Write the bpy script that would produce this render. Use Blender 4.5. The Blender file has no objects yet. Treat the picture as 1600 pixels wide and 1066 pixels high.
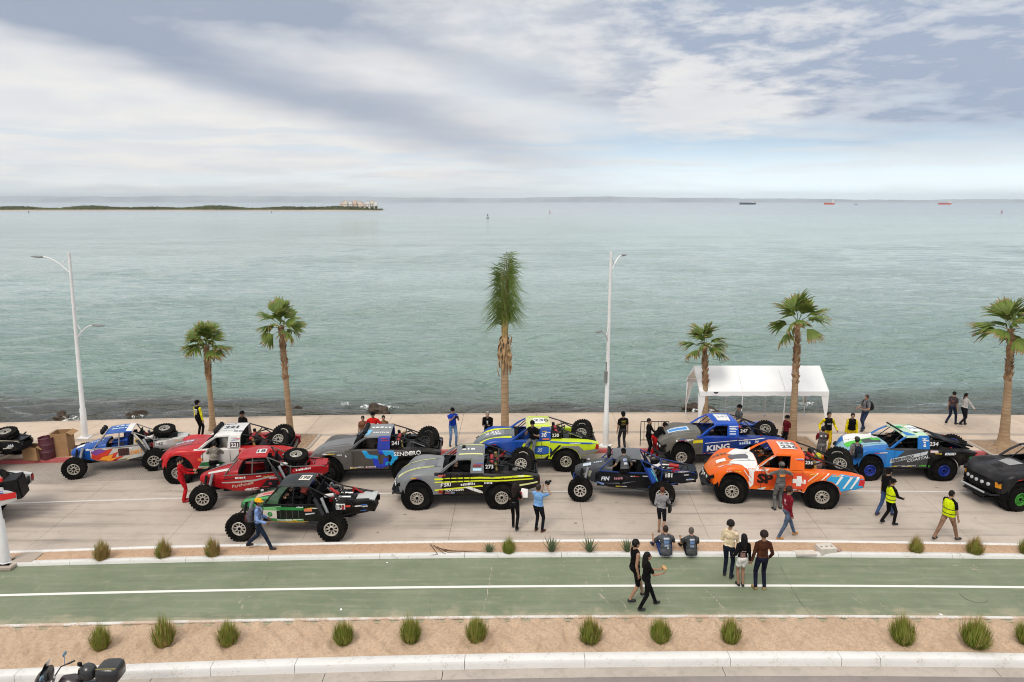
import bpy, bmesh, math, random
import numpy as np
from mathutils import Vector, Matrix, Euler
from mathutils.bvhtree import BVHTree
R = math.radians
random.seed(7)
rng = np.random.default_rng(7)
SC = bpy.context.scene
COL = SC.collection

# ------------------------------------------------------------------ camera
CAM_H, LENS = 10.5, 24.0
FPX = 1600 * LENS / 36.0
PITCH = math.atan((533 - 315) / FPX)
cam_data = bpy.data.cameras.new('camera'); cam_data.lens = LENS; cam_data.sensor_width = 36.0
cam_data.clip_start = 0.1; cam_data.clip_end = 60000
cam = bpy.data.objects.new('camera', cam_data); COL.objects.link(cam)
cam.location = (0, 0, CAM_H); cam.rotation_euler = (math.pi/2 - PITCH, 0, 0)
SC.camera = cam

def G(px, py, z=0.0):
    """ground point (at height z) seen at photo pixel px,py"""
    x = (px - 800) / FPX; v = (533 - py) / FPX
    d = Vector((x, math.cos(PITCH) + v*math.sin(PITCH), -math.sin(PITCH) + v*math.cos(PITCH)))
    return Vector((0, 0, CAM_H)) + d * ((z - CAM_H) / d.z)

# ------------------------------------------------------------------ node helpers
class S:
    """tiny operator wrapper round a node socket"""
    def __init__(s, t, k): s.t, s.k = t, k
    def _m(s, op, *o, clamp=False):
        n = s.t.nodes.new('ShaderNodeMath'); n.operation = op; n.use_clamp = clamp
        for i, v in enumerate((s,) + o):
            if isinstance(v, S): s.t.links.new(v.k, n.inputs[i])
            else: n.inputs[i].default_value = v
        return S(s.t, n.outputs[0])
    def __add__(s, o): return s._m('ADD', o)
    __radd__ = __add__
    def __mul__(s, o): return s._m('MULTIPLY', o)
    __rmul__ = __mul__
    def __sub__(s, o): return s._m('SUBTRACT', o)
    def __truediv__(s, o): return s._m('DIVIDE', o)
    def ramp(s, a, b):
        n = s.t.nodes.new('ShaderNodeMapRange'); n.interpolation_type = 'SMOOTHSTEP'
        s.t.links.new(s.k, n.inputs['Value']); n.inputs['From Min'].default_value = a; n.inputs['From Max'].default_value = b
        return S(s.t, n.outputs['Result'])
    def inv(s): return s * -1.0 + 1.0
    def bump(s, c, w): return ((s - c) / w)._m('ABSOLUTE').ramp(1.0, 0.0)

def nd(t, kind, **ins):
    n = t.nodes.new(kind)
    for k, v in ins.items():
        k = k.replace('_', ' ')
        if isinstance(v, S): t.links.new(v.k, n.inputs[k])
        elif isinstance(v, bpy.types.NodeSocket): t.links.new(v, n.inputs[k])
        else: n.inputs[k].default_value = v
    return n
def comb(t, x, y, z=0.0):
    n = t.nodes.new('ShaderNodeCombineXYZ')
    for i, v in enumerate((x, y, z)):
        if isinstance(v, S): t.links.new(v.k, n.inputs[i])
        else: n.inputs[i].default_value = v
    return n.outputs[0]
def sep(t, sock):
    n = t.nodes.new('ShaderNodeSeparateXYZ'); t.links.new(sock, n.inputs[0])
    return S(t, n.outputs[0]), S(t, n.outputs[1]), S(t, n.outputs[2])
def noise(t, vec, scale, detail=4.0, rough=0.55, dist=0.0):
    n = nd(t, 'ShaderNodeTexNoise', Vector=vec, Scale=scale, Detail=detail, Roughness=rough, Distortion=dist)
    return S(t, n.outputs['Fac'])
def mixc(t, fac, a, b, mode='MIX'):
    n = t.nodes.new('ShaderNodeMix'); n.data_type = 'RGBA'; n.blend_type = mode
    if isinstance(fac, S): t.links.new(fac.k, n.inputs['Factor'])
    else: n.inputs['Factor'].default_value = fac
    for s, v in ((n.inputs[6], a), (n.inputs[7], b)):
        if isinstance(v, bpy.types.NodeSocket): t.links.new(v, s)
        else: s.default_value = (*v, 1.0)
    return n.outputs[2]

# ------------------------------------------------------------------ world: daylight sky under broken cloud
SUN_EL, SUN_AZ = R(52), R(205)          # azimuth clockwise from +Y (sea); sun stands behind the camera
world = bpy.data.worlds.new('World'); SC.world = world; world.use_nodes = True
wt = world.node_tree; wt.nodes.clear()
sky = wt.nodes.new('ShaderNodeTexSky'); sky.sky_type = 'NISHITA'; sky.sun_disc = False
sky.sun_elevation = SUN_EL; sky.sun_rotation = SUN_AZ; sky.air_density = 1.0; sky.dust_density = 1.6
tc = wt.nodes.new('ShaderNodeTexCoord')
dx, dy, dz = sep(wt, tc.outputs['Generated'])
zc = dz._m('MAXIMUM', 0.0)
az = dx._m('ARCTAN2', dy) * 57.2958
el = zc._m('ARCSINE') * 57.2958
den = zc + 0.11
P2 = comb(wt, dx / den, dy / den)                                  # cloud sheet seen in perspective
AE = comb(wt, az * 0.05, el * 0.22)                                  # slow warp
warp = noise(wt, AE, 1.3, 3.0) - 0.5
PS = comb(wt, (dx / den) * 0.55 + (dy / den) * 0.22, (dy / den) * 1.0 - (dx / den) * 0.30 + warp * 1.5)
n_soft = noise(wt, PS, 0.55, 3.0, 0.45, 0.4)                        # drawn-out veils
n_mid = noise(wt, P2, 1.5, 5.0, 0.58, 0.15)                           # billows
n_fine = noise(wt, P2, 4.2, 5.0, 0.62, 0.15)                         # ragged small cloud
n_str = noise(wt, comb(wt, az * 0.035, el * 0.75 + warp * 1.6), 1.2, 5.0, 0.55, 0.3)   # low streaks
e2 = el + warp * 5.0
left = az.ramp(8.0, -10.0)
right = az.ramp(-3.0, 16.0)
line = e2 + az * 0.24 - 4.35                                        # band falling from upper left to the middle
band = line.bump(0.0, 3.6) * az.ramp(14.0, -14.0)
band2 = (line - 5.2).bump(0.0, 2.6) * az.ramp(26.0, 2.0) * 0.45
upper_r = right * (e2 + (n_mid - 0.5) * 9.0 + az * 0.05).ramp(6.2, 10.0) * 0.95
mid_r = (az + (n_mid - 0.5) * 20.0).ramp(19.0, 32.0) * (e2 + (n_mid - 0.5) * 4.0).bump(7.5, 5.5) * 0.85
gap = ((az - 15.5) * 0.16)._m('POWER', 2.0) + ((e2 - 7.2) * 0.30)._m('POWER', 2.0)
bright = (gap + (n_fine - 0.5) * 3.4 + (n_mid - 0.5) * 1.5).ramp(1.5, 0.1)
streak = (n_str.ramp(0.40, 0.68)) * el.ramp(6.5, 2.0)
zen = el.ramp(17.0, 40.0)
cover = (n_soft * 0.9 + 0.38 + left * 0.18 - right * 0.62 * el.ramp(8.0, 3.0) - el.ramp(3.0, 0.5) * 0.25 + streak * 0.3 - (el + warp * 3.0).bump(3.6, 2.6) * n_str.ramp(0.58, 0.40) * 0.5 + bright * 0.5 + upper_r * 0.5)._m('MINIMUM', 1.0)._m('MAXIMUM', 0.0)
dark = (e2.ramp(8.0, 15.0) * n_fine.ramp(0.30, 0.66) * 0.34 + band * 0.85 + band2 + upper_r * (0.26 + n_fine.ramp(0.34, 0.66) * 0.70) + (e2 + (n_soft - 0.5) * 6.0).ramp(9.5, 15.5) * (az + 16.0).ramp(26.0, -14.0) * 0.85 + mid_r * (0.35 + n_mid * 0.75) + (n_soft.ramp(0.45, 0.75)) * 0.22 * el.ramp(3.0, 8.0))
dark = (dark * (bright * -0.75 + 1.0) * (zen * -0.65 + 1.0))._m('MINIMUM', 1.0)
K = 10.0                                                            # the Background runs at 0.1
blue = mixc(wt, 0.75, sky.outputs[0], tuple(K*c for c in (0.40, 0.54, 0.70)))
lowc = mixc(wt, el.ramp(0.0, 5.5), tuple(K*c for c in (0.95, 1.05, 1.07)), blue)
white = mixc(wt, n_mid.ramp(0.3, 0.75), tuple(K*c for c in (0.62, 0.63, 0.65)), tuple(K*c for c in (0.735, 0.715, 0.685)))
white = mixc(wt, zen, white, tuple(K*c for c in (1.06, 1.03, 0.98)))
c1 = mixc(wt, cover, lowc, white)
dcol = mixc(wt, right, tuple(K*c for c in (0.235, 0.285, 0.385)), tuple(K*c for c in (0.25, 0.315, 0.44)))
c2 = mixc(wt, dark * 0.86, c1, dcol)
bgn = nd(wt, 'ShaderNodeBackground', Color=c2, Strength=0.1)
wo = wt.nodes.new('ShaderNodeOutputWorld'); wt.links.new(bgn.outputs[0], wo.inputs['Surface'])

sun_data = bpy.data.lights.new('sun', 'SUN'); sun_data.energy = 1.5; sun_data.angle = R(24); sun_data.color = (1.0, 0.935, 0.83)
sun = bpy.data.objects.new('sun', sun_data); COL.objects.link(sun)
sd = Vector((math.sin(SUN_AZ)*math.cos(SUN_EL), math.cos(SUN_AZ)*math.cos(SUN_EL), math.sin(SUN_EL)))
sun.rotation_euler = sd.to_track_quat('Z', 'Y').to_euler(); sun.location = (0, -40, 60)

SC.view_settings.view_transform = 'Standard'; SC.view_settings.look = 'None'
SC.view_settings.exposure = 0.34; SC.view_settings.gamma = 1.0; SC.view_settings.use_curve_mapping = False
SC.render.engine = 'CYCLES'
SC.cycles.max_bounces = 6; SC.cycles.diffuse_bounces = 2; SC.cycles.glossy_bounces = 3; SC.cycles.transmission_bounces = 3
SC.cycles.volume_bounces = 0; SC.cycles.transparent_max_bounces = 6
SC.cycles.use_denoising = True
SC.cycles.filter_width = 1.05

# ------------------------------------------------------------------ materials
MATS = {}
def new_mat(name):
    m = bpy.data.materials.new(name); m.use_nodes = True
    t = m.node_tree; b = t.nodes['Principled BSDF']
    return m, t, b
def pos(t):
    return t.nodes.new('ShaderNodeNewGeometry').outputs['Position']
def objc(t):
    return t.nodes.new('ShaderNodeTexCoord').outputs['Object']
def add_bump(t, b, h, strength=0.3, dist=0.02):
    n = nd(t, 'ShaderNodeBump', Height=h, Strength=strength, Distance=dist)
    t.links.new(n.outputs[0], b.inputs['Normal'])
def flat(name, col, rough=0.6, metal=0.0, var=0.12, vs=6.0, coat=0.0, bump=0.0, bs=30.0, dust=0.0, spec=None):
    """plain procedural material: a colour with uneven tone, optional dust film and fine relief"""
    key = ('flat', name, col)
    if key in MATS: return MATS[key]
    m, t, b = new_mat(name)
    p = objc(t)
    n = noise(t, p, vs, 4.0)
    c = mixc(t, n.ramp(0.3, 0.7), tuple(x*(1-var) for x in col), tuple(min(1, x*(1+var)) for x in col))
    if dust:
        c = mixc(t, noise(t, p, 2.3, 5.0).ramp(0.42, 0.8) * dust, c, (0.34, 0.28, 0.22))
    t.links.new(c, b.inputs['Base Color'])
    b.inputs['Roughness'].default_value = rough; b.inputs['Metallic'].default_value = metal
    b.inputs['Coat Weight'].default_value = coat; b.inputs['Coat Roughness'].default_value = 0.12
    lum = max(col)
    b.inputs['Specular IOR Level'].default_value = spec if spec is not None else (0.5 if coat else min(0.5, 0.16 + lum*1.2))
    if bump: add_bump(t, b, noise(t, p, bs, 4.0), bump, 0.05 if name == 'cloth' else 0.02)
    MATS[key] = m
    return m
def paint(col):
    col = tuple(x**1.12*.96 for x in col)
    return flat('paint', col, 0.36, 0.0, 0.05, 3.0, 0.10 if max(col) > .05 else 0.04, 0.0, 30, 0.10, 0.3 if max(col) > .05 else .2)
def cloth(col):  return flat('cloth', col, 0.9, 0.0, 0.28, 7.0, 0.0, 1.0, 8.0, 0, 0.12)
def vinyl(col):  return flat('vinyl', col, 0.45, 0.0, 0.05, 4.0, 0.0, 0, 30, .06, .3)

# ------------------------------------------------------------------ mesh builder
class MB:
    def __init__(s): s.v, s.f, s.m, s.cur = [], [], [], 0
    def mat(s, i): s.cur = i; return s
    def add(s, vs, fs):
        o = len(s.v); s.v += [tuple(p) for p in vs]
        for f in fs: s.f.append(tuple(o + i for i in f)); s.m.append(s.cur)
        return s
    def box(s, c, d, rot=None, taper=1.0):
        hx, hy, hz = d[0]/2, d[1]/2, d[2]/2
        ps = [Vector((sx*hx*(taper if sz > 0 else 1), sy*hy*(taper if sz > 0 else 1), sz*hz)) for sz in (-1, 1) for sx, sy in ((-1,-1),(1,-1),(1,1),(-1,1))]
        M = Euler(rot).to_matrix() if rot else Matrix.Identity(3)
        c = Vector(c)
        return s.add([c + M @ p for p in ps], [(3,2,1,0),(4,5,6,7),(0,1,5,4),(1,2,6,5),(2,3,7,6),(3,0,4,7)])
    def tube(s, pts, rad, n=8, cap=True):
        pts = [Vector(p) for p in pts]
        rad = rad if isinstance(rad, (list, tuple)) else [rad]*len(pts)
        vs, fs = [], []
        up = None
        for i, p in enumerate(pts):
            a = pts[max(0, i-1)]; b = pts[min(len(pts)-1, i+1)]
            d = (b - a).normalized()
            if up is None:
                up = Vector((0,0,1)) if abs(d.z) < 0.9 else Vector((1,0,0))
            x = d.cross(up).normalized(); y = x.cross(d).normalized(); up = y
            for k in range(n):
                an = 2*math.pi*k/n
                vs.append(p + (x*math.cos(an) + y*math.sin(an))*rad[i])
        for i in range(len(pts)-1):
            for k in range(n):
                fs.append((i*n+k, i*n+(k+1)%n, (i+1)*n+(k+1)%n, (i+1)*n+k))
        if cap:
            fs.append(tuple(range(n))[::-1]); fs.append(tuple((len(pts)-1)*n+k for k in range(n)))
        return s.add(vs, fs)
    def lathe(s, prof, c=(0,0,0), axis='Z', n=24, close=False, rot=None):
        """prof: (radius, height) pairs"""
        vs, fs = [], []
        for r, h in prof:
            for k in range(n):
                a = 2*math.pi*k/n
                p = (r*math.cos(a), r*math.sin(a), h)
                if axis == 'Y': p = (p[0], p[2], -p[1])
                elif axis == 'X': p = (p[2], p[0], p[1])
                vs.append(p)
        m = len(prof)
        for i in range(m if close else m-1):
            j = (i+1) % m
            for k in range(n):
                fs.append((i*n+k, i*n+(k+1)%n, j*n+(k+1)%n, j*n+k))
        if not close:
            if prof[0][0] > 1e-4: fs.append(tuple(range(n))[::-1])
            if prof[-1][0] > 1e-4: fs.append(tuple((m-1)*n+k for k in range(n)))
        M = Euler(rot).to_matrix() if rot else Matrix.Identity(3)
        c = Vector(c)
        return s.add([c + M @ Vector(p) for p in vs], fs)
    def ell(s, c, r, n=12, m=8, rot=None):
        vs, fs = [], []
        M = Euler(rot).to_matrix() if rot else Matrix.Identity(3)
        c = Vector(c)
        for i in range(m+1):
            t = math.pi*i/m
            for k in range(n):
                a = 2*math.pi*k/n
                vs.append(c + M @ Vector((r[0]*math.sin(t)*math.cos(a), r[1]*math.sin(t)*math.sin(a), -r[2]*math.cos(t))))
        for i in range(m):
            for k in range(n):
                fs.append((i*n+k, i*n+(k+1)%n, (i+1)*n+(k+1)%n, (i+1)*n+k))
        return s.add(vs, fs)
    def prism(s, poly, y0, y1, axis='Y', f0=None, f1=None):
        """polygon in (x,z) pushed from y0 to y1 (axis Y) or (x,y) pushed in z (axis Z)"""
        n = len(poly); vs = []
        for y in (y0, y1):
            for a, b in poly: vs.append((a, y, b) if axis == 'Y' else (a, b, y))
        fs = [tuple(range(n)), tuple(range(2*n-1, n-1, -1))] + [(i, n+i, n+(i+1)%n, (i+1)%n) for i in range(n)]
        return s.add(vs, fs)
    def loft(s, secs, closed=False, cap=False):
        n = len(secs[0]); vs = [p for q in secs for p in q]; fs = []
        for i in range(len(secs)-1):
            for k in range(n if closed else n-1):
                fs.append((i*n+k, i*n+(k+1)%n, (i+1)*n+(k+1)%n, (i+1)*n+k))
        if cap:
            fs.append(tuple(range(n))[::-1]); fs.append(tuple((len(secs)-1)*n+k for k in range(n)))
        return s.add(vs, fs)
    def build(s, name, mats, parent=None, smooth=35, loc=None, rot=None):
        me = bpy.data.meshes.new(name)
        me.from_pydata(s.v, [], s.f)
        mats = mats if isinstance(mats, (list, tuple)) else [mats]
        for m in mats: me.materials.append(m)
        if len(mats) > 1: me.polygons.foreach_set('material_index', s.m)
        if smooth:
            me.polygons.foreach_set('use_smooth', [True]*len(me.polygons))
            me.set_sharp_from_angle(angle=R(smooth))
        me.update()
        o = bpy.data.objects.new(name, me); COL.objects.link(o)
        if parent: o.parent = parent
        if loc: o.location = loc
        if rot: o.rotation_euler = rot
        return o

def tag(o, label=None, cat=None, group=None, kind=None):
    if label: o['label'] = label
    if cat: o['category'] = cat
    if group: o['group'] = group
    if kind: o['kind'] = kind
    return o
def empty(name, loc=(0,0,0), rz=0.0, sc=1.0, label=None, cat=None, group=None):
    o = bpy.data.objects.new(name, None); COL.objects.link(o)
    o.empty_display_size = 0.2
    o.location = loc; o.rotation_euler = (0, 0, rz); o.scale = (sc, sc, sc)
    return tag(o, label, cat, group)
def copy_tree(o, parent=None):
    c = o.copy(); COL.objects.link(c)
    if parent: c.parent = parent
    for ch in list(o.children): copy_tree(ch, c)
    return c
# ------------------------------------------------------------------ the setting
def curve(y0, b, c): return lambda x: y0 + b*x + c*x*x
Y_SEA = curve(32.70, .0250, -.00150)
Y_BAND = curve(29.75, .0240, -.00155)
Y_RED = curve(27.45, .0225, -.00170)
Y_LINE = curve(23.57, .0265, -.00162)
Y_MF = curve(19.79, .0164, -.00190)
Y_MN = curve(18.82, .0149, -.00140)
Y_GL = curve(17.25, .0144, -.00122)
Y_GB = curve(15.79, .0135, -.00124)
Y_KT = curve(14.32, .0250, -.00205)
Y_KB = curve(14.04, .0250, -.00190)
def off(f, d): return lambda x: f(x) + d

def strip(mb, fa, fb, x0, x1, za, zb=None, step=0.8, thick=0.0):
    """a ribbon between two curves; with thick it becomes a slab with sides"""
    zb = za if zb is None else zb
    n = max(1, int((x1-x0)/step)); secs = []
    for i in range(n+1):
        x = x0 + (x1-x0)*i/n
        a, b = (x, fa(x), za), (x, fb(x), zb)
        if thick: secs.append([(x, fa(x), za-thick), a, b, (x, fb(x), zb-thick)])
        else: secs.append([a, b])
    mb.loft(secs, cap=bool(thick)); return mb

def m_concrete(name, col, col2, scale=1.0, stain=0.25, rough=0.85, tyre=0.0, glints=0.0):
    m, t, b = new_mat(name); p = pos(t)
    big = noise(t, p, 0.35*scale, 5.0, 0.6); mid = noise(t, p, 2.2*scale, 6.0, 0.65); fine = noise(t, p, 38.0, 3.0, 0.7)
    c = mixc(t, big.ramp(0.32, 0.68), col, col2)
    c = mixc(t, mid.ramp(0.45, 0.75) * stain, c, tuple(x*0.62 for x in col))
    c = mixc(t, fine.ramp(0.35, 0.7) * 0.22, c, tuple(x*0.6 for x in col))
    x, y, z = sep(t, p)
    if tyre:                                       # rubber laid along the lanes and oil drips
        st = noise(t, comb(t, x*0.16, y*2.6), 1.0, 5.0, 0.6).ramp(0.47, 0.76)
        c = mixc(t, st * tyre, c, (0.10, 0.088, 0.078))
        sp = noise(t, p, 3.1, 2.0, 0.5).ramp(0.705, 0.77)
        c = mixc(t, sp * 0.55, c, (0.07, 0.06, 0.052))
    t.links.new(c, b.inputs['Base Color']); b.inputs['Roughness'].default_value = rough
    add_bump(t, b, fine * 0.6 + mid * 0.4, 0.25, 0.01)
    return m
M_road = m_concrete('road_concrete', (0.455, 0.380, 0.318), (0.535, 0.455, 0.385), 1.0, 0.34, 0.85, 0.55)
M_prom = m_concrete('promenade_concrete', (0.54, 0.42, 0.315), (0.62, 0.495, 0.385), 1.0, 0.35, 0.7)
M_band = m_concrete('grey_concrete', (0.37, 0.305, 0.25), (0.44, 0.37, 0.305), 1.0, 0.3)
M_asph = m_concrete('asphalt', (0.235, 0.205, 0.19), (0.30, 0.265, 0.245), 1.3, 0.35, 0.9)
M_gutter = m_concrete('gutter_concrete', (0.42, 0.37, 0.32), (0.50, 0.44, 0.385), 2.0, 0.5)
M_joint = flat('joint_dirt', (0.21, 0.175, 0.15), 0.95)
def m_worn(name, col, under, amount=0.5, scale=3.0, rough=0.6):
    m, t, b = new_mat(name); p = pos(t)
    a = noise(t, p, scale, 6.0, 0.7); f = noise(t, p, 24.0, 4.0, 0.7); g = noise(t, p, 0.8, 3.0)
    c = mixc(t, (a*0.6 + f*0.4).ramp(0.62 - amount*0.16, 0.72), col, under)
    if amount > .9: c = mixc(t, (noise(t, p, 0.7, 5.0, 0.7)*0.7 + f*0.3).ramp(0.47, 0.54), c, (0.56, 0.42, 0.31))
    c = mixc(t, g.ramp(0.4, 0.75) * 0.18, c, tuple(x*0.7 for x in col))
    t.links.new(c, b.inputs['Base Color']); b.inputs['Roughness'].default_value = rough
    add_bump(t, b, f, 0.2, 0.008)
    return m
M_white = m_worn('white_kerb_paint', (0.74, 0.725, 0.695), (0.44, 0.39, 0.33), 0.62)
M_whiteold = m_worn('worn_white_paint', (0.74, 0.72, 0.68), (0.45, 0.37, 0.30), 0.95, 2.0)
M_lane = m_worn('lane_paint', (0.66, 0.63, 0.585), (0.42, 0.365, 0.315), 0.8, 4.0)
M_bikeline = m_worn('bike_lane_line', (0.80, 0.78, 0.73), (0.5, 0.5, 0.42), 0.12, 5.0)
M_red = m_worn('red_kerb_paint', (0.42, 0.085, 0.085), (0.30, 0.15, 0.12), 0.5, 4.0)

def m_green():
    m, t, b = new_mat('green_lane'); p = pos(t); x, y, z = sep(t, p)
    big = noise(t, p, 0.5, 5.0, 0.6); st = noise(t, comb(t, x*0.35, y*3.0), 1.6, 5.0, 0.65); f = noise(t, p, 45.0, 3.0, 0.7)
    c = mixc(t, big.ramp(0.3, 0.7), (0.158, 0.190, 0.113), (0.198, 0.228, 0.145))
    c = mixc(t, st.ramp(0.45, 0.75) * 0.6, c, (0.30, 0.305, 0.215))
    c = mixc(t, f.ramp(0.4, 0.7) * 0.25, c, (0.10, 0.15, 0.10))
    # sand blown over the lower edge
    e = (y - (x*0.0135 - (x*x)*0.00124 + 15.79))
    sand = (e * -1.0 + noise(t, p, 1.5, 5.0, 0.65) * 1.6).ramp(0.35, 0.95)
    c = mixc(t, sand * 0.75, c, (0.42, 0.36, 0.25))
    # peeled patches and scratches running across
    wv = noise(t, comb(t, x*1.2 + y*0.45, y*0.55), 1.1, 6.0, 0.7, 0.8)
    peel = wv.ramp(0.63, 0.68) * noise(t, p, 6.0, 5.0, 0.75).ramp(0.42, 0.6)
    c = mixc(t, peel * 0.85, c, (0.43, 0.36, 0.29))
    ty = noise(t, comb(t, x*0.10 + y*0.02, y*5.0), 1.0, 4.0, 0.6).ramp(0.55, 0.72)
    c = mixc(t, ty * 0.45, c, (0.115, 0.135, 0.088))
    dr = noise(t, p, 2.6, 6.0, 0.72).ramp(0.50, 0.72)
    c = mixc(t, dr * 0.38, c, (0.33, 0.30, 0.215))
    sp = noise(t, p, 8.0, 4.0, 0.8).ramp(0.70, 0.75)
    c = mixc(t, sp * 0.6, c, (0.5, 0.47, 0.40))
    t.links.new(c, b.inputs['Base Color']); b.inputs['Roughness'].default_value = 0.8
    add_bump(t, b, f, 0.2, 0.006)
    return m
M_green = m_green()

def m_sand(name, col, col2):
    m, t, b = new_mat(name); p = pos(t)
    a = noise(t, p, 1.2, 5.0, 0.65); f = noise(t, p, 16.0, 6.0, 0.75); g = noise(t, p, 60.0, 3.0, 0.7)
    c = mixc(t, a.ramp(0.3, 0.7), col, col2)
    c = mixc(t, f.ramp(0.40, 0.70) * 0.6, c, tuple(x*0.52 for x in col))
    c = mixc(t, g.ramp(0.5, 0.75) * 0.35, c, tuple(x*0.5 for x in col))
    t.links.new(c, b.inputs['Base Color']); b.inputs['Roughness'].default_value = 0.95
    add_bump(t, b, f*0.7 + g*0.3, 0.8, 0.03)
    return m
M_sand = m_sand('sand', (0.52, 0.365, 0.248), (0.61, 0.44, 0.305))
M_sand2 = m_sand('median_sand', (0.50, 0.325, 0.205), (0.59, 0.40, 0.27))

XA, XB = -34.0, 36.0
# ground sheet under everything on the land side
g = MB(); strip(g, curve(-60, 0, 0), off(Y_SEA, -0.3), -70, 70, -0.30)
tag(g.build('ground', M_joint, None, 0), kind='structure')

# --- street the camera building stands on
s = MB(); strip(s, curve(-5, 0, 0), off(Y_KB, -0.32), XA, XB, -0.165)
street = tag(s.build('street', M_asph, None, 0), kind='structure')
s = MB()
gx = [XA, -21.0, -14.6, -8.2, -4.3, -1.6, 4.9, 11.2, 17.5, 24.0, XB]
gutter = empty('gutter'); tag(gutter, kind='structure')
for a, b in zip(gx[:-1], gx[1:]):
    q = MB(); strip(q, off(Y_KB, -0.33), off(Y_KB, 0.02), a+0.008, b-0.008, -0.155, -0.145, thick=0.06)
    q.build('gutter_slab', M_gutter, gutter, 0)
# --- tall white kerb
kerb = empty('kerb'); tag(kerb, kind='structure')
kx = [XA, -23.5, -17.2, -11.2, -6.9, -5.0, -1.1, 1.7, 5.1, 7.7, 8.6, 13.6, 14.9, 21.0, 28.0, XB]
for a, b in zip(kx[:-1], kx[1:]):
    q = MB(); n = max(2, int((b-a)/0.7)); secs = []
    for i in range(n+1):
        x = a + 0.006 + (b-a-0.012)*i/n
        y0, y1 = Y_KB(x), Y_KT(x)
        secs.append([(x, y0-0.015, -0.2), (x, y0+0.0, -0.04), (x, y0+0.012, 0.040), (x, y0+0.03, 0.056), (x, y1-0.015, 0.06), (x, y1, 0.05), (x, y1, -0.1)])
    q.loft(secs, cap=True); q.build('kerb_stone', M_white, kerb, 50)

# --- sand strips: real relief (rake marks, footprints)
def sand_sheet(name, fa, fb, z, amp, mat, step=0.07, rows=26):
    xs = np.arange(-22, 22.01, step); nx = len(xs)
    tt = np.linspace(0, 1, rows)
    X = np.repeat(xs[:, None], rows, 1); ya = np.array([fa(x) for x in xs])[:, None]; yb = np.array([fb(x) for x in xs])[:, None]
    Y = ya + (yb-ya)*tt[None, :]
    r = np.random.default_rng(3)
    h = np.zeros_like(X)
    for k in range(46):
        an = r.uniform(-0.9, 0.9); wl = r.uniform(0.13, 0.62); ph = r.uniform(0, 6.3)
        h += np.sin((X*math.cos(an) + Y*math.sin(an))*6.283/wl + ph + 1.5*np.sin(X*r.uniform(.3, 1.5) + ph))*wl**0.7
    h *= amp/4.0
    edge = np.minimum(tt, 1-tt)[None, :]*2
    Z = z + h*np.clip(edge*4, 0, 1) + 0.035*np.clip(edge*2, 0, 1)
    V = np.stack([X, Y, Z], -1).reshape(-1, 3)
    idx = np.arange(nx*rows).reshape(nx, rows)
    F = np.stack([idx[:-1, :-1], idx[1:, :-1], idx[1:, 1:], idx[:-1, 1:]], -1).reshape(-1, 4)
    me = bpy.data.meshes.new(name); me.from_pydata(V.tolist(), [], F.tolist())
    me.polygons.foreach_set('use_smooth', [True]*len(me.polygons)); me.materials.append(mat)
    o = bpy.data.objects.new(name, me); COL.objects.link(o)
    return tag(o, kind='structure')
sand_sheet('sand_strip', off(Y_KT, -0.01), off(Y_GB, 0.03), 0.0, 0.042, M_sand, 0.05, 40)
sand_sheet('median_sand', off(Y_MN, 0.10), off(Y_MF, -0.10), 0.055, 0.011, M_sand2, 0.08, 16)

# --- green cycle lane with its white lines
s = MB(); strip(s, off(Y_GB, -0.15), off(Y_MN, 0.03), XA, XB, 0.0, thick=0.05)
tag(s.build('cycle_lane', M_green, None, 0), kind='structure')
s = MB(); strip(s, off(Y_GL, -0.055), off(Y_GL, 0.055), XA, XB, 0.004, step=0.5)
tag(s.build('cycle_lane_marking', M_bikeline, None, 0), kind='structure')
s = MB(); strip(s, off(Y_GB, -0.06), off(Y_GB, 0.055), XA, XB, 0.045, 0.03, step=0.4, thick=0.03)
tag(s.build('edging_kerb', M_whiteold, None, 0), kind='structure')
# fine cracks across the green lane
def crack(name, pts, w, mat, z=0.006):
    q = MB(); secs = []
    rr = random.Random(hash(name) % 999)
    P = []
    for (x0, y0), (x1, y1) in zip(pts[:-1], pts[1:]):
        for k in range(14):
            t_ = k/14; P.append((x0+(x1-x0)*t_ + rr.uniform(-.022, .022), y0+(y1-y0)*t_))
    P.append(pts[-1])
    for x, y in P:
        ww = w*rr.choice((.12, .3, .6, .9, 1.2, 0.05))*.7; secs.append([(x-ww, y, z), (x+ww, y, z)])
    q.loft(secs); return tag(q.build('lane_crack', mat, None, 0), kind='structure')
M_crackl = flat('pale_crack', (0.44, 0.38, 0.31), 0.95); M_crackd = flat('dark_crack', (0.085, 0.10, 0.075), 0.95)
def pxl(l, z=0.006): return [tuple(G(a, b, z)[:2]) for a, b in l]
crack('c1', pxl([(770, 876), (767, 900), (760, 935), (753, 962)]), .016, M_crackl)
crack('c2', pxl([(1218, 882), (1232, 910), (1250, 940), (1270, 964)]), .009, M_crackd)
crack('c3', pxl([(945, 880), (950, 896), (955, 912)]), .012, M_crackl)
crack('c4', pxl([(964, 935), (975, 943), (981, 957)]), .020, M_crackl)
crack('c5', pxl([(1101, 920), (1117, 935), (1130, 951)]), .020, M_crackl)
crack('c6', pxl([(1040, 920), (1046, 942)]), .009, M_crackl)
crack('c7', pxl([(1370, 940), (1388, 953)]), .020, M_crackl)
crack('c8', pxl([(420, 898), (409, 918)]), .009, M_crackd)
crack('c9', pxl([(1520, 882), (1533, 894)]), .014, M_crackl)
crack('c10', pxl([(672, 935), (672, 962)]), .008, M_crackd)
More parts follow.
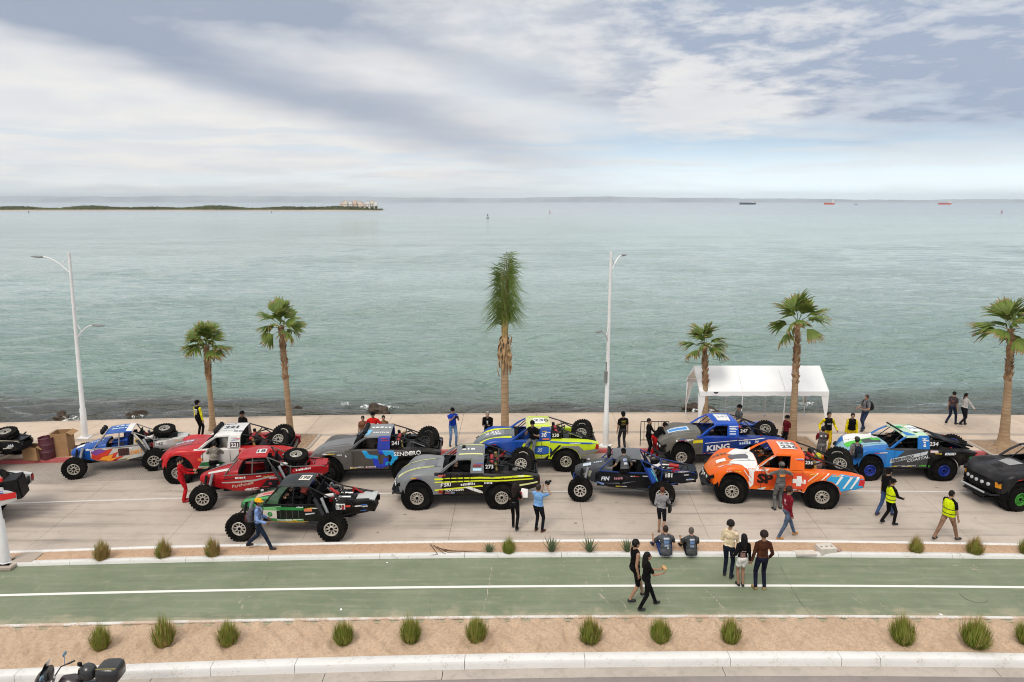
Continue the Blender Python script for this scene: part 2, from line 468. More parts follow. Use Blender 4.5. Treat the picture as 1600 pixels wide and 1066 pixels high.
# --- median kerbs
def kerb_line(name, f, side, xs, h, w):
    e = empty(name); tag(e, kind='structure')
    for a, b in zip(xs[:-1], xs[1:]):
        q = MB(); n = max(2, int((b-a)/0.7)); secs = []
        jz = random.uniform(-.008, .008)
        for i in range(n+1):
            x = a + 0.005 + (b-a-0.01)*i/n; y = f(x)
            secs.append([(x, y, -0.05), (x, y+side*0.012, h*0.75+jz), (x, y+side*0.035, h+jz), (x, y+side*(w-0.02), h+jz), (x, y+side*w, h*0.8+jz), (x, y+side*w, -0.05)])
        q.loft(secs, cap=True); q.build('kerb_stone', M_white, e, 50)
mk = [XA] + [-30 + 2.9*i + random.uniform(-.5, .5) for i in range(22)] + [XB]
kerb_line('median_kerb_near', off(Y_MN, 0.0), 1, mk, 0.115, 0.17)
mk = [XA] + [-30 + 3.1*i + random.uniform(-.5, .5) for i in range(21)] + [XB]
kerb_line('median_kerb_far', off(Y_MF, 0.0), -1, mk, 0.095, 0.14)

# --- race street: concrete slabs, lane line
road = empty('road'); tag(road, kind='structure')
rx = [XA, -29.6, -25.0, -19.6, -15.2, -11.0, -6.7, -2.0, 2.4, 6.4, 10.2, 14.8, 19.0, 23.6, 28.4, XB]
Y_MID = lambda x: Y_LINE(x) - 0.25
for ia, (fa, fb) in enumerate(((off(Y_MF, -0.02), Y_MID), (Y_MID, off(Y_RED, 0.02)))):
    for a, b in zip(rx[:-1], rx[1:]):
        sk = 0.035
        q = MB(); n = 6; secs = []
        for i in range(n+1):
            x = a + 0.0045 + (b-a-0.009)*i/n
            xx = x + (0.0 if ia == 0 else 0.0)
            row = []
            for tt in (0, 0, .25, .5, .75, 1, 1):
                y = fa(x) + 0.004 + (fb(x)-fa(x)-0.008)*tt
                # joints lean with the road's sweep
                row.append((xx - (y-22)*(-0.02 - 0.011*x*0.6), y, 0.0))
            row[0] = (row[0][0], row[0][1], -0.03); row[-1] = (row[-1][0], row[-1][1], -0.03)
            secs.append(row)
        q.loft(secs, cap=True); q.build('concrete_slab', M_road, road, 0)
s = MB(); strip(s, off(Y_LINE, -0.05), off(Y_LINE, 0.05), XA, XB, 0.004, step=0.5)
tag(s.build('lane_line', M_lane, None, 0), kind='structure')

# stamped-paver parking strip along the promenade kerb
def m_paver():
    m, t, b = new_mat('paver_strip'); p = pos(t); x, y, z = sep(t, p)
    mp = comb(t, x*1.0 + y*0.35, y*1.0 - x*0.35)
    br = nd(t, 'ShaderNodeTexBrick', Vector=mp, Scale=3.2); br.inputs['Mortar Size'].default_value = 0.035; br.inputs['Mortar Smooth'].default_value = 0.2
    for k, c in (('Color1', (0.40, 0.345, 0.295)), ('Color2', (0.36, 0.31, 0.265)), ('Mortar', (0.20, 0.165, 0.14))): br.inputs[k].default_value = (*c, 1)
    c = mixc(t, noise(t, p, 0.8, 5.0).ramp(0.4, 0.7) * 0.4, br.outputs['Color'], (0.42, 0.36, 0.31))
    c = mixc(t, noise(t, p, 3.0, 5.0, 0.7).ramp(0.5, 0.75) * 0.4, c, (0.14, 0.115, 0.10))
    t.links.new(c, b.inputs['Base Color']); b.inputs['Roughness'].default_value = 0.85
    add_bump(t, b, S(t, br.outputs['Fac']) * -1.0, 0.4, 0.01)
    return m
s = MB(); strip(s, off(Y_RED, -2.1), off(Y_RED, 0.0), XA, XB, 0.004, step=0.6)
tag(s.build('parking_strip', m_paver(), None, 0), kind='structure')

# --- promenade: red kerb, slabs, grey band, planting squares
e = empty('promenade_kerb'); tag(e, kind='structure')
px_ = [XA] + [-30.5 + 2.2*i for i in range(29)] + [XB]
for a, b in zip(px_[:-1], px_[1:]):
    q = MB(); secs = []
    for i in range(4):
        x = a + 0.005 + (b-a-0.01)*i/3; y = Y_RED(x)
        secs.append([(x, y, -0.05), (x, y+.012, 0.11), (x, y+.03, 0.15), (x, y+.19, 0.153), (x, y+.2, 0.0)])
    q.loft(secs, cap=True); q.build('kerb_stone', M_red, e, 50)
prom = empty('promenade'); tag(prom, kind='structure')
sx = [XA, -28.2, -23.6, -19.6, -16.2, -12.8, -9.4, -5.9, -2.4, 1.2, 5.0, 8.6, 12.4, 16.2, 20.2, 24.4, 29.0, XB]
for fa, fb, mt, sub in ((off(Y_RED, .205), off(Y_BAND, -.18), M_prom, 1), (off(Y_BAND, -.18), off(Y_BAND, .12), M_band, 1), (off(Y_BAND, .12), off(Y_SEA, -.22), M_prom, 1)):
    for a, b in zip(sx[:-1], sx[1:]):
        q = MB(); secs = []
        for i in range(6):
            x = a + 0.007 + (b-a-0.014)*i/5; y0, y1 = fa(x)+.006, fb(x)-.006
            secs.append([(x, y0, .08), (x, y0, .15), (x, (y0+y1)/2, .15), (x, y1, .15), (x, y1, .08)])
        q.loft(secs, cap=True); q.build('promenade_slab', mt, prom, 0)
# sea wall coping
cop = empty('sea_wall'); tag(cop, kind='structure')
M_wall = m_concrete('sea_wall_concrete', (0.46, 0.37, 0.29), (0.53, 0.43, 0.34), 1.0, 0.6)
for a, b in zip(sx[:-1], sx[1:]):
    q = MB(); secs = []
    for i in range(6):
        x = a + 0.006 + (b-a-0.012)*i/5; y = Y_SEA(x)
        secs.append([(x, y-.215, .1), (x, y-.215, .152), (x, y-.02, .152), (x, y+.0, .13), (x, y+.25, -2.6), (x, y-.215, -2.6)])
    q.loft(secs, closed=True, cap=True); q.build('coping_stone', M_wall, cop, 40)

# ------------------------------------------------------------------ sea
SEA_Z = -1.15
def m_sea():
    m, t, b = new_mat('sea_water'); p = pos(t); x, y, z = sep(t, p)
    d = y - 32.0
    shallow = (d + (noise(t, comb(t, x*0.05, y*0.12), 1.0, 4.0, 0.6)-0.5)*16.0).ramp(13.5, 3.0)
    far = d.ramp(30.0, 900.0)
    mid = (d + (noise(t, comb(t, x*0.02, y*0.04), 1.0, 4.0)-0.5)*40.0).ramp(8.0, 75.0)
    c = mixc(t, mid, (0.200, 0.292, 0.258), (0.400, 0.498, 0.485))  # paler base colour farther out stands in for sky reflected off the water
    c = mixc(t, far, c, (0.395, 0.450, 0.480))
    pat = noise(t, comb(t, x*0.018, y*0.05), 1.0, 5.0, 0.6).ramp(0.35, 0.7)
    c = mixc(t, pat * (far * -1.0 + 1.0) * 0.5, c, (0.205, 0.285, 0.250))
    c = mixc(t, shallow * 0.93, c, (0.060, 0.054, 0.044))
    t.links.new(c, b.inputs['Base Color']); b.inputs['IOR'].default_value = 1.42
    rgh = far * 0.20 + 0.06
    t.links.new(rgh.k, b.inputs['Roughness'])
    # ripples: wind streaks lying across the view, finer near, fading out
    w1 = noise(t, comb(t, x*0.42, y*2.1), 1.0, 5.0, 0.62, 0.2)
    w2 = noise(t, comb(t, x*1.1, y*3.8), 1.0, 4.0, 0.6, 0.2)
    w3 = noise(t, comb(t, x*0.085, y*0.55), 1.0, 4.0, 0.6, 0.2)
    w4 = noise(t, comb(t, x*0.30, y*1.15), 1.0, 4.0, 0.6, 0.4).ramp(0.32, 0.68)
    h = w1*1.2 + w2*0.55 + w3*2.0 + w4*1.1
    n = nd(t, 'ShaderNodeBump', Height=h, Distance=0.36)
    t.links.new((far*-0.55 + 0.85).k, n.inputs['Strength'])
    t.links.new(n.outputs[0], b.inputs['Normal'])
    return m
def sea_mesh():
    rows = [30.5]; 
    while rows[-1] < 12500: rows.append(rows[-1] + max(0.16, (rows[-1]-28)*0.0085))
    rows = np.array(rows); nr = len(rows); nc = 420
    u = np.linspace(-1, 1, nc)
    W = 45 + (rows-30)*1.15
    X = W[:, None]*u[None, :]; Y = np.repeat(rows[:, None], nc, 1)
    r = np.random.default_rng(11)
    dxs = (2*W/nc)[:, None]; dys = np.gradient(rows)[:, None]
    Z = np.zeros_like(X)
    for k in range(70):
        wl = np.exp(r.uniform(np.log(0.7), np.log(7.5))); an = r.normal(-1.50, 0.26)
        kx, ky = math.cos(an)*6.283/wl, math.sin(an)*6.283/wl
        amp = 0.0100*wl**0.85*r.uniform(.5, 1.2)
        att = np.clip(1.6 - (abs(kx)*dxs + abs(ky)*dys)/1.3, 0, 1)
        ph = kx*X + ky*Y + r.uniform(0, 6.28) + 0.9*np.sin(X*0.05*r.uniform(.5, 2) + k)
        s_ = np.sin(ph)
        Z += amp*att*(s_ + 0.25*np.cos(2*ph))
    env = np.clip((600-Y)/500, 0.0, 1)
    near = np.exp(-((Y-36.5)/2.6)**2)
    swell = near*(0.16*np.sin((Y + 0.8*np.sin(X*0.22) - 0.03*X)*1.9) )*(0.6+0.4*np.sin(X*0.19+1))
    Z = SEA_Z + Z*env*1.15 + swell*2.0
    V = np.stack([X, Y, Z], -1).reshape(-1, 3)
    idx = np.arange(nr*nc).reshape(nr, nc)
    F = np.stack([idx[:-1, :-1], idx[:-1, 1:], idx[1:, 1:], idx[1:, :-1]], -1).reshape(-1, 4)
    me = bpy.data.meshes.new('sea'); me.vertices.add(len(V)); me.vertices.foreach_set('co', V.ravel())
    me.loops.add(F.size); me.loops.foreach_set('vertex_index', F.ravel())
    me.polygons.add(len(F)); me.polygons.foreach_set('loop_start', np.arange(0, F.size, 4)); me.polygons.foreach_set('loop_total', np.full(len(F), 4))
    me.polygons.foreach_set('use_smooth', np.ones(len(F), bool)); me.update(calc_edges=True); me.validate()
    me.materials.append(m_sea())
    o = bpy.data.objects.new('sea', me); COL.objects.link(o)
    return tag(o, kind='structure')
sea_mesh()
# ------------------------------------------------------------------ race vehicles
def c8(r, g, b): return tuple(((x/255)/12.92 if x/255 < .04045 else ((x/255+.055)/1.055)**2.4) for x in (r, g, b))
M_tyre = flat('tyre_rubber', (0.006, 0.0058, 0.0056), 0.9, 0, 0.25, 8.0, 0, 0.4, 40, 0.035, .08)
M_black = flat('satin_black', (0.006, 0.006, 0.0065), 0.5, 0, 0.2, 5, 0, 0, 30, 0.03, .18)
M_cock = flat('cockpit_black', (0.006, 0.006, 0.0065), 0.8, 0, .2, 5, 0, 0, 30, 0, .1)
M_tube = flat('tube_frame', (0.022, 0.023, 0.025), 0.45, 0.2, 0.2)
M_steel = flat('bare_metal', (0.42, 0.42, 0.42), 0.38, 0.85, 0.2)
M_alu = flat('machined_alloy', (0.60, 0.565, 0.51), 0.38, 0.65, 0.12, 9.0, 0, 0, 30, 0.25)
M_glass = flat('lamp_glass', (0.55, 0.58, 0.60), 0.12, 0.0, 0.1, 6, 0.6)
M_gold = flat('shock_gold', (0.50, 0.36, 0.12), 0.4, 0.5)
M_white_d = vinyl((0.80, 0.79, 0.77)); M_black_d = vinyl((0.02, 0.02, 0.021)); M_redb = paint(c8(170, 25, 30))
WHEELS = {}
def wheel_meshes(rimcol, style, r, w):
    key = (rimcol, style, round(r, 3), round(w, 3))
    if key in WHEELS: return WHEELS[key]
    h = w/2
    t = MB()
    t.lathe([(r*.47, -h*.80), (r*.52, -h*.96), (r*.78, -h*1.06), (r*.93, -h*.98), (r*.985, -h*.78), (r, -h*.3), (r, h*.3), (r*.985, h*.78), (r*.93, h*.98), (r*.78, h*1.06), (r*.52, h*.96), (r*.47, h*.80)], axis='Y', n=36, close=True)
    nb = 26
    for k in range(nb):                                  # tread blocks
        a = 2*math.pi*k/nb
        for j, yy in enumerate((-h*.74, -h*.25, h*.25, h*.74)):
            aa = a + (math.pi/nb if j % 2 else 0)
            t.box((r*1.0*math.cos(aa), yy, r*1.0*math.sin(aa)), (r*.07, h*.36, r*.15), (0, -aa, 0))
    tm = t.build('tyre', M_tyre)
    m = MB().mat(0)
    m.lathe([(r*.51, h*.55), (r*.525, h*.95), (r*.50, h*1.02), (r*.455, h*1.0), (r*.43, h*.62), (r*.43, h*.2), (r*.51, h*.2)], axis='Y', n=32, close=True)
    if style == 'spoke':
        for k in range(9):
            a = 2*math.pi*k/9
            m.box((r*.30*math.cos(a), h*.60, r*.30*math.sin(a)), (r*.30, h*.16, r*.085), (0, -a, 0))
    elif style == 'slot':
        for k in range(12):
            a = 2*math.pi*k/12
            m.box((r*.32*math.cos(a), h*.58, r*.32*math.sin(a)), (r*.25, h*.14, r*.085), (0, -a, 0))
    m.lathe([(r*.19, h*.3), (r*.19, h*.66), (r*.15, h*.74)], axis='Y', n=16)
    for k in range(16):                                  # bead-lock bolts
        a = 2*math.pi*k/16
        m.box((r*.478*math.cos(a), h*1.015, r*.478*math.sin(a)), (r*.035, h*.06, r*.035), (0, -a, 0))
    m.mat(1).lathe([(0.001, h*.32), (r*.44, h*.32)], axis='Y', n=24)
    m.lathe([(r*.115, h*.7), (r*.115, h*.86), (0.001, h*.88)], axis='Y', n=12)
    rm = m.build('rim', [flat('rim_alloy', rimcol, 0.4, 0.35, 0.12, 9.0, 0, 0, 30, 0.25), M_cock])
    res = (tm.data, rm.data)
    bpy.data.objects.remove(tm); bpy.data.objects.remove(rm)
    WHEELS[key] = res
    return res

TXT = {}
def text_mesh(s, bold=0.0):
    key = (s, bold)
    if key in TXT: return TXT[key]
    cu = bpy.data.curves.new('t', 'FONT'); cu.body = s; cu.resolution_u = 2; cu.offset = bold; cu.size = 1.0
    ob = bpy.data.objects.new('t', cu)
    me = ob.to_mesh()
    v = [(p.co.x, p.co.y) for p in me.vertices]; f = [tuple(p.vertices) for p in me.polygons]
    ob.to_mesh_clear(); bpy.data.objects.remove(ob); bpy.data.curves.remove(cu)
    if v:
        x0 = min(a for a, b in v); x1 = max(a for a, b in v); y0 = min(b for a, b in v); y1 = max(b for a, b in v)
        v = [((a-x0), (b-y0)) for a, b in v]
        res = (v, f, x1-x0, y1-y0)
    TXT[key] = res
    return res

def subdiv2d(v, f, seg):
    bm = bmesh.new(); vs = [bm.verts.new((a, b, 0)) for a, b in v]
    for q in f:
        try: bm.faces.new([vs[i] for i in q])
        except ValueError: pass
    bmesh.ops.triangulate(bm, faces=bm.faces[:])
    for _ in range(4):
        es = [e for e in bm.edges if e.calc_length() > seg]
        if not es: break
        bmesh.ops.subdivide_edges(bm, edges=es, cuts=1); bmesh.ops.triangulate(bm, faces=bm.faces[:])
    bm.verts.index_update()
    r = [(p.co.x, p.co.y) for p in bm.verts], [tuple(q.index for q in fc.verts) for fc in bm.faces]
    bm.free(); return r
class Car:
    def __init__(s, name, label, cat, group=None):
        s.root = empty(name, label=label, cat=cat, group=group)
        s.pv, s.pf = [], []; s.bvh = None
    def part(s, mb, name, mat, proj=False, parent=None, smooth=35):
        if proj:
            o = len(s.pv); s.pv += [Vector(p) for p in mb.v]; s.pf += [tuple(o+i for i in f) for f in mb.f]
        return mb.build(name, mat, parent or s.root, smooth)
    def project(s, axis, a, b):
        if s.bvh is None: s.bvh = BVHTree.FromPolygons(s.pv, s.pf)
        if axis == 'L': o, d = Vector((a, 4, b)), Vector((0, -1, 0))
        elif axis == 'R': o, d = Vector((a, -4, b)), Vector((0, 1, 0))
        elif axis == 'T': o, d = Vector((a, b, 5)), Vector((0, 0, -1))
        else: o, d = Vector((8, a, b)), Vector((-1, 0, 0))
        h, n, i, dist = s.bvh.ray_cast(o, d)
        if h is None: return None
        return h - d*0.009
    def stick(s, axis, verts, faces, mat, name, lift=0.0, parent=None):
        ps = [s.project(axis, a, b) for a, b in verts]
        dd = {'L': (0, 1, 0), 'R': (0, -1, 0), 'T': (0, 0, 1), 'F': (1, 0, 0)}[axis]
        k = {'L': 1, 'R': 1, 'T': 2, 'F': 0}[axis]
        fs = []
        for f in faces:
            if any(ps[i] is None for i in f): continue
            q = [ps[i][k] for i in f]
            if max(q)-min(q) > 0.22: continue
            fs.append(f)
        if not fs: return None
        mb = MB(); mb.v = [tuple(Vector(p) + Vector(dd)*lift) if p else (0, 0, 0) for p in ps]; mb.f = fs; mb.m = [0]*len(fs)
        used = sorted({i for f in fs for i in f}); rm = {i: j for j, i in enumerate(used)}
        mb.v = [mb.v[i] for i in used]; mb.f = [tuple(rm[i] for i in f) for f in fs]
        return mb.build(name, mat, parent or s.root, 0)
    def poly(s, axis, pts, col, name='graphic', lift=0.0, seg=0.075):
        bm = bmesh.new()
        vs = [bm.verts.new((a, b, 0)) for a, b in pts]
        bm.faces.new(vs); bmesh.ops.triangulate(bm, faces=bm.faces[:])
        for _ in range(5):
            es = [e for e in bm.edges if e.calc_length() > seg]
            if not es: break
            bmesh.ops.subdivide_edges(bm, edges=es, cuts=1)
            bmesh.ops.triangulate(bm, faces=bm.faces[:])
        bm.verts.index_update()
        v = [(p.co.x, p.co.y) for p in bm.verts]; f = [tuple(q.index for q in fc.verts) for fc in bm.faces]
        bm.free()
        return s.stick(axis, v, f, col if isinstance(col, bpy.types.Material) else vinyl(col), name, lift)
    def text(s, axis, txt, a, b, size, col, rot=0.0, shear=0.0, bold=0.02, name='lettering', stretch=1.0, lift=0.008):
        """a,b = where the text starts (lower left as read); size = letter height. Reads nose to tail."""
        v, f, w, h = text_mesh(txt, bold)
        k = size/max(h, 1e-3); ca, sa = math.cos(R(rot)), math.sin(R(rot))
        out = []
        for x, y in v:
            x, y = (x + y*shear)*k*stretch, y*k
            x, y = x*ca - y*sa, x*sa + y*ca
            if axis == 'L': out.append((a - x, b + y))
            elif axis == 'T': out.append((a - x, b - y))
            elif axis == 'R': out.append((a + x, b + y))
            else: out.append((a - x, b + y))
        out, f = subdiv2d(out, f, 0.09)
        return s.stick(axis, out, f, vinyl(col), name, lift)
    def marks(s, axis, a, b, w, h, col, seed=0, rot=0.0):
        """small print too fine to read: a row of uneven strokes"""
        r_ = random.Random(seed*7 + int(a*100) + int(b*37)); x = 0.0; v, f = [], []
        while x < w:
            l = r_.uniform(.25, .75)*h; k = len(v); hh = h*r_.uniform(.7, 1.0)
            for p, q in ((x, 0), (x+l, 0), (x+l, hh), (x, hh)):
                pr, qr = p*math.cos(R(rot)) - q*math.sin(R(rot)), p*math.sin(R(rot)) + q*math.cos(R(rot))
                v.append((a - pr, b + qr) if axis == 'L' else (a - pr, b - qr))
            f.append((k, k+1, k+2, k+3)); x += l + h*r_.uniform(.12, .3)
        return s.stick(axis, v, f, vinyl(col), 'sponsor_lettering', .006)
    def ring(s, axis, a, b, r0, r1, col, n=20, name='graphic', lift=0.002):
        v, f = [], []
        for k in range(n):
            t = 2*math.pi*k/n
            v += [(a+r0*math.cos(t), b+r0*math.sin(t)), (a+r1*math.cos(t), b+r1*math.sin(t))]
            j = (k+1) % n; f.append((2*k, 2*k+1, 2*j+1, 2*j))
        return s.stick(axis, v, f, vinyl(col), name, lift)
    def plate(s, axis, txt, a, b, w, h, bg, fg, rot=0.0):
        """number panel"""
        if axis == 'L': s.poly('L', [(a, b), (a-w, b), (a-w, b+h), (a, b+h)], bg, 'number_panel', 0.002)
        else: s.poly('T', [(a, b), (a-w, b), (a-w, b-h), (a, b-h)], bg, 'number_panel', 0.002)
        v, f, tw, th = text_mesh(txt, 0.03)
        sz = h*0.66; st = min(1.3, (w*0.84)/(tw*sz/th))
        sg = 1 if axis == 'L' else -1
        s.text(axis, txt, a - w*0.08, b + sg*h*0.17, sz, fg, 0, 0, 0.03, 'race_number', st, 0.006)
    def wheel(s, x, y, z, r, w, rimcol, style, left=True, tilt=None):
        tm, rm = wheel_meshes(rimcol, style, r, w)
        o = bpy.data.objects.new('wheel', tm); COL.objects.link(o); o.parent = s.root
        o.location = (x, y, z)
        o.rotation_euler = tilt if tilt else (0, random.uniform(0, 3), 0 if left else math.pi)
        q = bpy.data.objects.new('rim', rm); COL.objects.link(q); q.parent = o
        return o
    def tubes(s, paths, rad, name='roll_cage', mat=None, n=8):
        for p in paths:
            m = MB(); m.tube(p, rad, n); s.part(m, name, mat or M_tube)
    def place(s, FL=None, RL=None, ht=1.0, wb=2.95, pos=None, yaw=None, sc=1.0, clear=0.004):
        """from the ground points under the two wheels on the camera's side, or from one and a heading"""
        if FL is not None and RL is not None:
            h = (FL-RL); s_ = h.length/wb; h.normalize()
        else:
            h = Vector((-math.cos(yaw), -math.sin(yaw), 0)); s_ = sc
        n = Vector((-h.y, h.x, 0))
        if RL is None: RL = FL - h*wb*s_
        p = RL - n*ht*s_
        s.root.location = (p.x, p.y, clear); s.root.rotation_euler = (0, 0, math.atan2(h.y, h.x)); s.root.scale = (s_,)*3
        s.h, s.n, s.s = h, n, s_
        return s
    def at(s, x, y, z=0):
        return Vector(s.root.location) + (s.h*x + s.n*y)*s.s + Vector((0, 0, z*s.s))

def lin(x, xs, ys): return float(np.interp(x, xs, ys))

def light_bar(c, x, z, half, n=4, r=.10, mount=None):
    m = MB(); m.tube([(x-.02, -half, z-.08), (x-.02, half, z-.08)], .022)
    c.part(m, 'light_bar', M_black)
    for k in range(n):
        y = -half + 2*half*(k+.5)/n
        q = MB().mat(0); q.lathe([(r*.45, -.09), (r*.95, -.03), (r, .05), (r*.9, .055)], (x, y, z), 'X', 16)
        q.mat(1).lathe([(r*.88, .057), (0.001, .066)], (x, y, z), 'X', 16)
        c.part(q, 'lamp', [M_black, M_glass])

def truck(label, cols, rim, style='slot', spares=((-.70, .22, 1.33), (-.78, -.26, 1.40)), lamps=4, nose='grille', tail=-1.33, wb=2.95, roofz=1.86, lampz=None, blunt=0.0):
    c = Car('race_truck', label, 'race truck', 'off-road race trucks on the street')
    P = {k: paint(v) for k, v in cols.items()}
    get = lambda k, d='body': P.get(k) or P.get(d) or P['body']
    # ---- front clip
    xs = sorted(set([2.08, 2.2, 2.3, 2.365, 2.375, 2.42, 2.5, 2.6, 2.7, 2.82, 2.95, 3.08, 3.2, 3.3, 3.4, 3.48, 3.525, 3.535, 3.6, 3.68, 3.74, 3.79]))
    def clip_sec(x):
        W = lin(x, [2.08, 2.35, 2.55, 3.2], [.942, .944, .975, .975]) - .16*max(0, (x-3.2)/.6)**2
        hz = lin(x, [2.08, 2.5, 2.95, 3.3, 3.55, 3.7, 3.79], [1.385, 1.36, 1.30, 1.20, 1.08, .97, .86])
        fz = lin(x, [2.08, 2.4, 2.7, 2.95, 3.2, 3.45, 3.65, 3.79], [1.33, 1.335, 1.36, 1.355, 1.29, 1.14, .97, .82])
        up = blunt*max(0, min(1, (x-3.0)/.6))
        hz += up; fz += up
        dxw = x - 2.95
        if abs(dxw) < .58: zl = .46 + math.sqrt(.58**2 - dxw**2)*1.19
        elif x < 2.4: zl = .57
        else: zl = lin(x, [3.53, 3.79], [.70, .60])
        ez = fz - .10; zl = min(zl, ez - .075)
        bow = -.22*max(0, (x-3.15)/.64)
        pts = []
        for fr, z in ((1.0, zl), (1.02, (zl+ez)/2), (1.0, ez), (.965, fz-.035), (.88, fz), (.76, fz-.005), (.62, (fz+hz)/2-.02), (.48, hz-.02), (.40, hz+.012), (.2, hz+.022), (0, hz+.025)):
            pts.append((x + bow*fr**2, W*fr, z))
        return pts + [(a, -b, z) for a, b, z in pts[-2::-1]]
    secs = [clip_sec(x) for x in xs]
    m = MB(); n = len(secs[0])
    for i in range(len(secs)-1):
        for k in range(n-1):
            m.mat(1 if 7 <= k < n-8 else 0)
            m.add([secs[i][k], secs[i][k+1], secs[i+1][k+1], secs[i+1][k]], [(0, 1, 2, 3)])
    m.mat(2)
    last = secs[-1]; bot = [(p[0]-.05, p[1]*.97, .58) for p in last]
    m.loft([last, bot])
    bm = bmesh.new(); mt_ = bpy.data.meshes.new('t'); mt_.from_pydata(m.v, [], m.f); bm.from_mesh(mt_)
    mm = MB(); mm.v, mm.f, mm.m = m.v, m.f, m.m
    # weld the shared corners so the shell shades as one surface
    key = {}; remap = []; nv = []
    for p in mm.v:
        k_ = tuple(round(q, 4) for q in p)
        if k_ not in key: key[k_] = len(nv); nv.append(p)
        remap.append(key[k_])
    mm.v = nv; mm.f = [tuple(remap[i] for i in f) for f in mm.f]
    bm.free(); bpy.data.meshes.remove(mt_)
    c.part(mm, 'front_bodywork', [get('fender'), get('hood'), get('nose', 'fender')], True, None, 40)
    # inner arches, bumper, nose
    for sy in (-1, 1):
        q = MB(); q.lathe([(.57, -.03), (.57, .34)], (2.95, sy*.58, .46), 'Y', 24); c.part(q, 'wheel_arch', M_cock)
    q = MB()
    def nx(y): return 3.80 - .22*(y/.815)**2
    ys = np.linspace(-.62, .62, 9)
    q.loft([[(nx(y)-.0+.004, y, .86-.04*abs(y)+blunt), (nx(y)+.015, y, .80+blunt), (nx(y)+.0, y, .66), (nx(y)-.04, y, .64)] for y in ys], cap=True)
    gr = c.part(q, 'grille', M_black)
    for k in range(5):
        y = -.44 + .22*k
        q = MB(); q.lathe([(.062, -.02), (.062, .02), (.001, .03)], (nx(y)+.02, y, .735+blunt*.6), 'X', 12); c.part(q, 'driving_lamp', M_glass, False, gr)
    for sy in (-1, 1):
        q = MB(); q.box((3.60, sy*.74, .86+blunt), (.16, .13, .10), (0, .5, -sy*.5)); c.part(q, 'headlight', M_black)
    q = MB(); q.tube([(3.45, -.72, .52), (3.78, -.62, .50), (3.90, -.3, .50), (3.90, .3, .50), (3.78, .62, .50), (3.45, .72, .52)], .035); c.part(q, 'front_bumper', M_tube)
    q = MB(); q.box((3.55, 0, .50), (.75, .9, .03), (0, .32, 0)); c.part(q, 'skid_plate', M_tube)
    # ---- lower doors
    for sy in (-1, 1):
        q = MB(); q.loft([[(x, sy*(yy+o_), z) for yy, z in ((.90, .55), (.945, .70), (.955, 1.0), (.93, 1.29), (.85, 1.335), (.80, 1.33))] for x, o_ in ((2.34, 0), (1.9, .0), (1.5, 0), (1.0, 0), (.668, 0))])
        c.part(q, 'door', get('door'), True)
        # ---- A pillar, window rail, rear quarter
        q = MB(); q.loft([[(x+.05, sy*y, z), (x-.03, sy*(y+.025), z+.03), (x-.10, sy*y, z), (x-.02, sy*(y-.06), z-.02)] for x, y, z in ((2.17, .87, 1.33), (1.86, .80, 1.58), (1.53, .715, roofz-.08))], True, True)
        c.part(q, 'windscreen_pillar', get('cab'), True)
        q = MB(); q.loft([[(x0, sy*y, z), (x1, sy*y, z)] for x0, x1, y, z in ((1.09, .62, .915, 1.33), (1.08, .62, .85, 1.55), (1.05, .62, .765, roofz-.09), (1.0, .62, .72, roofz-.03))])
        q.loft([[(x0, sy*(y-.05), z), (x1, sy*(y-.05), z)] for x0, x1, y, z in ((1.09, .62, .915, 1.33), (1.08, .62, .85, 1.55), (1.05, .62, .765, roofz-.09), (1.0, .62, .72, roofz-.03))])
        q.loft([[(1.09, sy*.915, 1.33), (1.09, sy*.865, 1.33)], [(1.08, sy*.85, 1.55), (1.08, sy*.80, 1.55)], [(1.05, sy*.765, roofz-.09), (1.05, sy*.715, roofz-.09)]])
        c.part(q, 'rear_quarter_panel', get('quarter', 'cab') if 'quarter' in P else get('cab'), True)
    # ---- roof
    q = MB(); secs = []
    for x, dz in ((1.60, -.05), (1.52, -.012), (1.3, 0), (1.0, .005), (.75, 0), (.60, -.02)):
        half = [( .745, -.11), (.735, -.055), (.68, -.022), (.45, .0), (.22, .012), (0, .018)]
        secs.append([(x, y, roofz+dz+z) for y, z in half] + [(x, -y, roofz+dz+z) for y, z in half[-2::-1]])
    q.loft(secs); c.part(q, 'roof', get('roof', 'cab') if 'roof' in P else get('cab'), True)
    # ---- cockpit
    q = MB(); q.box((1.36, 0, .74), (1.5, 1.72, .05)); c.part(q, 'cockpit_floor', M_cock)
    q = MB(); q.box((.70, 0, 1.28), (.03, 1.40, 1.0)); c.part(q, 'bulkhead', M_cock)
    q = MB(); q.box((2.02, 0, 1.12), (.22, 1.66, .44)); c.part(q, 'dashboard', M_cock)
    for sy in (-1, 1):
        q = MB(); q.box((1.15, sy*.40, .93), (.50, .46, .16)); q.box((.90, sy*.40, 1.25), (.15, .46, .60), (0, -.15, 0)); q.box((.92, sy*.40, 1.58), (.14, .34, .16)); c.part(q, 'seat', M_cock)
    q = MB(); q.lathe([(.16, -.012), (.185, 0), (.16, .012), (.14, 0)], (1.72, .40, 1.32), 'X', 20, True, (0, -.35, 0)); c.part(q, 'steering_wheel', M_black)
    c.tubes([[(2.10, 0, 1.38), (1.56, 0, roofz-.05)], [(2.0, .55, 1.35), (1.54, .45, roofz-.06)], [(2.0, -.55, 1.35), (1.54, -.45, roofz-.06)]], .018, 'windscreen_bar')
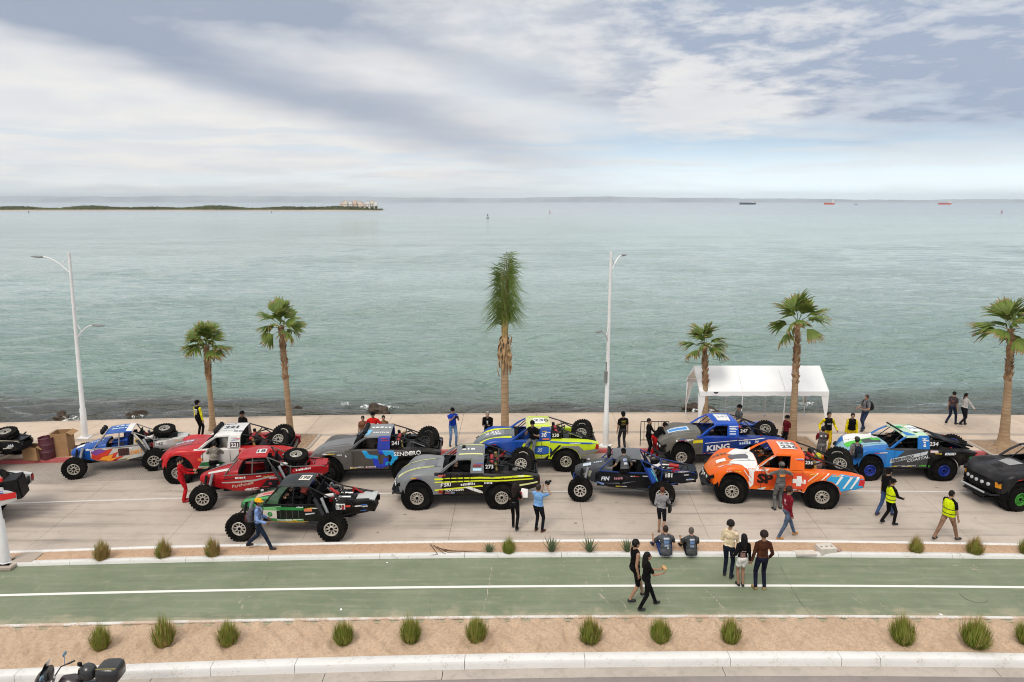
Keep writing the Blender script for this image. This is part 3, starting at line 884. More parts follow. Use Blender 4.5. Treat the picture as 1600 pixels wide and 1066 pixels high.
    # ---- bedsides
    for sy in (-1, 1):
        q = MB(); secs = []
        for x in [.66, .60, .59, .5, .4, .25, .1, 0, -.1, -.25, -.4, -.5, -.59, -.60, -.75, -.95, -1.15, tail+.06, tail]:
            zt = lin(-x, [-.66, .5, 1.0, -tail], [1.325, 1.29, 1.25, 1.16])
            if abs(x) < .595: zl = .46 + math.sqrt(max(0, .595**2 - x*x))*.98
            elif x > 0: zl = .56
            else: zl = lin(-x, [.6, -tail], [.66, .84])
            zl = min(zl, zt-.10)
            W = .955 + .045*math.exp(-(x/.55)**2) - .07*max(0, (-x-.8)/.5)**2
            secs.append([(x, sy*y, z) for y, z in ((W+.01, zl), (W+.025, zl+.05), (W+.012, (zl+zt)/2), (W-.005, zt-.05), (W-.05, zt), (.64, zt+.01), (.62, zt-.30))])
        q.loft(secs); c.part(q, 'bedside', get('bed'), True)
        q = MB(); q.lathe([(.585, -.02), (.585, .30)], (0, sy*.62, .46), 'Y', 24); c.part(q, 'wheel_arch', M_cock)
        q = MB(); q.box((tail+.005, sy*.78, 1.02), (.03, .20, .16)); c.part(q, 'tail_light', M_redb)
    q = MB(); q.box((-.32, 0, .92), (1.95, 1.26, .10)); c.part(q, 'bed_floor', M_cock)
    q = MB(); q.box((tail+.06, 0, 1.0), (.05, 1.5, .26)); c.part(q, 'tailgate', get('tailgate') if 'tailgate' in P else M_black)
    q = MB(); q.box((1.45, 0, .545), (1.75, 1.74, .13)); q.box((1.2, 0, .60), (3.3, 1.15, .24)); c.part(q, 'chassis_and_shade_box', M_black)  # wide low box added to deepen shade underneath; also forms the black sills
    # ---- bed hardware
    for sy in (-1, 1):
        c.tubes([[(.62, sy*.66, roofz-.05), (.10, sy*.60, 1.66), (-1.18, sy*.50, 1.20)], [(.62, sy*.62, 1.35), (-.15, sy*.60, 1.58)]], .026)
        c.tubes([[(.30, sy*.66, .62), (.42, sy*.56, 1.60)]], .062, 'shock_absorber', M_black)
        c.tubes([[(.05, sy*.66, .55), (.22, sy*.52, 1.55)]], .05, 'coil_spring', M_gold)
        c.tubes([[(1.15, sy*.52, .55), (.05, sy*.62, .46)]], .06, 'trailing_arm', M_tube)
        c.tubes([[(2.95, sy*.30, .62), (2.95, sy*.80, .47)], [(2.72, sy*.34, .56), (2.93, sy*.80, .42)]], .035, 'suspension_arm', M_tube)
        c.tubes([[(2.86, sy*.66, .50), (2.66, sy*.52, 1.18)]], .06, 'coil_spring', M_gold)
        c.tubes([[(3.06, sy*.66, .50), (3.12, sy*.52, 1.12)]], .05, 'shock_absorber', M_steel)
    c.tubes([[(.10, -.60, 1.66), (.10, .60, 1.66)], [(.10, -.6, 1.66), (-1.18, .5, 1.20)], [(-1.18, -.5, 1.20), (-1.18, .5, 1.20)]], .024)
    c.tubes([[(0, -.8, .46), (0, .8, .46)]], .08, 'rear_axle', M_tube)
    q = MB(); q.box((.36, 0, 1.18), (.34, .95, .42)); c.part(q, 'radiator', M_black)
    q = MB(); q.box((-.10, 0, 1.10), (.30, .9, .28)); c.part(q, 'fuel_cell', M_tube)
    rb = random.Random(len(label)); cmix = [M_black, M_black, M_tube, M_steel, M_redb, M_tube]
    for k in range(9):
        x, y, z = rb.uniform(-1.05, .5), rb.uniform(-.5, .58), rb.uniform(1.1, 1.42); q = MB()
        if k % 3 == 0: q.box((x, y, z), (rb.uniform(.12, .3), rb.uniform(.1, .25), rb.uniform(.1, .22)), (0, rb.uniform(-.3, .3), rb.uniform(0, 1))); c.part(q, 'tool_box', rb.choice(cmix))
        else: q.tube([(x, y, z), (x+rb.uniform(-.3, .3), y+rb.uniform(-.2, .2), z+.16), (x+rb.uniform(-.5, .5), y+rb.uniform(-.3, .3), z-.1)], rb.uniform(.02, .04), 8); c.part(q, 'hose', rb.choice(cmix))
    for k, y in enumerate((-.2, .2)):
        q = MB(); q.lathe([(.03, -.2), (.075, -.17), (.075, .17), (.03, .2)], (.36, y, 1.47), 'Y', 14); c.part(q, 'fire_bottle', M_redb)
    for (x, y, z) in spares:
        c.wheel(x, y, z, .42, .29, tuple(.55*q_ for q_ in rim), style, True, (R(62+random.uniform(-8, 8)), R(30), R(24+random.uniform(-6, 10))))
    # ---- panel seams, bonnet pins
    sm = M_black_d
    for x, z0, z1 in ((2.02, .60, 1.27), (.672, .60, 1.27), (1.0, .60, 1.27)): c.poly('L', [(x, z0), (x-.012, z0), (x-.012, z1), (x, z1)], sm, 'panel_seam', .012, .3)
    for sy in (1, -1):
        c.poly('T', [(3.5, sy*.37), (2.12, sy*.40), (2.12, sy*.412), (3.5, sy*.382)], sm, 'panel_seam', .010, .2)
        for x in (3.3, 2.35): c.poly('T', [(x, sy*.33), (x-.04, sy*.33), (x-.04, sy*.29), (x, sy*.29)], sm, 'bonnet_pin', .012, .2)
    # ---- wheels
    for x in (0, wb):
        for sy in (1, -1):
            c.wheel(x, sy*.86, .45, .45, .31, rim, style, sy > 0)
    if lamps: light_bar(c, 1.62, (lampz or roofz+.03), .52, lamps, .11)
    return c

def buggy(label, cols, rim, style='spoke', spare=None, lamps=3, pod=True, roofz=1.70):
    c = Car('race_buggy', label, 'race buggy', 'open-wheel race buggies on the street')
    P = {k: paint(v) for k, v in cols.items()}
    get = lambda k: P.get(k) or P['body']
    # ---- nose and bonnet
    q = MB(); secs = []
    for x, w, zt, zb in ((3.20, .22, .93, .80), (3.10, .28, .99, .74), (2.9, .34, 1.05, .68), (2.6, .42, 1.12, .60), (2.3, .52, 1.19, .54), (2.0, .60, 1.24, .50), (1.80, .62, 1.255, .50)):
        half = [(w, zb), (w+.02, (zb+zt)/2), (w, zt-.10), (w-.06, zt-.025), (w*.5, zt+.012), (0, zt+.02)]
        secs.append([(x, y, z) for y, z in half] + [(x, -y, z) for y, z in half[-2::-1]])
    q.loft(secs, cap=True); c.part(q, 'bonnet', get('hood'), True)
    # ---- side tub
    for sy in (-1, 1):
        q = MB(); secs = []
        for x, y, zb, zt in ((2.42, .54, .62, .98), (2.2, .60, .52, 1.08), (1.9, .645, .46, 1.10), (1.4, .66, .44, 1.06), (.9, .66, .45, 1.06), (.55, .645, .52, 1.10), (.30, .60, .60, 1.05)):
            secs.append([(x, sy*(y-.06), zb), (x, sy*y, zb+.06), (x, sy*(y+.012), (zb+zt)/2), (x, sy*y, zt-.03), (x, sy*(y-.05), zt), (x, sy*(y-.12), zt-.02)])
        q.loft(secs); c.part(q, 'side_panel', get('side'), True)
    q = MB(); q.box((1.3, 0, .52), (2.1, 1.1, .08)); c.part(q, 'floor_pan', M_cock)
    q = MB(); q.box((.60, 0, 1.05), (.04, 1.1, .9)); c.part(q, 'bulkhead', M_cock)
    q = MB(); q.box((1.86, 0, 1.05), (.2, 1.0, .30)); c.part(q, 'dashboard', M_cock)
    for sy in (-1, 1):
        q = MB(); q.box((1.15, sy*.29, .72), (.5, .42, .14)); q.box((.86, sy*.29, 1.02), (.14, .42, .62), (0, -.2, 0)); q.box((.85, sy*.29, 1.38), (.13, .3, .16)); c.part(q, 'seat', M_cock)
    # ---- roof
    q = MB(); secs = []
    for x, w, dz in ((1.82, .46, -.06), (1.72, .50, -.01), (1.4, .53, .01), (1.0, .54, .02), (.78, .54, .0)):
        half = [(w+.02, -.05), (w, -.01), (w*.8, .01), (w*.4, .02), (0, .025)]
        secs.append([(x, y, roofz+dz+z) for y, z in half] + [(x, -y, roofz+dz+z) for y, z in half[-2::-1]])
    q.loft(secs); c.part(q, 'roof', get('roof'), True)
    # ---- tube frame
    fm = paint(cols.get('frame', (0.05, 0.052, 0.056)))
    for sy in (-1, 1):
        c.tubes([[(2.25, sy*.54, 1.12), (1.78, sy*.50, roofz-.05)], [(.80, sy*.54, roofz-.04), (.50, sy*.60, 1.05)],
                 [(.80, sy*.54, roofz-.04), (.0, sy*.56, 1.24), (-1.15, sy*.36, 1.12)], [(2.3, sy*.57, 1.08), (1.4, sy*.66, 1.09), (.5, sy*.64, 1.11)],
                 [(1.32, sy*.66, 1.08), (1.28, sy*.53, roofz-.03)], [(.5, sy*.62, .56), (-.4, sy*.50, .70), (-1.2, sy*.34, .88)], [(-1.15, sy*.36, 1.12), (-1.28, sy*.3, .98), (-1.2, sy*.34, .88)],
                 [(3.05, sy*.26, .76), (3.25, sy*.22, .60), (3.05, sy*.30, .52)], [(.0, sy*.56, 1.24), (.05, sy*.56, .64)], [(-.55, sy*.48, 1.17), (-.1, sy*.54, .66)]], .024, 'tube_frame', fm)
    c.tubes([[(-1.15, -.36, 1.12), (-1.15, .36, 1.12)], [(3.25, -.22, .60), (3.25, .22, .60)], [(0, -.56, 1.24), (0, .56, 1.24)], [(2.1, 0, 1.24), (1.78, 0, roofz-.04)]], .022, 'tube_frame', fm)
    # ---- suspension
    for sy in (-1, 1):
        c.tubes([[(2.75, sy*.30, .70), (2.9, sy*.82, .46)], [(3.02, sy*.26, .62), (2.92, sy*.82, .40)], [(2.70, sy*.32, .86), (2.86, sy*.78, .56)]], .03, 'suspension_arm', M_tube)
        c.tubes([[(2.84, sy*.62, .52), (2.70, sy*.42, 1.12)]], .055, 'coil_spring', M_steel)
        c.tubes([[(2.98, sy*.60, .52), (2.92, sy*.38, 1.06)]], .045, 'shock_absorber', M_black)
        c.tubes([[(1.0, sy*.60, .50), (.35, sy*.70, .48), (.02, sy*.78, .45)]], .055, 'trailing_arm', M_tube)
        c.tubes([[(.18, sy*.74, .52), (.62, sy*.62, 1.30)]], .062, 'shock_absorber', paint(cols.get('shock', (.06, .06, .065))))
        c.tubes([[(.05, sy*.76, .55), (.40, sy*.60, 1.32)]], .05, 'coil_spring', M_steel)
    # ---- engine bay and tail
    q = MB(); q.box((-.25, 0, .78), (.75, .62, .42)); q.box((-.25, .16, 1.03), (.6, .2, .16)); q.box((-.25, -.16, 1.03), (.6, .2, .16)); c.part(q, 'engine', M_tube)
    for sy in (-1, 1):
        q = MB(); q.tube([(-.05, sy*.16, 1.15), (-.45, sy*.16, 1.15)], .05, 12); c.part(q, 'intake_pipe', M_steel)
        q = MB(); q.lathe([(.03, -.17), (.062, -.15), (.062, .15), (.03, .17)], (.22, sy*.30, 1.27), 'X', 14, False, (0, .15, 0)); c.part(q, 'canister', vinyl((.66, .62, .60)) if sy > 0 else M_black)
    rb = random.Random(len(label)); cmix = [M_black, M_black, M_tube, M_steel, M_redb, M_tube, M_black]
    for k in range(16):
        x, y, z = rb.uniform(-.9, .45), rb.uniform(-.42, .5), rb.uniform(1.0, 1.30) - .0; q = MB()
        if k % 3 == 0: q.box((x, y, z-.04), (rb.uniform(.1, .28), rb.uniform(.08, .2), rb.uniform(.08, .2)), (0, rb.uniform(-.3, .3), rb.uniform(0, 1))); c.part(q, 'engine_cover', rb.choice(cmix))
        else: q.tube([(x, y, z), (x+rb.uniform(-.25, .25), y+rb.uniform(-.2, .2), z+.14), (x+rb.uniform(-.4, .4), y+rb.uniform(-.2, .2), z-.1)], rb.uniform(.015, .035), 8); c.part(q, 'hose', rb.choice(cmix))
    if pod:
        for sy in (-1, 1):
            q = MB(); secs = []
            for x, y, zb, zt in ((.02, .56, .86, 1.10), (-.3, .55, .76, 1.15), (-.7, .50, .70, 1.18), (-1.05, .42, .74, 1.16), (-1.30, .33, .86, 1.06)):
                secs.append([(x, sy*(y-.04), zb), (x, sy*y, zb+.05), (x, sy*(y+.01), (zb+zt)/2), (x, sy*y, zt-.03), (x, sy*(y-.05), zt), (x, sy*(y-.16), zt+.005)])
            q.loft(secs); c.part(q, 'tail_panel', get('tail'), True)
        q = MB(); q.box((-.95, 0, 1.13), (.62, .62, .04)); c.part(q, 'tail_deck', get('deck'), True)
        q = MB(); q.box((-.85, 0, .86), (.8, .6, .28)); c.part(q, 'fuel_cell', M_black)
    if spare:
        x, y, z = spare; c.wheel(x, y, z, .42, .27, rim, style, True, (R(78), R(0), R(10)))
    for x, r, w in ((0, .45, .32), (2.95, .44, .27)):
        for sy in (1, -1):
            c.wheel(x, sy*(.90 if x == 0 else .92), r, r, w, rim, style, sy > 0)
    c.tubes([[(0, -.8, .45), (0, .8, .45)]], .05, 'rear_axle', M_tube)
    if lamps: light_bar(c, 1.95, roofz+.0, .40, lamps, .12)
    return c

ALLOY = (0.47, 0.435, 0.38)
BLK = (0.0065, 0.0065, 0.007); WHT = (0.78, 0.77, 0.745)
CARS = {}

# --- 273: grey and black truck with yellow stripes, in front
c = truck('grey and black race truck with yellow stripes, number 273, beside the photographer in light blue', dict(body=c8(126, 128, 130), fender=c8(132, 134, 136), hood=c8(132, 134, 136), nose=c8(120, 122, 124), door=c8(24, 22, 22), bed=c8(24, 22, 22), tailgate=BLK), ALLOY, 'slot', lamps=0)
YL = c8(214, 222, 40); PY = c8(216, 218, 150)
for sy in (1, -1):
    c.poly('T', [(3.66, sy*.30), (2.4, sy*.34), (2.4, sy*.42), (3.66, sy*.40)], PY, 'stripe')
    c.poly('T', [(1.5, sy*.40), (.66, sy*.40), (.66, sy*.50), (1.5, sy*.50)], PY, 'stripe')
c.poly('T', [(2.75, .22), (2.30, .28), (2.30, -.28), (2.75, -.22)], c8(108, 110, 114), 'bonnet_scoop')
for z0, z1, h in ((1.10, 1.21, .065), (1.00, 1.11, .045)):
    c.poly('L', [(2.33, z0), (-1.1, z1), (-1.1, z1+h), (2.33, z0+h)], YL, 'stripe', .001, .2)
c.poly('L', [(2.33, .70), (.66, .86), (.66, .91), (2.33, .76)], YL, 'stripe', .001)
c.poly('L', [(-.62, .88), (-1.25, .98), (-1.25, 1.03), (-.62, .94)], PY, 'stripe', .001)
c.text('L', "F'SRI", 2.12, .85, .145, WHT, 5, .2, .03); c.marks('L', 1.42, .89, .5, .10, WHT, 1, 5)
c.text('L', 'YOKOHAMA', 1.98, .665, .085, WHT, 4, .2, .02); c.marks('L', .60, .97, .28, .07, WHT, 2, 4)
c.marks('L', .05, 1.12, .48, .075, c8(60, 40, 20), 3, 2)
c.poly('L', [(1.32, .84), (.75, .60), (.66, .62), (.66, .68), (1.1, .86)], WHT, 'graphic', .002)
c.poly('L', [(2.2, 1.22), (1.95, 1.24), (1.95, 1.30), (2.2, 1.28)], c8(190, 90, 80), 'sponsor_decal', .003)
c.poly('L', [(2.22, .62), (2.06, .60), (2.04, .72), (2.18, .74)], c8(150, 40, 40), 'sponsor_decal', .003)
c.poly('L', [(1.0, 1.42), (.70, 1.42), (.70, 1.50), (1.0, 1.50)], c8(190, 225, 245), 'sponsor_decal', .003)
c.poly('L', [(1.0, 1.55), (.72, 1.55), (.72, 1.60), (1.0, 1.60)], c8(120, 50, 50), 'sponsor_decal', .003)
c.marks('T', 1.4, .10, .5, .2, WHT, 4)
for x in np.linspace(2.0, 1.1, 5):
    q = MB(); q.box((x, .975, 1.20), (.025, .012, .30)); c.part(q, 'window_net_strap', M_black)
q = MB(); q.box((1.55, .978, 1.14), (.95, .012, .025)); c.part(q, 'window_net_strap', M_black)
q = MB(); q.box((.42, .70, 1.50), (.34, .02, .22)); c.part(q, 'number_board', BLK and M_black, True); c.bvh = None
c.text('L', '273', .57, 1.42, .15, WHT, 0, 0, .03, 'race_number')
q = MB(); q.box((1.35, -.1, roofz_ := 1.92), (.12, .14, .10)); c.part(q, 'roof_intake', M_black)
c.place(G(652, 798), G(784, 797), 1.0); CARS['273'] = c

# --- 236: orange truck
OR = c8(236, 112, 22); CY = c8(48, 152, 205)
c = truck('orange and white race truck with a white cross on its side, number 236', dict(body=OR, fender=OR, hood=c8(228, 122, 45), nose=OR, cab=OR, door=OR, bed=OR, tailgate=BLK), ALLOY, 'slot', lamps=0)
c.poly('T', [(2.10, .93), (2.55, .94), (2.78, .66), (3.02, .40), (2.80, .20), (2.80, -.20), (3.02, -.40), (2.6, -.85), (2.10, -.9)], WHT, 'graphic', 0, .06)
c.poly('T', [(2.98, .12), (2.86, .20), (2.36, .24), (2.30, .0), (2.36, -.24), (2.86, -.20), (2.98, -.12)], c8(92, 92, 98), 'bonnet_scoop', .004, .06)
c.poly('T', [(3.42, .26), (3.1, .27), (3.1, .02), (3.42, .02)], WHT, 'number_panel', .002)
c.marks('T', 3.45, -.40, .45, .22, c8(150, 100, 75), 5)
c.poly('L', [(2.42, 1.28), (1.75, 1.32), (2.05, 1.0), (2.36, .62), (2.42, .8)], WHT, 'graphic', .0)
for k in range(4):
    z = .76 + .10*k; c.poly('L', [(2.60, z+.38), (2.33, z), (2.33, z+.035), (2.60, z+.42)], WHT if k % 2 else c8(220, 80, 20), 'stripe', .003)
for k, (x, w) in enumerate(((2.0, .05), (2.12, .04), (2.26, .03))):
    c.poly('T', [(3.4-.3*k, .55+.06*k), (3.36-.3*k, .50), (2.95-.3*k, .72), (3.0-.3*k, .78)], WHT, 'stripe', .002)
c.poly('L', [(2.26, .72), (.95, .72), (.95, 1.24), (2.26, 1.24)], c8(214, 70, 18), 'graphic', .001)
c.text('L', 'SP', 2.15, .80, .36, c8(30, 10, 9), 0, .0, .06, stretch=1.15)
RC = c8(216, 74, 40)
c.poly('L', [(.98, .66), (.60, .66), (.60, 1.22), (.98, 1.22)], RC, 'graphic', .002)
c.poly('L', [(.90, .66), (.58, .70), (.46, 1.16), (.70, 1.24), (.98, 1.22), (1.02, .9)], RC, 'graphic', .004)
c.poly('L', [(.86, .78), (.70, .78), (.70, 1.14), (.86, 1.14)], WHT, 'cross', .008)
c.poly('L', [(.99, .885), (.57, .885), (.57, 1.035), (.99, 1.035)], WHT, 'cross', .010)
for k, (x, l, w, col) in enumerate(((.45, .5, .035, WHT), (.28, .45, .02, c8(230, 160, 90)), (.1, .5, .05, WHT), (-.12, .42, .03, CY))):
    c.poly('L', [(x+.10, 1.30-l*.75), (x+.10+w, 1.30-l*.75), (x-.28+w, 1.30), (x-.28, 1.30)], col, 'stripe', .003)
for k, x in enumerate((2.2, 1.7, 1.2, .75)):
    c.poly('L', [(x, .56), (x-.3, .56), (x-.38, .66), (x-.3, .66)], WHT, 'stripe', .006)
c.poly('L', [(-.02, 1.05), (-.30, 1.32), (-1.34, 1.18), (-1.34, .82), (-.55, .62), (-.45, .80)], CY, 'graphic', .001)
for k, x in enumerate((-.30, -.62, -.85)):
    c.poly('L', [(x, .80), (x-.06, .80), (x-.36, 1.26), (x-.26, 1.27)], WHT, 'stripe', .004)
c.poly('L', [(-1.12, .92), (-1.32, .90), (-1.33, 1.10), (-1.16, 1.12)], c8(205, 40, 45), 'tail_light', .005)
c.poly('T', [(1.32, .36), (.78, .36), (.78, -.38), (1.32, -.38)], WHT, 'number_panel', .002)
c.text('T', '236', 1.26, .30, .28, c8(90, 92, 100), 0, 0, .03, 'race_number'); c.text('T', '236', 1.26, -.06, .28, c8(120, 122, 130), 0, 0, .03, 'race_number')
c.poly('L', [(2.13, 1.36), (1.62, 1.76), (1.52, 1.76), (2.04, 1.34)], WHT, 'graphic', .002)
q = MB(); q.box((.46, .72, 1.50), (.28, .02, .34)); c.part(q, 'number_board', M_black, True); c.bvh = None
c.text('L', '236', .57, 1.50, .13, WHT, 0, 0, .03, 'race_number')
c.place(G(1142.5, 787.4), G(1282.7, 796.4), 1.0); CARS['236'] = c

# --- 241: grey and black truck with the blue chain links
c = truck('matt grey and black race truck with blue angular links on its side, number 241', dict(body=c8(88, 84, 80), fender=c8(98, 95, 92), hood=c8(128, 128, 128), nose=c8(95, 92, 88), cab=c8(108, 110, 112), roof=c8(138, 142, 145), door=c8(88, 83, 78), bed=c8(32, 29, 28), quarter=c8(42, 62, 160), tailgate=BLK), (0.05, 0.05, 0.055), 'slot', lamps=5)
DB = c8(40, 62, 190); LB = c8(28, 150, 205)
for pts, col, l in (([(1.68, 1.30), (1.52, 1.02), (1.10, .94), (1.06, 1.10), (1.40, 1.16), (1.50, 1.30)], LB, .003),
                    ([(1.28, 1.03), (1.22, .66), (.98, .57), (.68, .70), (.66, 1.0), (.85, 1.02), (.88, .78), (1.02, .74), (1.08, .96)], DB, .005),
                    ([(.92, 1.30), (.78, 1.08), (.60, 1.16), (.52, 1.05), (.60, .86), (.78, .86), (.80, .72), (.46, .74), (.30, 1.06), (.48, 1.30)], LB, .007),
                    ([(1.06, 1.32), (.70, 1.30), (.72, 1.16), (1.02, 1.16)], DB, .002)):
    c.poly('L', pts, col, 'graphic', l)
c.text('L', 'SENDERO', .46, 1.10, .155, WHT, 2, 0, .015, stretch=1.12)
c.marks('L', 2.15, .62, .5, .055, WHT, 1, 1); c.marks('L', 1.55, .62, .35, .07, WHT, 2, 1)
c.marks('T', 1.40, .0, .7, .2, WHT, 3); c.marks('T', 1.3, .50, .6, .10, c8(225, 225, 225), 4)
c.poly('T', [(1.58, .62), (1.42, .62), (1.34, .2), (1.56, .1)], c8(120, 190, 225), 'graphic', .003)
c.text('L', '6', 2.30, 1.06, .10, WHT, 20, 0, .02); 
q = MB(); q.box((.40, .70, 1.48), (.40, .02, .26)); c.part(q, 'number_board', M_black, True); c.bvh = None
c.text('L', '241', .57, 1.44, .16, WHT, 2, .1, .03, 'race_number')
c.marks('L', .12, 1.32, .3, .05, WHT, 5, -6)
c.place(FL=G(515, 757), yaw=R(3.0), sc=.985); CARS['241'] = c

# --- 230: blue and lime truck
BL = c8(30, 82, 165); LM = c8(205, 226, 36)
c = truck('blue and lime race truck with an oval badge, number 230, near the tied-up palm', dict(body=BL, fender=BL, hood=c8(120, 128, 130), nose=BL, cab=BL, roof=c8(205, 210, 140), door=BL, bed=LM, tailgate=BLK), (0.50, 0.48, 0.40), 'slot', lamps=0)
for sy in (1, -1):
    c.poly('T', [(3.6, sy*.44), (2.2, sy*.46), (2.2, sy*.62), (3.5, sy*.58)], YL, 'stripe', .002)
    c.poly('T', [(1.5, sy*.52), (.64, sy*.52), (.64, sy*.66), (1.5, sy*.66)], LM, 'stripe', .002)
c.poly('T', [(3.4, .3), (2.5, .32), (2.5, -.3), (3.4, -.3)], c8(128, 132, 134), 'graphic', .001)
c.text('T', '230', 3.3, .05, .3, WHT, 0, 0, .02); c.marks('T', 2.95, .22, .3, .16, c8(220, 230, 240), 1)
c.poly('T', [(1.3, .36), (.82, .36), (.82, -.3), (1.3, -.3)], WHT, 'number_panel', .003); c.text('T', '230', 1.26, .16, .3, c8(60, 62, 70), 0, 0, .02, 'race_number')
c.poly('L', [(1.75, .56), (1.38, 1.28), (.66, 1.30), (.66, .56)], LM, 'graphic', .001)
c.poly('L', [(2.05, .62), (1.72, 1.22), (1.60, 1.22), (1.95, .60)], LM, 'stripe', .002)
v = [(.98+.42*math.cos(t), .93+.20*math.sin(t)) for t in np.linspace(0, 6.283, 24)[:-1]]
c.poly('L', v, c8(35, 40, 60), 'badge', .004)
v = [(.98+.38*math.cos(t), .93+.165*math.sin(t)) for t in np.linspace(0, 6.283, 24)[:-1]]
c.poly('L', v, c8(40, 96, 180), 'badge', .008); c.text('L', '3S', 1.16, .86, .15, c8(210, 225, 235), 3, .2, .03, lift=.012)
c.poly('L', [(.66, 1.32), (-1.3, 1.22), (-1.3, 1.16), (.66, 1.26)], BL, 'stripe', .003, .2)
c.poly('L', [(.62, .60), (.16, 1.12), (-.5, 1.12), (-.72, .92), (-1.33, .98), (-1.33, .84), (-.55, .60), (-.40, .8), (0, 1.0), (.5, .56)], c8(130, 128, 126), 'graphic', .003)
c.poly('L', [(.88, .56), (.30, 1.16), (.20, 1.16), (.70, .56)], BLK, 'stripe', .006)
c.poly('L', [(-1.18, .96), (-1.32, .94), (-1.32, 1.14), (-1.22, 1.16)], c8(170, 30, 36), 'tail_light', .006)
c.text('L', '30', 1.00, 1.46, .16, WHT, 2, .1, .02, 'race_number'); c.poly('L', [(.95, 1.36), (.68, 1.36), (.68, 1.41), (.95, 1.41)], c8(225, 120, 50), 'sponsor_decal', .003)
q = MB(); q.box((.38, .70, 1.46), (.44, .02, .26)); c.part(q, 'number_board', M_black, True); c.bvh = None
c.text('L', '230', .56, 1.40, .15, WHT, 2, .05, .03, 'race_number')
c.place(FL=G(884, 738) + Vector((-2.87, -.04, 0)), RL=G(884, 738)); CARS['230'] = c

# --- 247: blue truck with KING on its side
KB = c8(28, 88, 185)
c = truck('bright blue race truck with stripped grey nose and KING on its side, number 247', dict(body=KB, fender=c8(104, 100, 92), hood=c8(122, 120, 114), nose=c8(60, 58, 55), cab=KB, door=c8(24, 70, 160), bed=c8(24, 62, 140), tailgate=BLK), ALLOY, 'slot', lamps=0, spares=((-.75, .05, 1.32),))
c.poly('T', [(3.35, .18), (2.5, .26), (2.5, -.22), (3.35, -.22)], c8(205, 220, 235), 'graphic', .002); c.poly('T', [(3.3, .1), (2.55, .17), (2.55, -.13), (3.3, -.14)], c8(60, 135, 205), 'graphic', .004)
c.text('T', 'KING', 3.2, -.10, .16, c8(225, 232, 240), 0, 0, .01)
c.marks('L', 3.2, 1.12, .55, .085, WHT, 1, 4)
c.poly('L', [(2.5, 1.05), (2.1, 1.08), (2.1, 1.2), (2.5, 1.18)], c8(214, 200, 40), 'sponsor_decal', .003)
c.poly('L', [(2.0, .60), (.66, .82), (.66, 1.22), (2.0, 1.02)], c8(18, 52, 118), 'graphic', .001)
c.text('L', 'KING', 1.92, .70, .25, WHT, 7, .12, .04, stretch=1.25)
for a, b in ((1.04, 1.0), (.585, .58)):
    c.poly('L', [(2.02, a-.0), (-.6, a+.26 if a > 1 else a+.30), (-.6, a+.285 if a > 1 else a+.32), (2.02, a+.025)], WHT, 'stripe', .004, .2)
c.marks('L', .60, 1.02, .42, .11, c8(190, 215, 240), 2, 6); c.text('L', 'jap', .0, 1.09, .13, WHT, 5, .15, .02)
c.poly('T', [(1.38, .42), (.88, .46), (.80, -.34), (1.38, -.4)], WHT, 'number_panel', .002); c.text('T', '247', 1.34, .1, .26, c8(170, 175, 185), 0, 0, .02, 'race_number')
for z in (1.42, 1.52, 1.62, 1.70): c.poly('L', [(1.0, z), (.74, z), (.74, z+.045), (1.0, z+.045)], c8(205, 222, 240), 'sponsor_decal', .003)
q = MB(); q.box((.34, .70, 1.50), (.42, .02, .26)); c.part(q, 'number_board', M_black, True); c.bvh = None
c.text('L', '247', .52, 1.44, .15, WHT, 3, .1, .03, 'race_number')
q = MB(); secs = [[(x, y, 1.34+.03*math.cos(y*2)+.05*(x+1.2)), (x, y, 1.37+.03*math.cos(y*2)+.05*(x+1.2))] for y in np.linspace(-.95, -.45, 5) for x in (0,)]
q.box((-.55, -.72, 1.36), (1.5, .42, .04), (0, .06, 0)); c.part(q, 'bed_cover', paint(KB))
c.place(FL=G(1064, 731), yaw=R(-1.0), sc=.97); CARS['247'] = c

# --- 234: blue, white and black truck
B2 = c8(30, 118, 190)
c = truck('blue and black race truck with white and green bonnet and blue rims, number 234', dict(body=B2, fender=B2, hood=c8(150, 190, 205), nose=c8(30, 34, 40), cab=B2, roof=c8(195, 220, 190), door=c8(70, 72, 76), bed=c8(26, 26, 28), tailgate=BLK), c8(30, 60, 165), 'slot', lamps=0, spares=((-.85, .0, 1.20),), blunt=.10)
c.poly('T', [(3.55, -.1), (2.1, -.25), (2.1, -.9), (3.3, -.8)], WHT, 'graphic', .002, .08); c.poly('T', [(3.6, .30), (2.95, .15), (2.3, -.28), (2.9, -.2), (3.6, -.05)], c8(80, 190, 60), 'graphic', .005, .08)
c.poly('T', [(2.9, .22), (2.2, .25), (2.2, -.22), (2.9, -.12)], c8(60, 66, 68), 'bonnet_scoop', .007, .08); c.poly('T', [(2.5, .06), (2.15, .08), (2.15, -.2), (2.5, -.16)], c8(70, 175, 50), 'graphic', .01)
c.poly('T', [(1.5, .70), (1.1, .70), (1.5, .2)], B2, 'graphic', .002); c.poly('T', [(1.48, -.05), (1.2, -.05), (1.2, -.34), (1.48, -.34)], c8(40, 150, 90), 'graphic', .003)
c.poly('T', [(1.1, .35), (.66, .35), (.66, -.4), (1.1, -.4)], c8(235, 240, 238), 'number_panel', .003); c.text('T', '234', 1.06, .1, .25, c8(130, 150, 170), 0, 0, .02, 'race_number')
c.poly('L', [(2.34, .56), (2.34, 1.30), (1.62, 1.26), (2.12, .84), (2.05, .56)], B2, 'graphic', .001)
c.poly('L', [(2.18, .74), (.74, 1.12), (.70, 1.26), (2.16, .93)], c8(190, 196, 200), 'graphic', .003)
c.text('L', 'FIBERWERX', 2.10, .78, .115, c8(20, 20, 24), 14.5, .0, .03, lift=.012, stretch=1.12)
c.text('L', 'COASTAL', 1.5, .78, .12, c8(205, 208, 212), 13, .15, .02, lift=.004, stretch=1.25)
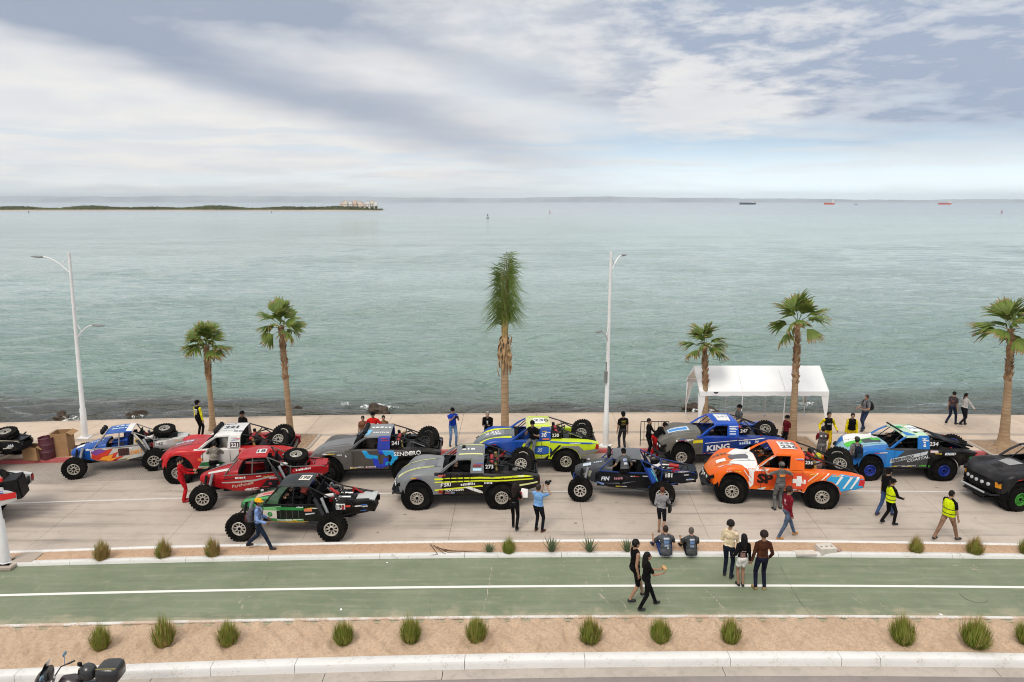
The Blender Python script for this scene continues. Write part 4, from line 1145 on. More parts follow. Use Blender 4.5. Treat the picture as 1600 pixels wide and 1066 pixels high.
c.text('L', 'RIGID', .08, 1.12, .10, WHT, 0, .25, .04, stretch=1.35); c.poly('L', [(.62, 1.20), (.32, 1.20), (.32, 1.29), (.62, 1.29)], c8(210, 190, 190), 'sponsor_decal', .003)
c.marks('L', 1.45, .61, .3, .075, c8(190, 190, 190), 1); c.marks('L', 2.0, .61, .45, .06, c8(150, 152, 156), 2); c.marks('L', .98, .605, .34, .085, c8(90, 200, 60), 3)
c.ring('L', -1.02, .96, .02, .085, c8(50, 190, 60)); c.poly('L', [(-1.18, .92), (-1.32, .92), (-1.32, 1.14), (-1.2, 1.12)], c8(225, 70, 80), 'tail_light', .006)
c.marks('L', .78, 1.42, .30, .10, WHT, 4, 90)
q = MB(); q.box((.36, .72, 1.48), (.46, .02, .30)); c.part(q, 'number_board', M_black, True); c.bvh = None
c.text('L', '234', .56, 1.40, .18, WHT, 0, .05, .03, 'race_number')
q = MB(); q.box((1.62, 0, 1.95), (.05, 1.15, .05)); c.part(q, 'light_bar', M_black)
c.tubes([[(1.55, -.4, 1.86), (1.62, -.4, 1.95)], [(1.55, .4, 1.86), (1.62, .4, 1.95)]], .015, 'lamp_bracket')
q = MB(); q.box((-.75, 0, 1.42), (1.25, 1.0, .05), (0, -.22, 0)); c.part(q, 'bed_cover', M_black)
c.place(G(1357.5, 752), G(1473, 752.6), 1.0); CARS['234'] = c

# --- 221: red, white and green truck
RD = c8(190, 30, 36)
c = truck('red and white race truck with green trim, number 221, behind the red buggy', dict(body=RD, fender=c8(196, 32, 38), hood=c8(190, 60, 62), nose=RD, cab=c8(222, 220, 216), roof=c8(225, 223, 220), door=c8(218, 214, 208), bed=c8(190, 40, 44), tailgate=BLK), ALLOY, 'slot', lamps=5)
c.poly('T', [(3.4, .3), (2.6, .34), (2.6, -.3), (3.4, -.3)], c8(150, 90, 92), 'graphic', .002); c.poly('T', [(3.55, -.15), (3.2, -.15), (3.2, -.6), (3.55, -.5)], c8(90, 150, 110), 'graphic', .003)
c.marks('T', 3.3, .0, .55, .22, c8(190, 190, 210), 1); c.marks('L', 2.2, .62, .4, .07, WHT, 2)
c.poly('T', [(1.42, .34), (.95, .34), (.95, -.34), (1.42, -.34)], c8(210, 210, 212), 'number_panel', .002); c.text('T', '221', 1.38, .14, .3, c8(40, 40, 44), 0, 0, .04, 'race_number')
c.marks('T', .92, .5, .3, .15, c8(130, 130, 135), 3); c.marks('T', 1.5, -.4, .4, .12, c8(50, 50, 50), 4)
c.poly('L', [(2.2, .62), (1.6, .60), (1.2, .80), (1.55, .86), (2.1, .82)], c8(40, 110, 60), 'graphic', .002)
c.poly('L', [(2.34, 1.30), (2.34, .9), (1.85, 1.30)], RD, 'graphic', .002); c.poly('L', [(2.2, .9), (2.0, .9), (2.0, 1.0), (2.2, 1.0)], c8(230, 110, 60), 'sponsor_decal', .003)
c.poly('L', [(.98, 1.36), (.64, 1.36), (.64, 1.56), (.98, 1.56)], c8(60, 30, 34), 'number_panel', .002); c.text('L', '221', .95, 1.38, .15, WHT, 0, 0, .03, 'race_number')
c.poly('L', [(.95, 1.62), (.74, 1.62), (.74, 1.74), (.95, 1.74)], c8(190, 190, 185), 'sponsor_decal', .003)
c.place(FL=G(280, 757), yaw=R(7), sc=.985); CARS['221'] = c

# --- dark grey truck leaving the frame on the right
c = truck('dark grey race truck with amber headlights and green wheel rings, nose towards the camera', dict(body=c8(36, 35, 38), fender=c8(38, 37, 40), hood=c8(44, 43, 46), nose=c8(30, 29, 30), door=c8(40, 40, 44), bed=c8(40, 40, 44)), c8(60, 150, 50), 'slot', lamps=0, blunt=.17)
for sy in (1, -1): c.poly('F', [(sy*.56, .78), (sy*.80, .78), (sy*.80, .98), (sy*.58, .98)], c8(226, 150, 30), 'headlight_cover', .004, .05)
c.poly('T', [(2.75, .18), (2.25, .22), (2.25, -.4), (2.75, -.3)], c8(150, 150, 150), 'graphic', .003)
for k in range(3): c.poly('T', [(3.2-.12*k, .14), (3.14-.12*k, .14), (3.14-.12*k, -.14), (3.2-.12*k, -.14)], BLK, 'bonnet_vent', .004)
c.poly('L', [(2.3, 1.12), (1.9, 1.12), (1.9, 1.24), (2.3, 1.24)], c8(200, 170, 175), 'sponsor_decal', .003)
q = MB(); q.box((3.93, 0, .56), (.03, 1.0, .05)); c.part(q, 'light_bar', M_glass)
c.place(FL=G(1592, 800), yaw=R(8), sc=1.0); CARS['black'] = c

# --- red, white and blue truck: only its tail shows on the left
c = truck('white race truck with red roof edge and blue stripe, only its tail showing', dict(body=WHT, bed=c8(205, 203, 200), door=WHT, cab=c8(210, 40, 36), roof=c8(215, 40, 36), tailgate=BLK), ALLOY, 'slot', lamps=0, spares=((-.6, .2, 1.3),))
c.poly('L', [(.66, 1.20), (-1.0, 1.16), (-1.1, 1.24), (.66, 1.30)], c8(40, 80, 160), 'stripe', .002, .2); c.poly('L', [(.66, 1.10), (-.95, 1.08), (-1.0, 1.15), (.66, 1.18)], c8(150, 30, 60), 'stripe', .003, .2)
c.poly('L', [(-.75, .92), (-1.32, .94), (-1.32, 1.14), (-.9, 1.14)], c8(205, 40, 36), 'graphic', .004)
q = MB(); q.box((-.35, .70, 1.55), (1.2, .10, .12)); c.part(q, 'bed_bar', paint(c8(215, 40, 36)))
q = MB(); q.box((-1.22, .52, 1.20), (.42, .72, .70), (0, .12, 0)); q.box((-1.45, .52, 1.2), (.03, .64, .62), (0, .12, 0)); c.part(q, 'tail_bag', M_black)
hd = Vector((-math.cos(R(19)), -math.sin(R(19)), 0)); rl = G(25, 783, .85) + hd*1.31; rl.z = 0
c.place(RL=rl, FL=rl + hd*2.9, ht=1.0); CARS['tail'] = c

# --- 162: blue and white buggy with flames
c = buggy('blue and white race buggy with orange flames, number 162, beside the cardboard boxes', dict(body=c8(205, 203, 198), hood=c8(36, 92, 168), side=c8(208, 204, 196), roof=c8(36, 96, 172), tail=c8(205, 203, 198), deck=c8(200, 200, 196), frame=c8(150, 148, 145)), (0.46, 0.43, 0.38), 'spoke', spare=(-.35, .0, 1.42), lamps=3)
c.poly('L', [(2.4, .66), (1.9, .50), (1.5, .48), (1.15, .70), (1.5, .66), (1.35, .90), (1.75, .76), (1.55, 1.05), (2.1, .98), (2.35, .92)], c8(200, 60, 40), 'graphic', .002)
c.poly('L', [(2.1, .60), (1.7, .50), (1.35, .66), (1.65, .62), (1.55, .80), (1.95, .72)], c8(240, 160, 50), 'graphic', .006)
c.poly('L', [(2.40, .90), (2.2, .80), (1.8, .98), (2.0, 1.08), (2.35, 1.02)], c8(120, 70, 140), 'graphic', .005)
c.text('L', 'DIRT', .92, .72, .16, c8(236, 150, 40), 3, .2, .03); c.text('L', 'BFGoodrich', 1.55, .50, .075, c8(40, 40, 46), 1, .1, .02)
c.poly('L', [(1.36, .70), (.95, .72), (.95, 1.02), (1.36, 1.02)], c8(70, 40, 34), 'window_net', .006)
for x in (1.26, 1.15, 1.05): c.poly('L', [(x, .70), (x-.02, .70), (x-.02, 1.02), (x, 1.02)], BLK, 'window_net_strap', .010)
c.poly('T', [(3.0, .18), (2.7, .2), (2.7, -.1), (3.0, -.1)], c8(220, 225, 230), 'graphic', .003); c.marks('T', 2.45, .1, .45, .18, c8(190, 210, 235), 1); c.marks('L', 2.6, 1.0, .3, .07, WHT, 2)
c.poly('T', [(1.02, .54), (.79, .54), (.79, -.54), (1.02, -.54)], c8(222, 220, 215), 'graphic', .003); c.marks('T', 1.6, .2, .5, .14, c8(200, 220, 240), 3); c.marks('T', 1.5, -.1, .4, .22, c8(190, 215, 240), 4)
q = MB(); q.add([(.78, .60, 1.10), (.35, .62, 1.10), (.72, .56, 1.62)], [(0, 1, 2)]); q.add([(.78, .585, 1.10), (.35, .605, 1.10), (.72, .545, 1.62)], [(2, 1, 0)]); c.part(q, 'rear_quarter_panel', paint(c8(212, 206, 190)), True); c.bvh = None
c.ring('L', .64, 1.26, .0, .085, c8(190, 140, 40)); c.ring('L', .64, 1.26, .0, .045, c8(70, 50, 40), lift=.006)
c.plate('L', '162', -.05, .95, .42, .17, c8(220, 218, 214), c8(30, 30, 32))
c.place(G(117, 750), G(242, 736.5), 1.05); CARS['162'] = c

# --- red buggy
RB = c8(172, 24, 34)
c = buggy('red race buggy with grey streaks and Parkhouse lettering, behind the green buggy', dict(body=RB, hood=RB, side=RB, roof=c8(185, 30, 38), tail=RB, deck=RB, frame=c8(110, 108, 104)), (0.50, 0.47, 0.41), 'spoke', spare=(-.15, .05, 1.42), lamps=0)
c.text('L', 'Parkhouse', 2.02, .62, .115, c8(200, 180, 160), 9, .1, .01, stretch=1.1)
c.poly('L', [(2.38, .84), (1.2, .90), (.55, 1.02), (.55, .96), (1.3, .82), (2.38, .80)], c8(165, 158, 150), 'stripe', .002); c.poly('L', [(2.3, .93), (1.5, .99), (1.5, 1.01), (2.3, .96)], c8(40, 36, 36), 'stripe', .003)
c.poly('L', [(1.15, .50), (.5, .56), (.42, .80), (.8, .86)], c8(34, 30, 32), 'graphic', .003); c.ring('L', .72, .70, .0, .10, c8(200, 195, 195)); c.ring('L', .72, .70, .0, .06, c8(150, 50, 60), lift=.006)
c.marks('L', 1.6, .48, .5, .06, WHT, 1); c.marks('L', .75, .88, .3, .06, c8(200, 200, 200), 2)
c.poly('T', [(2.9, .24), (2.1, .48), (2.1, .30), (2.9, .12)], c8(200, 196, 190), 'stripe', .003); c.poly('T', [(2.9, -.2), (2.1, -.45), (2.1, -.2), (2.9, -.1)], c8(150, 140, 138), 'stripe', .003)
c.marks('L', 1.9, .96, .35, .08, WHT, 3); c.plate('T', '18', 1.20, .30, .34, .42, c8(215, 213, 210), c8(60, 60, 64))
c.text('L', '18', .30, .92, .16, WHT, 4, .1, .02, 'race_number'); c.marks('L', -.10, 1.06, .6, .07, WHT, 4, 3)
c.place(FL=G(318, 799), yaw=R(10.5), ht=1.05, sc=.985); CARS['red'] = c

# --- 198: green and black buggy in front
c = buggy('green and black race buggy with a yellow sill, number 198, nearest the kerb', dict(body=BLK, hood=c8(62, 92, 62), side=c8(28, 34, 28), roof=c8(52, 56, 58), tail=c8(22, 21, 21), deck=c8(190, 192, 190), frame=c8(34, 34, 36), shock=c8(60, 60, 64)), (0.60, 0.565, 0.51), 'spoke', lamps=0)
GN = c8(40, 130, 62)
c.poly('T', [(3.15, .22), (2.2, .44), (2.2, .30), (3.1, .1)], c8(70, 150, 80), 'graphic', .003); c.poly('T', [(2.7, .2), (2.1, .2), (2.1, -.15), (2.7, -.1)], c8(190, 160, 150), 'graphic', .003); c.poly('T', [(2.5, .1), (2.15, .12), (2.15, -.05), (2.5, -.02)], c8(200, 90, 90), 'graphic', .006)
c.poly('L', [(3.1, .95), (2.5, .78), (2.25, .86), (2.4, 1.06)], c8(60, 170, 100), 'graphic', .002)
c.poly('L', [(2.38, .88), (1.75, .90), (1.70, 1.06), (2.36, .98)], c8(110, 170, 110), 'graphic', .003)
c.poly('L', [(2.35, .62), (1.85, .62), (1.85, .90), (2.38, .88)], c8(200, 196, 184), 'graphic', .004)
c.ring('L', 2.08, .76, .035, .085, GN, lift=.008); c.ring('L', 2.08, .76, .0, .025, GN, lift=.008)
c.poly('L', [(1.85, .92), (.95, .92), (.95, 1.02), (1.85, 1.02)], GN, 'stripe', .003); c.poly('L', [(2.0, .54), (.98, .54), (.98, .63), (2.15, .60)], GN, 'stripe', .003)
c.marks('L', 1.85, .555, .5, .045, WHT, 1)
c.poly('L', [(2.1, .46), (.62, .46), (.56, .53), (2.12, .53)], c8(205, 170, 70), 'sill', .004); c.marks('L', 2.0, .47, 1.2, .05, c8(50, 40, 26), 2)
for x in (1.75, 1.55, 1.35, 1.15): c.poly('L', [(x, .64), (x-.03, .64), (x-.03, .92), (x, .92)], c8(60, 62, 60), 'window_net_strap', .004)
c.poly('L', [(.95, .88), (.70, .88), (.70, .98), (.95, .98)], c8(214, 120, 90), 'sponsor_decal', .004); c.poly('L', [(.92, .76), (.62, .80), (.62, .84), (.92, .81)], c8(190, 195, 200), 'sponsor_decal', .004)
c.plate('T', '198', 1.25, .18, .36, .42, c8(222, 215, 205), c8(70, 66, 64))
c.plate('L', '198', -.05, .90, .30, .20, c8(225, 222, 216), c8(28, 26, 26)); c.poly('L', [(-.34, .98), (-.52, .98), (-.52, 1.05), (-.34, 1.05)], c8(200, 70, 60), 'sponsor_decal', .004); c.marks('L', -.58, .98, .3, .05, WHT, 3)
q = MB(); q.tube([(-.1, .32, 1.34), (.2, .25, 1.5)], .05, 10); c.part(q, 'hose', M_redb)
c.place(G(375, 847), G(518.5, 848), 1.05); CARS['198'] = c

# --- 181: dark blue buggy
NB = c8(24, 30, 44)
c = buggy('dark blue and black race buggy, number 181, with a man leaning into it', dict(body=BLK, hood=c8(70, 72, 76), side=c8(18, 20, 26), roof=c8(100, 102, 106), tail=c8(16, 26, 38), deck=c8(16, 30, 44), frame=c8(30, 66, 130), shock=c8(26, 60, 130)), (0.58, 0.55, 0.50), 'spoke', lamps=3, roofz=1.62)
c.text('L', 'FIN', 2.2, .72, .15, c8(205, 210, 218), 7, .25, .03); c.marks('L', 1.72, .80, .3, .10, c8(170, 120, 130), 1, 7); c.poly('L', [(2.3, .62), (1.4, .66), (.9, .80), (1.4, .70)], c8(110, 114, 124), 'stripe', .003)
c.poly('L', [(2.9, .80), (2.62, .76), (2.55, 1.0), (2.7, 1.02)], c8(150, 150, 130), 'graphic', .003); c.poly('L', [(2.38, .56), (2.1, .52), (2.08, .62), (2.36, .66)], c8(120, 150, 200), 'sponsor_decal', .004)
c.poly('T', [(2.9, .2), (2.6, .22), (2.6, -.05), (2.9, -.02)], c8(190, 200, 215), 'graphic', .003); c.marks('T', 2.5, .1, .3, .14, c8(170, 180, 190), 2)
q = MB(); q.add([(.62, .66, 1.32), (.40, .66, 1.32), (.02, .80, .66), (.22, .80, .60)], [(0, 1, 2, 3)]); q.add([(.62, .64, 1.32), (.40, .64, 1.32), (.02, .78, .66), (.22, .78, .60)], [(3, 2, 1, 0)]); c.part(q, 'shock_guard', paint(c8(32, 84, 165)), True); c.bvh = None
c.poly('L', [(.42, 1.24), (.33, 1.24), (.0, .70), (.08, .70)], c8(90, 190, 170), 'graphic', .004)
c.text('L', '181', -.12, .96, .16, WHT, 2, .05, .03, 'race_number'); c.poly('L', [(.0, 1.18), (-1.0, 1.19), (-1.0, 1.16), (.0, 1.15)], c8(200, 190, 190), 'stripe', .004)
q = MB(); q.tube([(-.25, .25, 1.32), (-.6, .28, 1.30)], .075, 12); c.part(q, 'fire_bottle', M_redb)
c.place(G(906, 785), G(1034, 793), 1.05); CARS['181'] = c

# --- black buggy: only its tail shows on the left
c = buggy('black race buggy tail with pale tube frame beside the cardboard boxes', dict(body=BLK, tail=c8(24, 24, 28), deck=BLK, roof=BLK, frame=c8(170, 160, 145)), ALLOY, 'spoke', spare=(-.45, .0, 1.30), lamps=0)
c.text('L', 'M4', -.86, .92, .11, c8(190, 195, 205), 8, .1, .02)
c.place(RL=G(-32, 742), FL=G(-32, 742) + Vector((-2.95, .0, 0)), ht=1.05); CARS['tailb'] = c

# --- small sponsor marks along sills, quarters and wings
for i, (k, c) in enumerate(CARS.items()):
    r_ = random.Random(i); pal = [WHT, WHT, c8(220, 215, 205), c8(205, 60, 50), c8(225, 190, 60), c8(60, 110, 190), c8(30, 30, 32)]
    tr = c.root.name.startswith('race_truck')
    for j in range(11):
        if tr: x, z, h = ((r_.uniform(.8, 2.2), .585, .05), (r_.uniform(.85, 1.0), r_.uniform(1.60, 1.72), .035), (r_.uniform(2.6, 3.2), r_.uniform(1.13, 1.2), .045), (r_.uniform(-.6, .5), r_.uniform(1.12, 1.22), .05))[j % 4]
        else: x, z, h = ((r_.uniform(.8, 2.1), r_.uniform(.52, .58), .04), (r_.uniform(.7, 1.2), r_.uniform(.95, 1.0), .04), (r_.uniform(-.9, -.62), r_.uniform(.8, 1.08), .045))[j % 3]
        c.marks('L', x, z, r_.uniform(.15, .32), h, r_.choice(pal), i*20 + j, r_.uniform(-2, 4))
# ------------------------------------------------------------------ people
def remesh(mb, voxel, smooth=3):
    me = bpy.data.meshes.new('tmp'); me.from_pydata(mb.v, [], mb.f)
    ob = bpy.data.objects.new('tmp', me); COL.objects.link(ob)
    md = ob.modifiers.new('r', 'REMESH'); md.mode = 'VOXEL'; md.voxel_size = voxel; md.adaptivity = 0.0
    if smooth:
        sm = ob.modifiers.new('s', 'SMOOTH'); sm.factor = 0.5; sm.iterations = smooth
    dg = bpy.context.evaluated_depsgraph_get()
    ev = ob.evaluated_get(dg); em = ev.to_mesh()
    V = np.empty(len(em.vertices)*3); em.vertices.foreach_get('co', V); V = V.reshape(-1, 3)
    F = [tuple(p.vertices) for p in em.polygons]
    ev.to_mesh_clear(); bpy.data.objects.remove(ob); bpy.data.meshes.remove(me)
    return V, F

# material slots of a person: 0 skin 1 hair 2 top 3 bottoms 4 shoes 5 soles 6 eyes/dark 7 sleeves
class Fig:
    """capsules and ellipsoids that are fused into one skin; each face takes the clothing of the nearest one"""
    def __init__(s): s.mb = MB(); s.caps = []; s.els = []
    def cap(s, a, b, ra, rb, mat, flat_=None):
        a, b = Vector(a), Vector(b); d = (b-a); L = d.length or 1e-4
        n = 5; pts = [a + d*(i/n) for i in range(n+1)]; rr = [ra + (rb-ra)*i/n for i in range(n+1)]
        u = d/L
        s.mb.tube([a - u*ra*.75, a - u*ra*.45] + pts + [b + u*rb*.45, b + u*rb*.75], [ra*.55, ra*.86] + rr + [rb*.86, rb*.55], 10)
        s.caps.append((a, b, ra, rb, mat))
    def ell(s, c, r, mat, rot=None):
        s.mb.ell(c, r, 14, 10, rot); s.els.append((Vector(c), r, mat, Euler(rot).to_matrix().inverted() if rot else Matrix.Identity(3)))
    def mats(s, C):
        best = np.full(len(C), 1e9); out = np.zeros(len(C), int)
        for a, b, ra, rb, m in s.caps:
            a, b = np.array(a), np.array(b); ab = b-a
            t = np.clip(((C-a) @ ab)/max(ab @ ab, 1e-9), 0, 1)
            d = np.linalg.norm(C - (a + t[:, None]*ab), axis=1) - (ra + (rb-ra)*t)
            k = d < best; best[k] = d[k]; out[k] = m
        for c, r, m, M in s.els:
            q = (C - np.array(c)) @ np.array(M).T
            k0 = np.linalg.norm(q/np.array(r), axis=1); d = (k0-1)*min(r)*1.0
            k = d < best; best[k] = d[k]; out[k] = m
        return out

HEADS = {}
def head_mesh(hair):
    """head about the origin at its centre, facing +Y, with neck stub"""
    if hair in HEADS: return HEADS[hair]
    f = Fig()
    f.ell((0, -.008, .022), (.074, .094, .096), 0); f.ell((0, .022, -.045), (.056, .068, .072), 0); f.ell((0, .052, -.085), (.030, .032, .028), 0)
    f.cap((0, .088, .012), (0, .110, -.026), .009, .015, 0); f.ell((0, .078, -.062), (.024, .016, .010), 0)
    f.ell((0, .068, .030), (.055, .026, .016), 0)
    for sx in (-1, 1): f.ell((sx*.076, -.006, -.006), (.012, .022, .032), 0)
    f.cap((0, -.02, -.06), (0, -.028, -.15), .052, .056, 0)
    if hair in ('short', 'crop'):
        g = .012 if hair == 'short' else .005
        f.ell((0, -.024, .040), (.076+g, .090+g, .088+g), 1); f.ell((0, -.045, .0), (.074+g, .062+g, .075), 1)
    elif hair == 'curly':
        for k in range(60):
            a = k*2.399; z = 1 - 1.35*(k+.5)/60; rr = math.sqrt(1-z*z); y = rr*math.sin(a)
            if y > .55 and z < .45: continue
            f.ell((.088*rr*math.cos(a), -.026+.098*y, .048+.10*z), (.027, .027, .027), 1)
        f.ell((0, -.03, .05), (.088, .095, .095), 1)
    elif hair == 'long':
        f.ell((0, -.026, .040), (.088, .100, .098), 1); f.cap((0, -.075, .0), (0, -.105, -.30), .078, .062, 1)
        for sx in (-1, 1): f.cap((sx*.06, -.05, .0), (sx*.075, -.07, -.20), .04, .035, 1)
    elif hair == 'bun':
        f.ell((0, -.026, .040), (.086, .099, .096), 1); f.ell((0, -.115, .085), (.045, .045, .042), 1)
    elif hair == 'pony':
        f.ell((0, -.026, .040), (.086, .099, .096), 1); f.cap((0, -.115, .04), (0, -.15, -.17), .035, .022, 1)
    elif hair == 'helmet':
        f.els, f.caps, f.mb = [], [], MB()
        f.ell((0, -.005, .025), (.128, .15, .142), 1); f.cap((0, .04, -.07), (0, .095, -.085), .10, .058, 1); f.ell((0, -.01, -.06), (.118, .125, .08), 1)
        f.cap((0, -.02, -.1), (0, -.028, -.17), .07, .07, 1)
    V, F = remesh(f.mb, .0085, 2)
    C = np.array([V[list(q)].mean(0) for q in F]); m = f.mats(C)
    if hair != 'helmet':
        for sx in (-1, 1):
            e = np.linalg.norm((C - np.array([sx*.030, .088, .008]))/np.array([.014, .03, .008]), axis=1) < 1; m[e] = 6
            e = np.linalg.norm((C - np.array([sx*.030, .09, .032]))/np.array([.022, .03, .006]), axis=1) < 1; m[e] = 1
        e = np.linalg.norm((C - np.array([0, .10, -.066]))/np.array([.024, .03, .005]), axis=1) < 1; m[e] = 8
    else:
        e = (abs(C[:, 0]) < .10) & (C[:, 1] > .04) & (abs(C[:, 2]-.012) < .042); m[e] = 6
    HEADS[hair] = (V, F, m)
    return HEADS[hair]

HANDS = {}
def hand_mesh(curl):
    """right hand: wrist at origin, fingers towards -Z, palm towards +X(inner), thumb towards +Y"""
    if curl in HANDS: return HANDS[curl]
    f = Fig()
    f.ell((0, 0, -.045), (.017, .040, .052), 0); f.cap((0, 0, .02), (0, 0, -.02), .026, .028, 0)
    for k, (y, L) in enumerate(((.029, .070), (.010, .079), (-.010, .073), (-.028, .058))):
        p = Vector((0, y, -.085)); a = 0.12
        for j in range(3):
            l = L*(.45, .30, .25)[j]; a += curl*(.55, .75, .6)[j]
            q = p + Vector((math.sin(a)*l, y*.12, -math.cos(a)*l)); f.cap(p, q, .0088-.0008*j, .0082-.0008*j, 0); p = q
    p = Vector((.006, .030, -.025)); q = p + Vector((.014, .028, -.028)); f.cap(p, q, .0125, .0105, 0); f.cap(q, q + Vector((.010+.012*curl, .008, -.030)), .0102, .0085, 0)
    V, F = remesh(f.mb, .0052, 1)
    HANDS[curl] = (V, F)
    return HANDS[curl]

def ik(a, b, l1, l2, pole):
    a, b, pole = Vector(a), Vector(b), Vector(pole)
    d = b-a; L = min(d.length, (l1+l2)*.999); u = d.normalized(); b = a + u*L
    x = (l1*l1 - l2*l2 + L*L)/(2*L); h = math.sqrt(max(0, l1*l1 - x*x))
    p = (pole - u*pole.dot(u)).normalized()
    return a + u*x + p*h, b

SKIN = {'tan': (0.33, 0.185, 0.115), 'mid': (0.28, 0.15, 0.092), 'dark': (0.19, 0.10, 0.062), 'fair': (0.46, 0.28, 0.195)}
NPEOPLE = [0]
def person(label, loc, face, top, bottom, shoes=(.03, .03, .032), h=1.72, hair='short', haircol=(.012, .010, .009), skin='mid', sleeve='short', legs='long',
           feet=None, hands=((-.24, .04, .80), (.24, .04, .80)), lean=0.0, side=0.0, pelvis=None, turn=0.0, nod=0.0, build=1.0, sleeves=None, curl=(.5, .5), sole=(.65, .65, .63), cat='person', grp='people along the street', skirt=False, hips=None, knees=None, untuck=False):
    """face: compass heading in degrees of the view direction in world XY (0 = +X, 90 = +Y). Local +Y is forward."""
    k = h/1.75
    ph = pelvis if pelvis is not None else .96
    feet = feet or ((-.10, .0, 0), (.10, .02, 0))
    f = Fig(); B = build
    TOP, BOT, SH, SL = 2, 3, 4, 7
    pel = Vector((0, 0, ph)) + (Vector(hips) if hips else Vector())
    M = Euler((-lean, side, 0)).to_matrix()
    T = lambda p: pel + M @ Vector(p)
    f.ell(pel + Vector((0, -.015, -.02)), (.165*B, .118*B, .12), TOP if untuck else BOT)
    f.ell(T((0, .0, .14)), (.150*B, .108*B, .16), TOP); f.ell(T((0, .0, .33)), (.158*B, .114*B, .18), TOP); f.ell(T((0, 0, .04)), (.162*B, .116*B, .10), TOP)
    f.cap(T((-.10*B, -.01, .445)), T((.10*B, -.01, .445)), .062, .062, TOP); f.cap(T((-.03, -.015, .47)), T((.03, -.015, .47)), .062, .062, TOP)
    neck = T((0, -.012, .50)); f.cap(neck, T((0, .0, .58)), .058, .054, 0)
    lens = {'short': .55, 'none': 0.0, 'long': 2.0}[sleeve]
    wrists = []
    for i, sx in enumerate((-1, 1)):
        sh = T((sx*.168*B, -.01, .418)); tgt = Vector(hands[i])
        el_, wr = ik(sh, tgt, .285, .255, Vector((sx*.35, -1, -.45)))
        f.ell(sh, (.056, .056, .056), TOP if lens else 0)
        mid = sh + (el_-sh)*min(1.0, lens*1.15)
        if lens >= .5: f.cap(sh, mid, .058, .058 if lens < 1 else .050, SL)
        if lens < 1.0: f.cap(mid if lens else sh, el_, .046 if lens else .054, .040, 0)
        ms = SL if lens >= 2 else 0
        f.cap(el_, wr, .050 if ms else .040, .040 if ms else .028, ms)
        wrists.append((wr, (wr-el_).normalized(), sx))
    ll = {'long': 2.0, 'knee': 1.0, 'shorts': .55}[legs]
    for i, sx in enumerate((-1, 1)):
        hip = pel + Vector((sx*.088*B, 0, -.05)); fx = Vector(feet[i][:3]); an = fx + Vector((0, 0, .085))
        kn, an = ik(hip, an, .43, .425, Vector(knees[i]) if knees else Vector((sx*.05, 1, .1)))
        if ll >= 1.0: f.cap(hip, kn, .088*B, .062, BOT)
        else:
            md = hip + (kn-hip)*ll; f.cap(hip, md, .092*B, .085, BOT); f.cap(md, kn, .068, .052, 0)
        lm = BOT if ll >= 2 else 0
        if lm: f.cap(kn, an + Vector((0, 0, .0)), .062, .050, BOT)
        else: f.cap(kn, kn+(an-kn)*.4, .050, .054, 0); f.cap(kn+(an-kn)*.4, an, .052, .034, 0)
        fo = Vector((sx*.03, .155, 0)) if len(feet[i]) < 4 else Vector((math.sin(feet[i][3])*.155, math.cos(feet[i][3])*.155, 0))
        dz = fx.z
        f.cap(an + Vector((0, -.012, -.035)) - fo*.1, an + fo*.86 + Vector((0, 0, -.045)), .046, .038, SH)
        f.cap(an - fo*.28 + Vector((0, 0, -.066)), an + fo*.95 + Vector((0, 0, -.068)), .024, .024, 5)
    V, F = remesh(f.mb, .0135, 3)
    C = np.array([V[list(q)].mean(0) for q in F]); mt = f.mats(C)
    VV, FF, MM = [V], list(F), list(mt); n0 = len(V)
    # head
    hv, hf, hm = head_mesh(hair)
    hm = np.where(hm == 8, 9, hm)
    Hm = Euler((-lean*.35 - nod, side*.4, 0)).to_matrix() @ Matrix.Rotation(R(turn), 3, 'Z')
    hc = T((0, .016, .64))
    VV.append(hv @ np.array(Hm).T + np.array(hc)); FF += [tuple(n0+i for i in q) for q in hf]; MM += list(hm); n0 += len(hv)
    for (wr, d, sx), cu in zip(wrists, curl):
        gv, gf = hand_mesh(cu)
        z = -d; y = Vector((0, 1, 0.2)); y = (y - z*y.dot(z)).normalized(); x = y.cross(z)
        if sx > 0: A = np.array([[-x.x, y.x, z.x], [-x.y, y.y, z.y], [-x.z, y.z, z.z]])
        else: A = np.array([[x.x, y.x, z.x], [x.y, y.y, z.y], [x.z, y.z, z.z]])
        VV.append(gv @ A.T + np.array(wr)); fl = (lambda q: q[::-1]) if sx > 0 else (lambda q: q)
        FF += [tuple(n0+i for i in fl(q)) for q in gf]; MM += [0]*len(gf); n0 += len(gv)
    V = np.concatenate(VV)*k
    me = bpy.data.meshes.new('person'); me.from_pydata(V.tolist(), [], FF)
    sk = SKIN[skin]
    for m in (flat('skin', sk, .55, 0, .08), flat('hair', haircol, .6, 0, .3, 20), cloth(top), cloth(bottom), flat('shoe', shoes, .6), flat('sole', sole, .7), flat('eye', (.01, .008, .008), .3), cloth(sleeves or top), M_black, flat('lips', tuple(x*.7 for x in sk), .5)):
        me.materials.append(m)
    me.polygons.foreach_set('material_index', [int(x) for x in MM])
    me.polygons.foreach_set('use_smooth', [True]*len(FF)); me.update()
    o = bpy.data.objects.new('person', me); COL.objects.link(o)
    o.location = loc; o.rotation_euler = (0, 0, R(face-90))
    tag(o, label, cat, grp)
    o_head = (hc*k, Hm, k)
    NPEOPLE[0] += 1
    return o, o_head, (T, k), [w[0]*k for w in wrists]

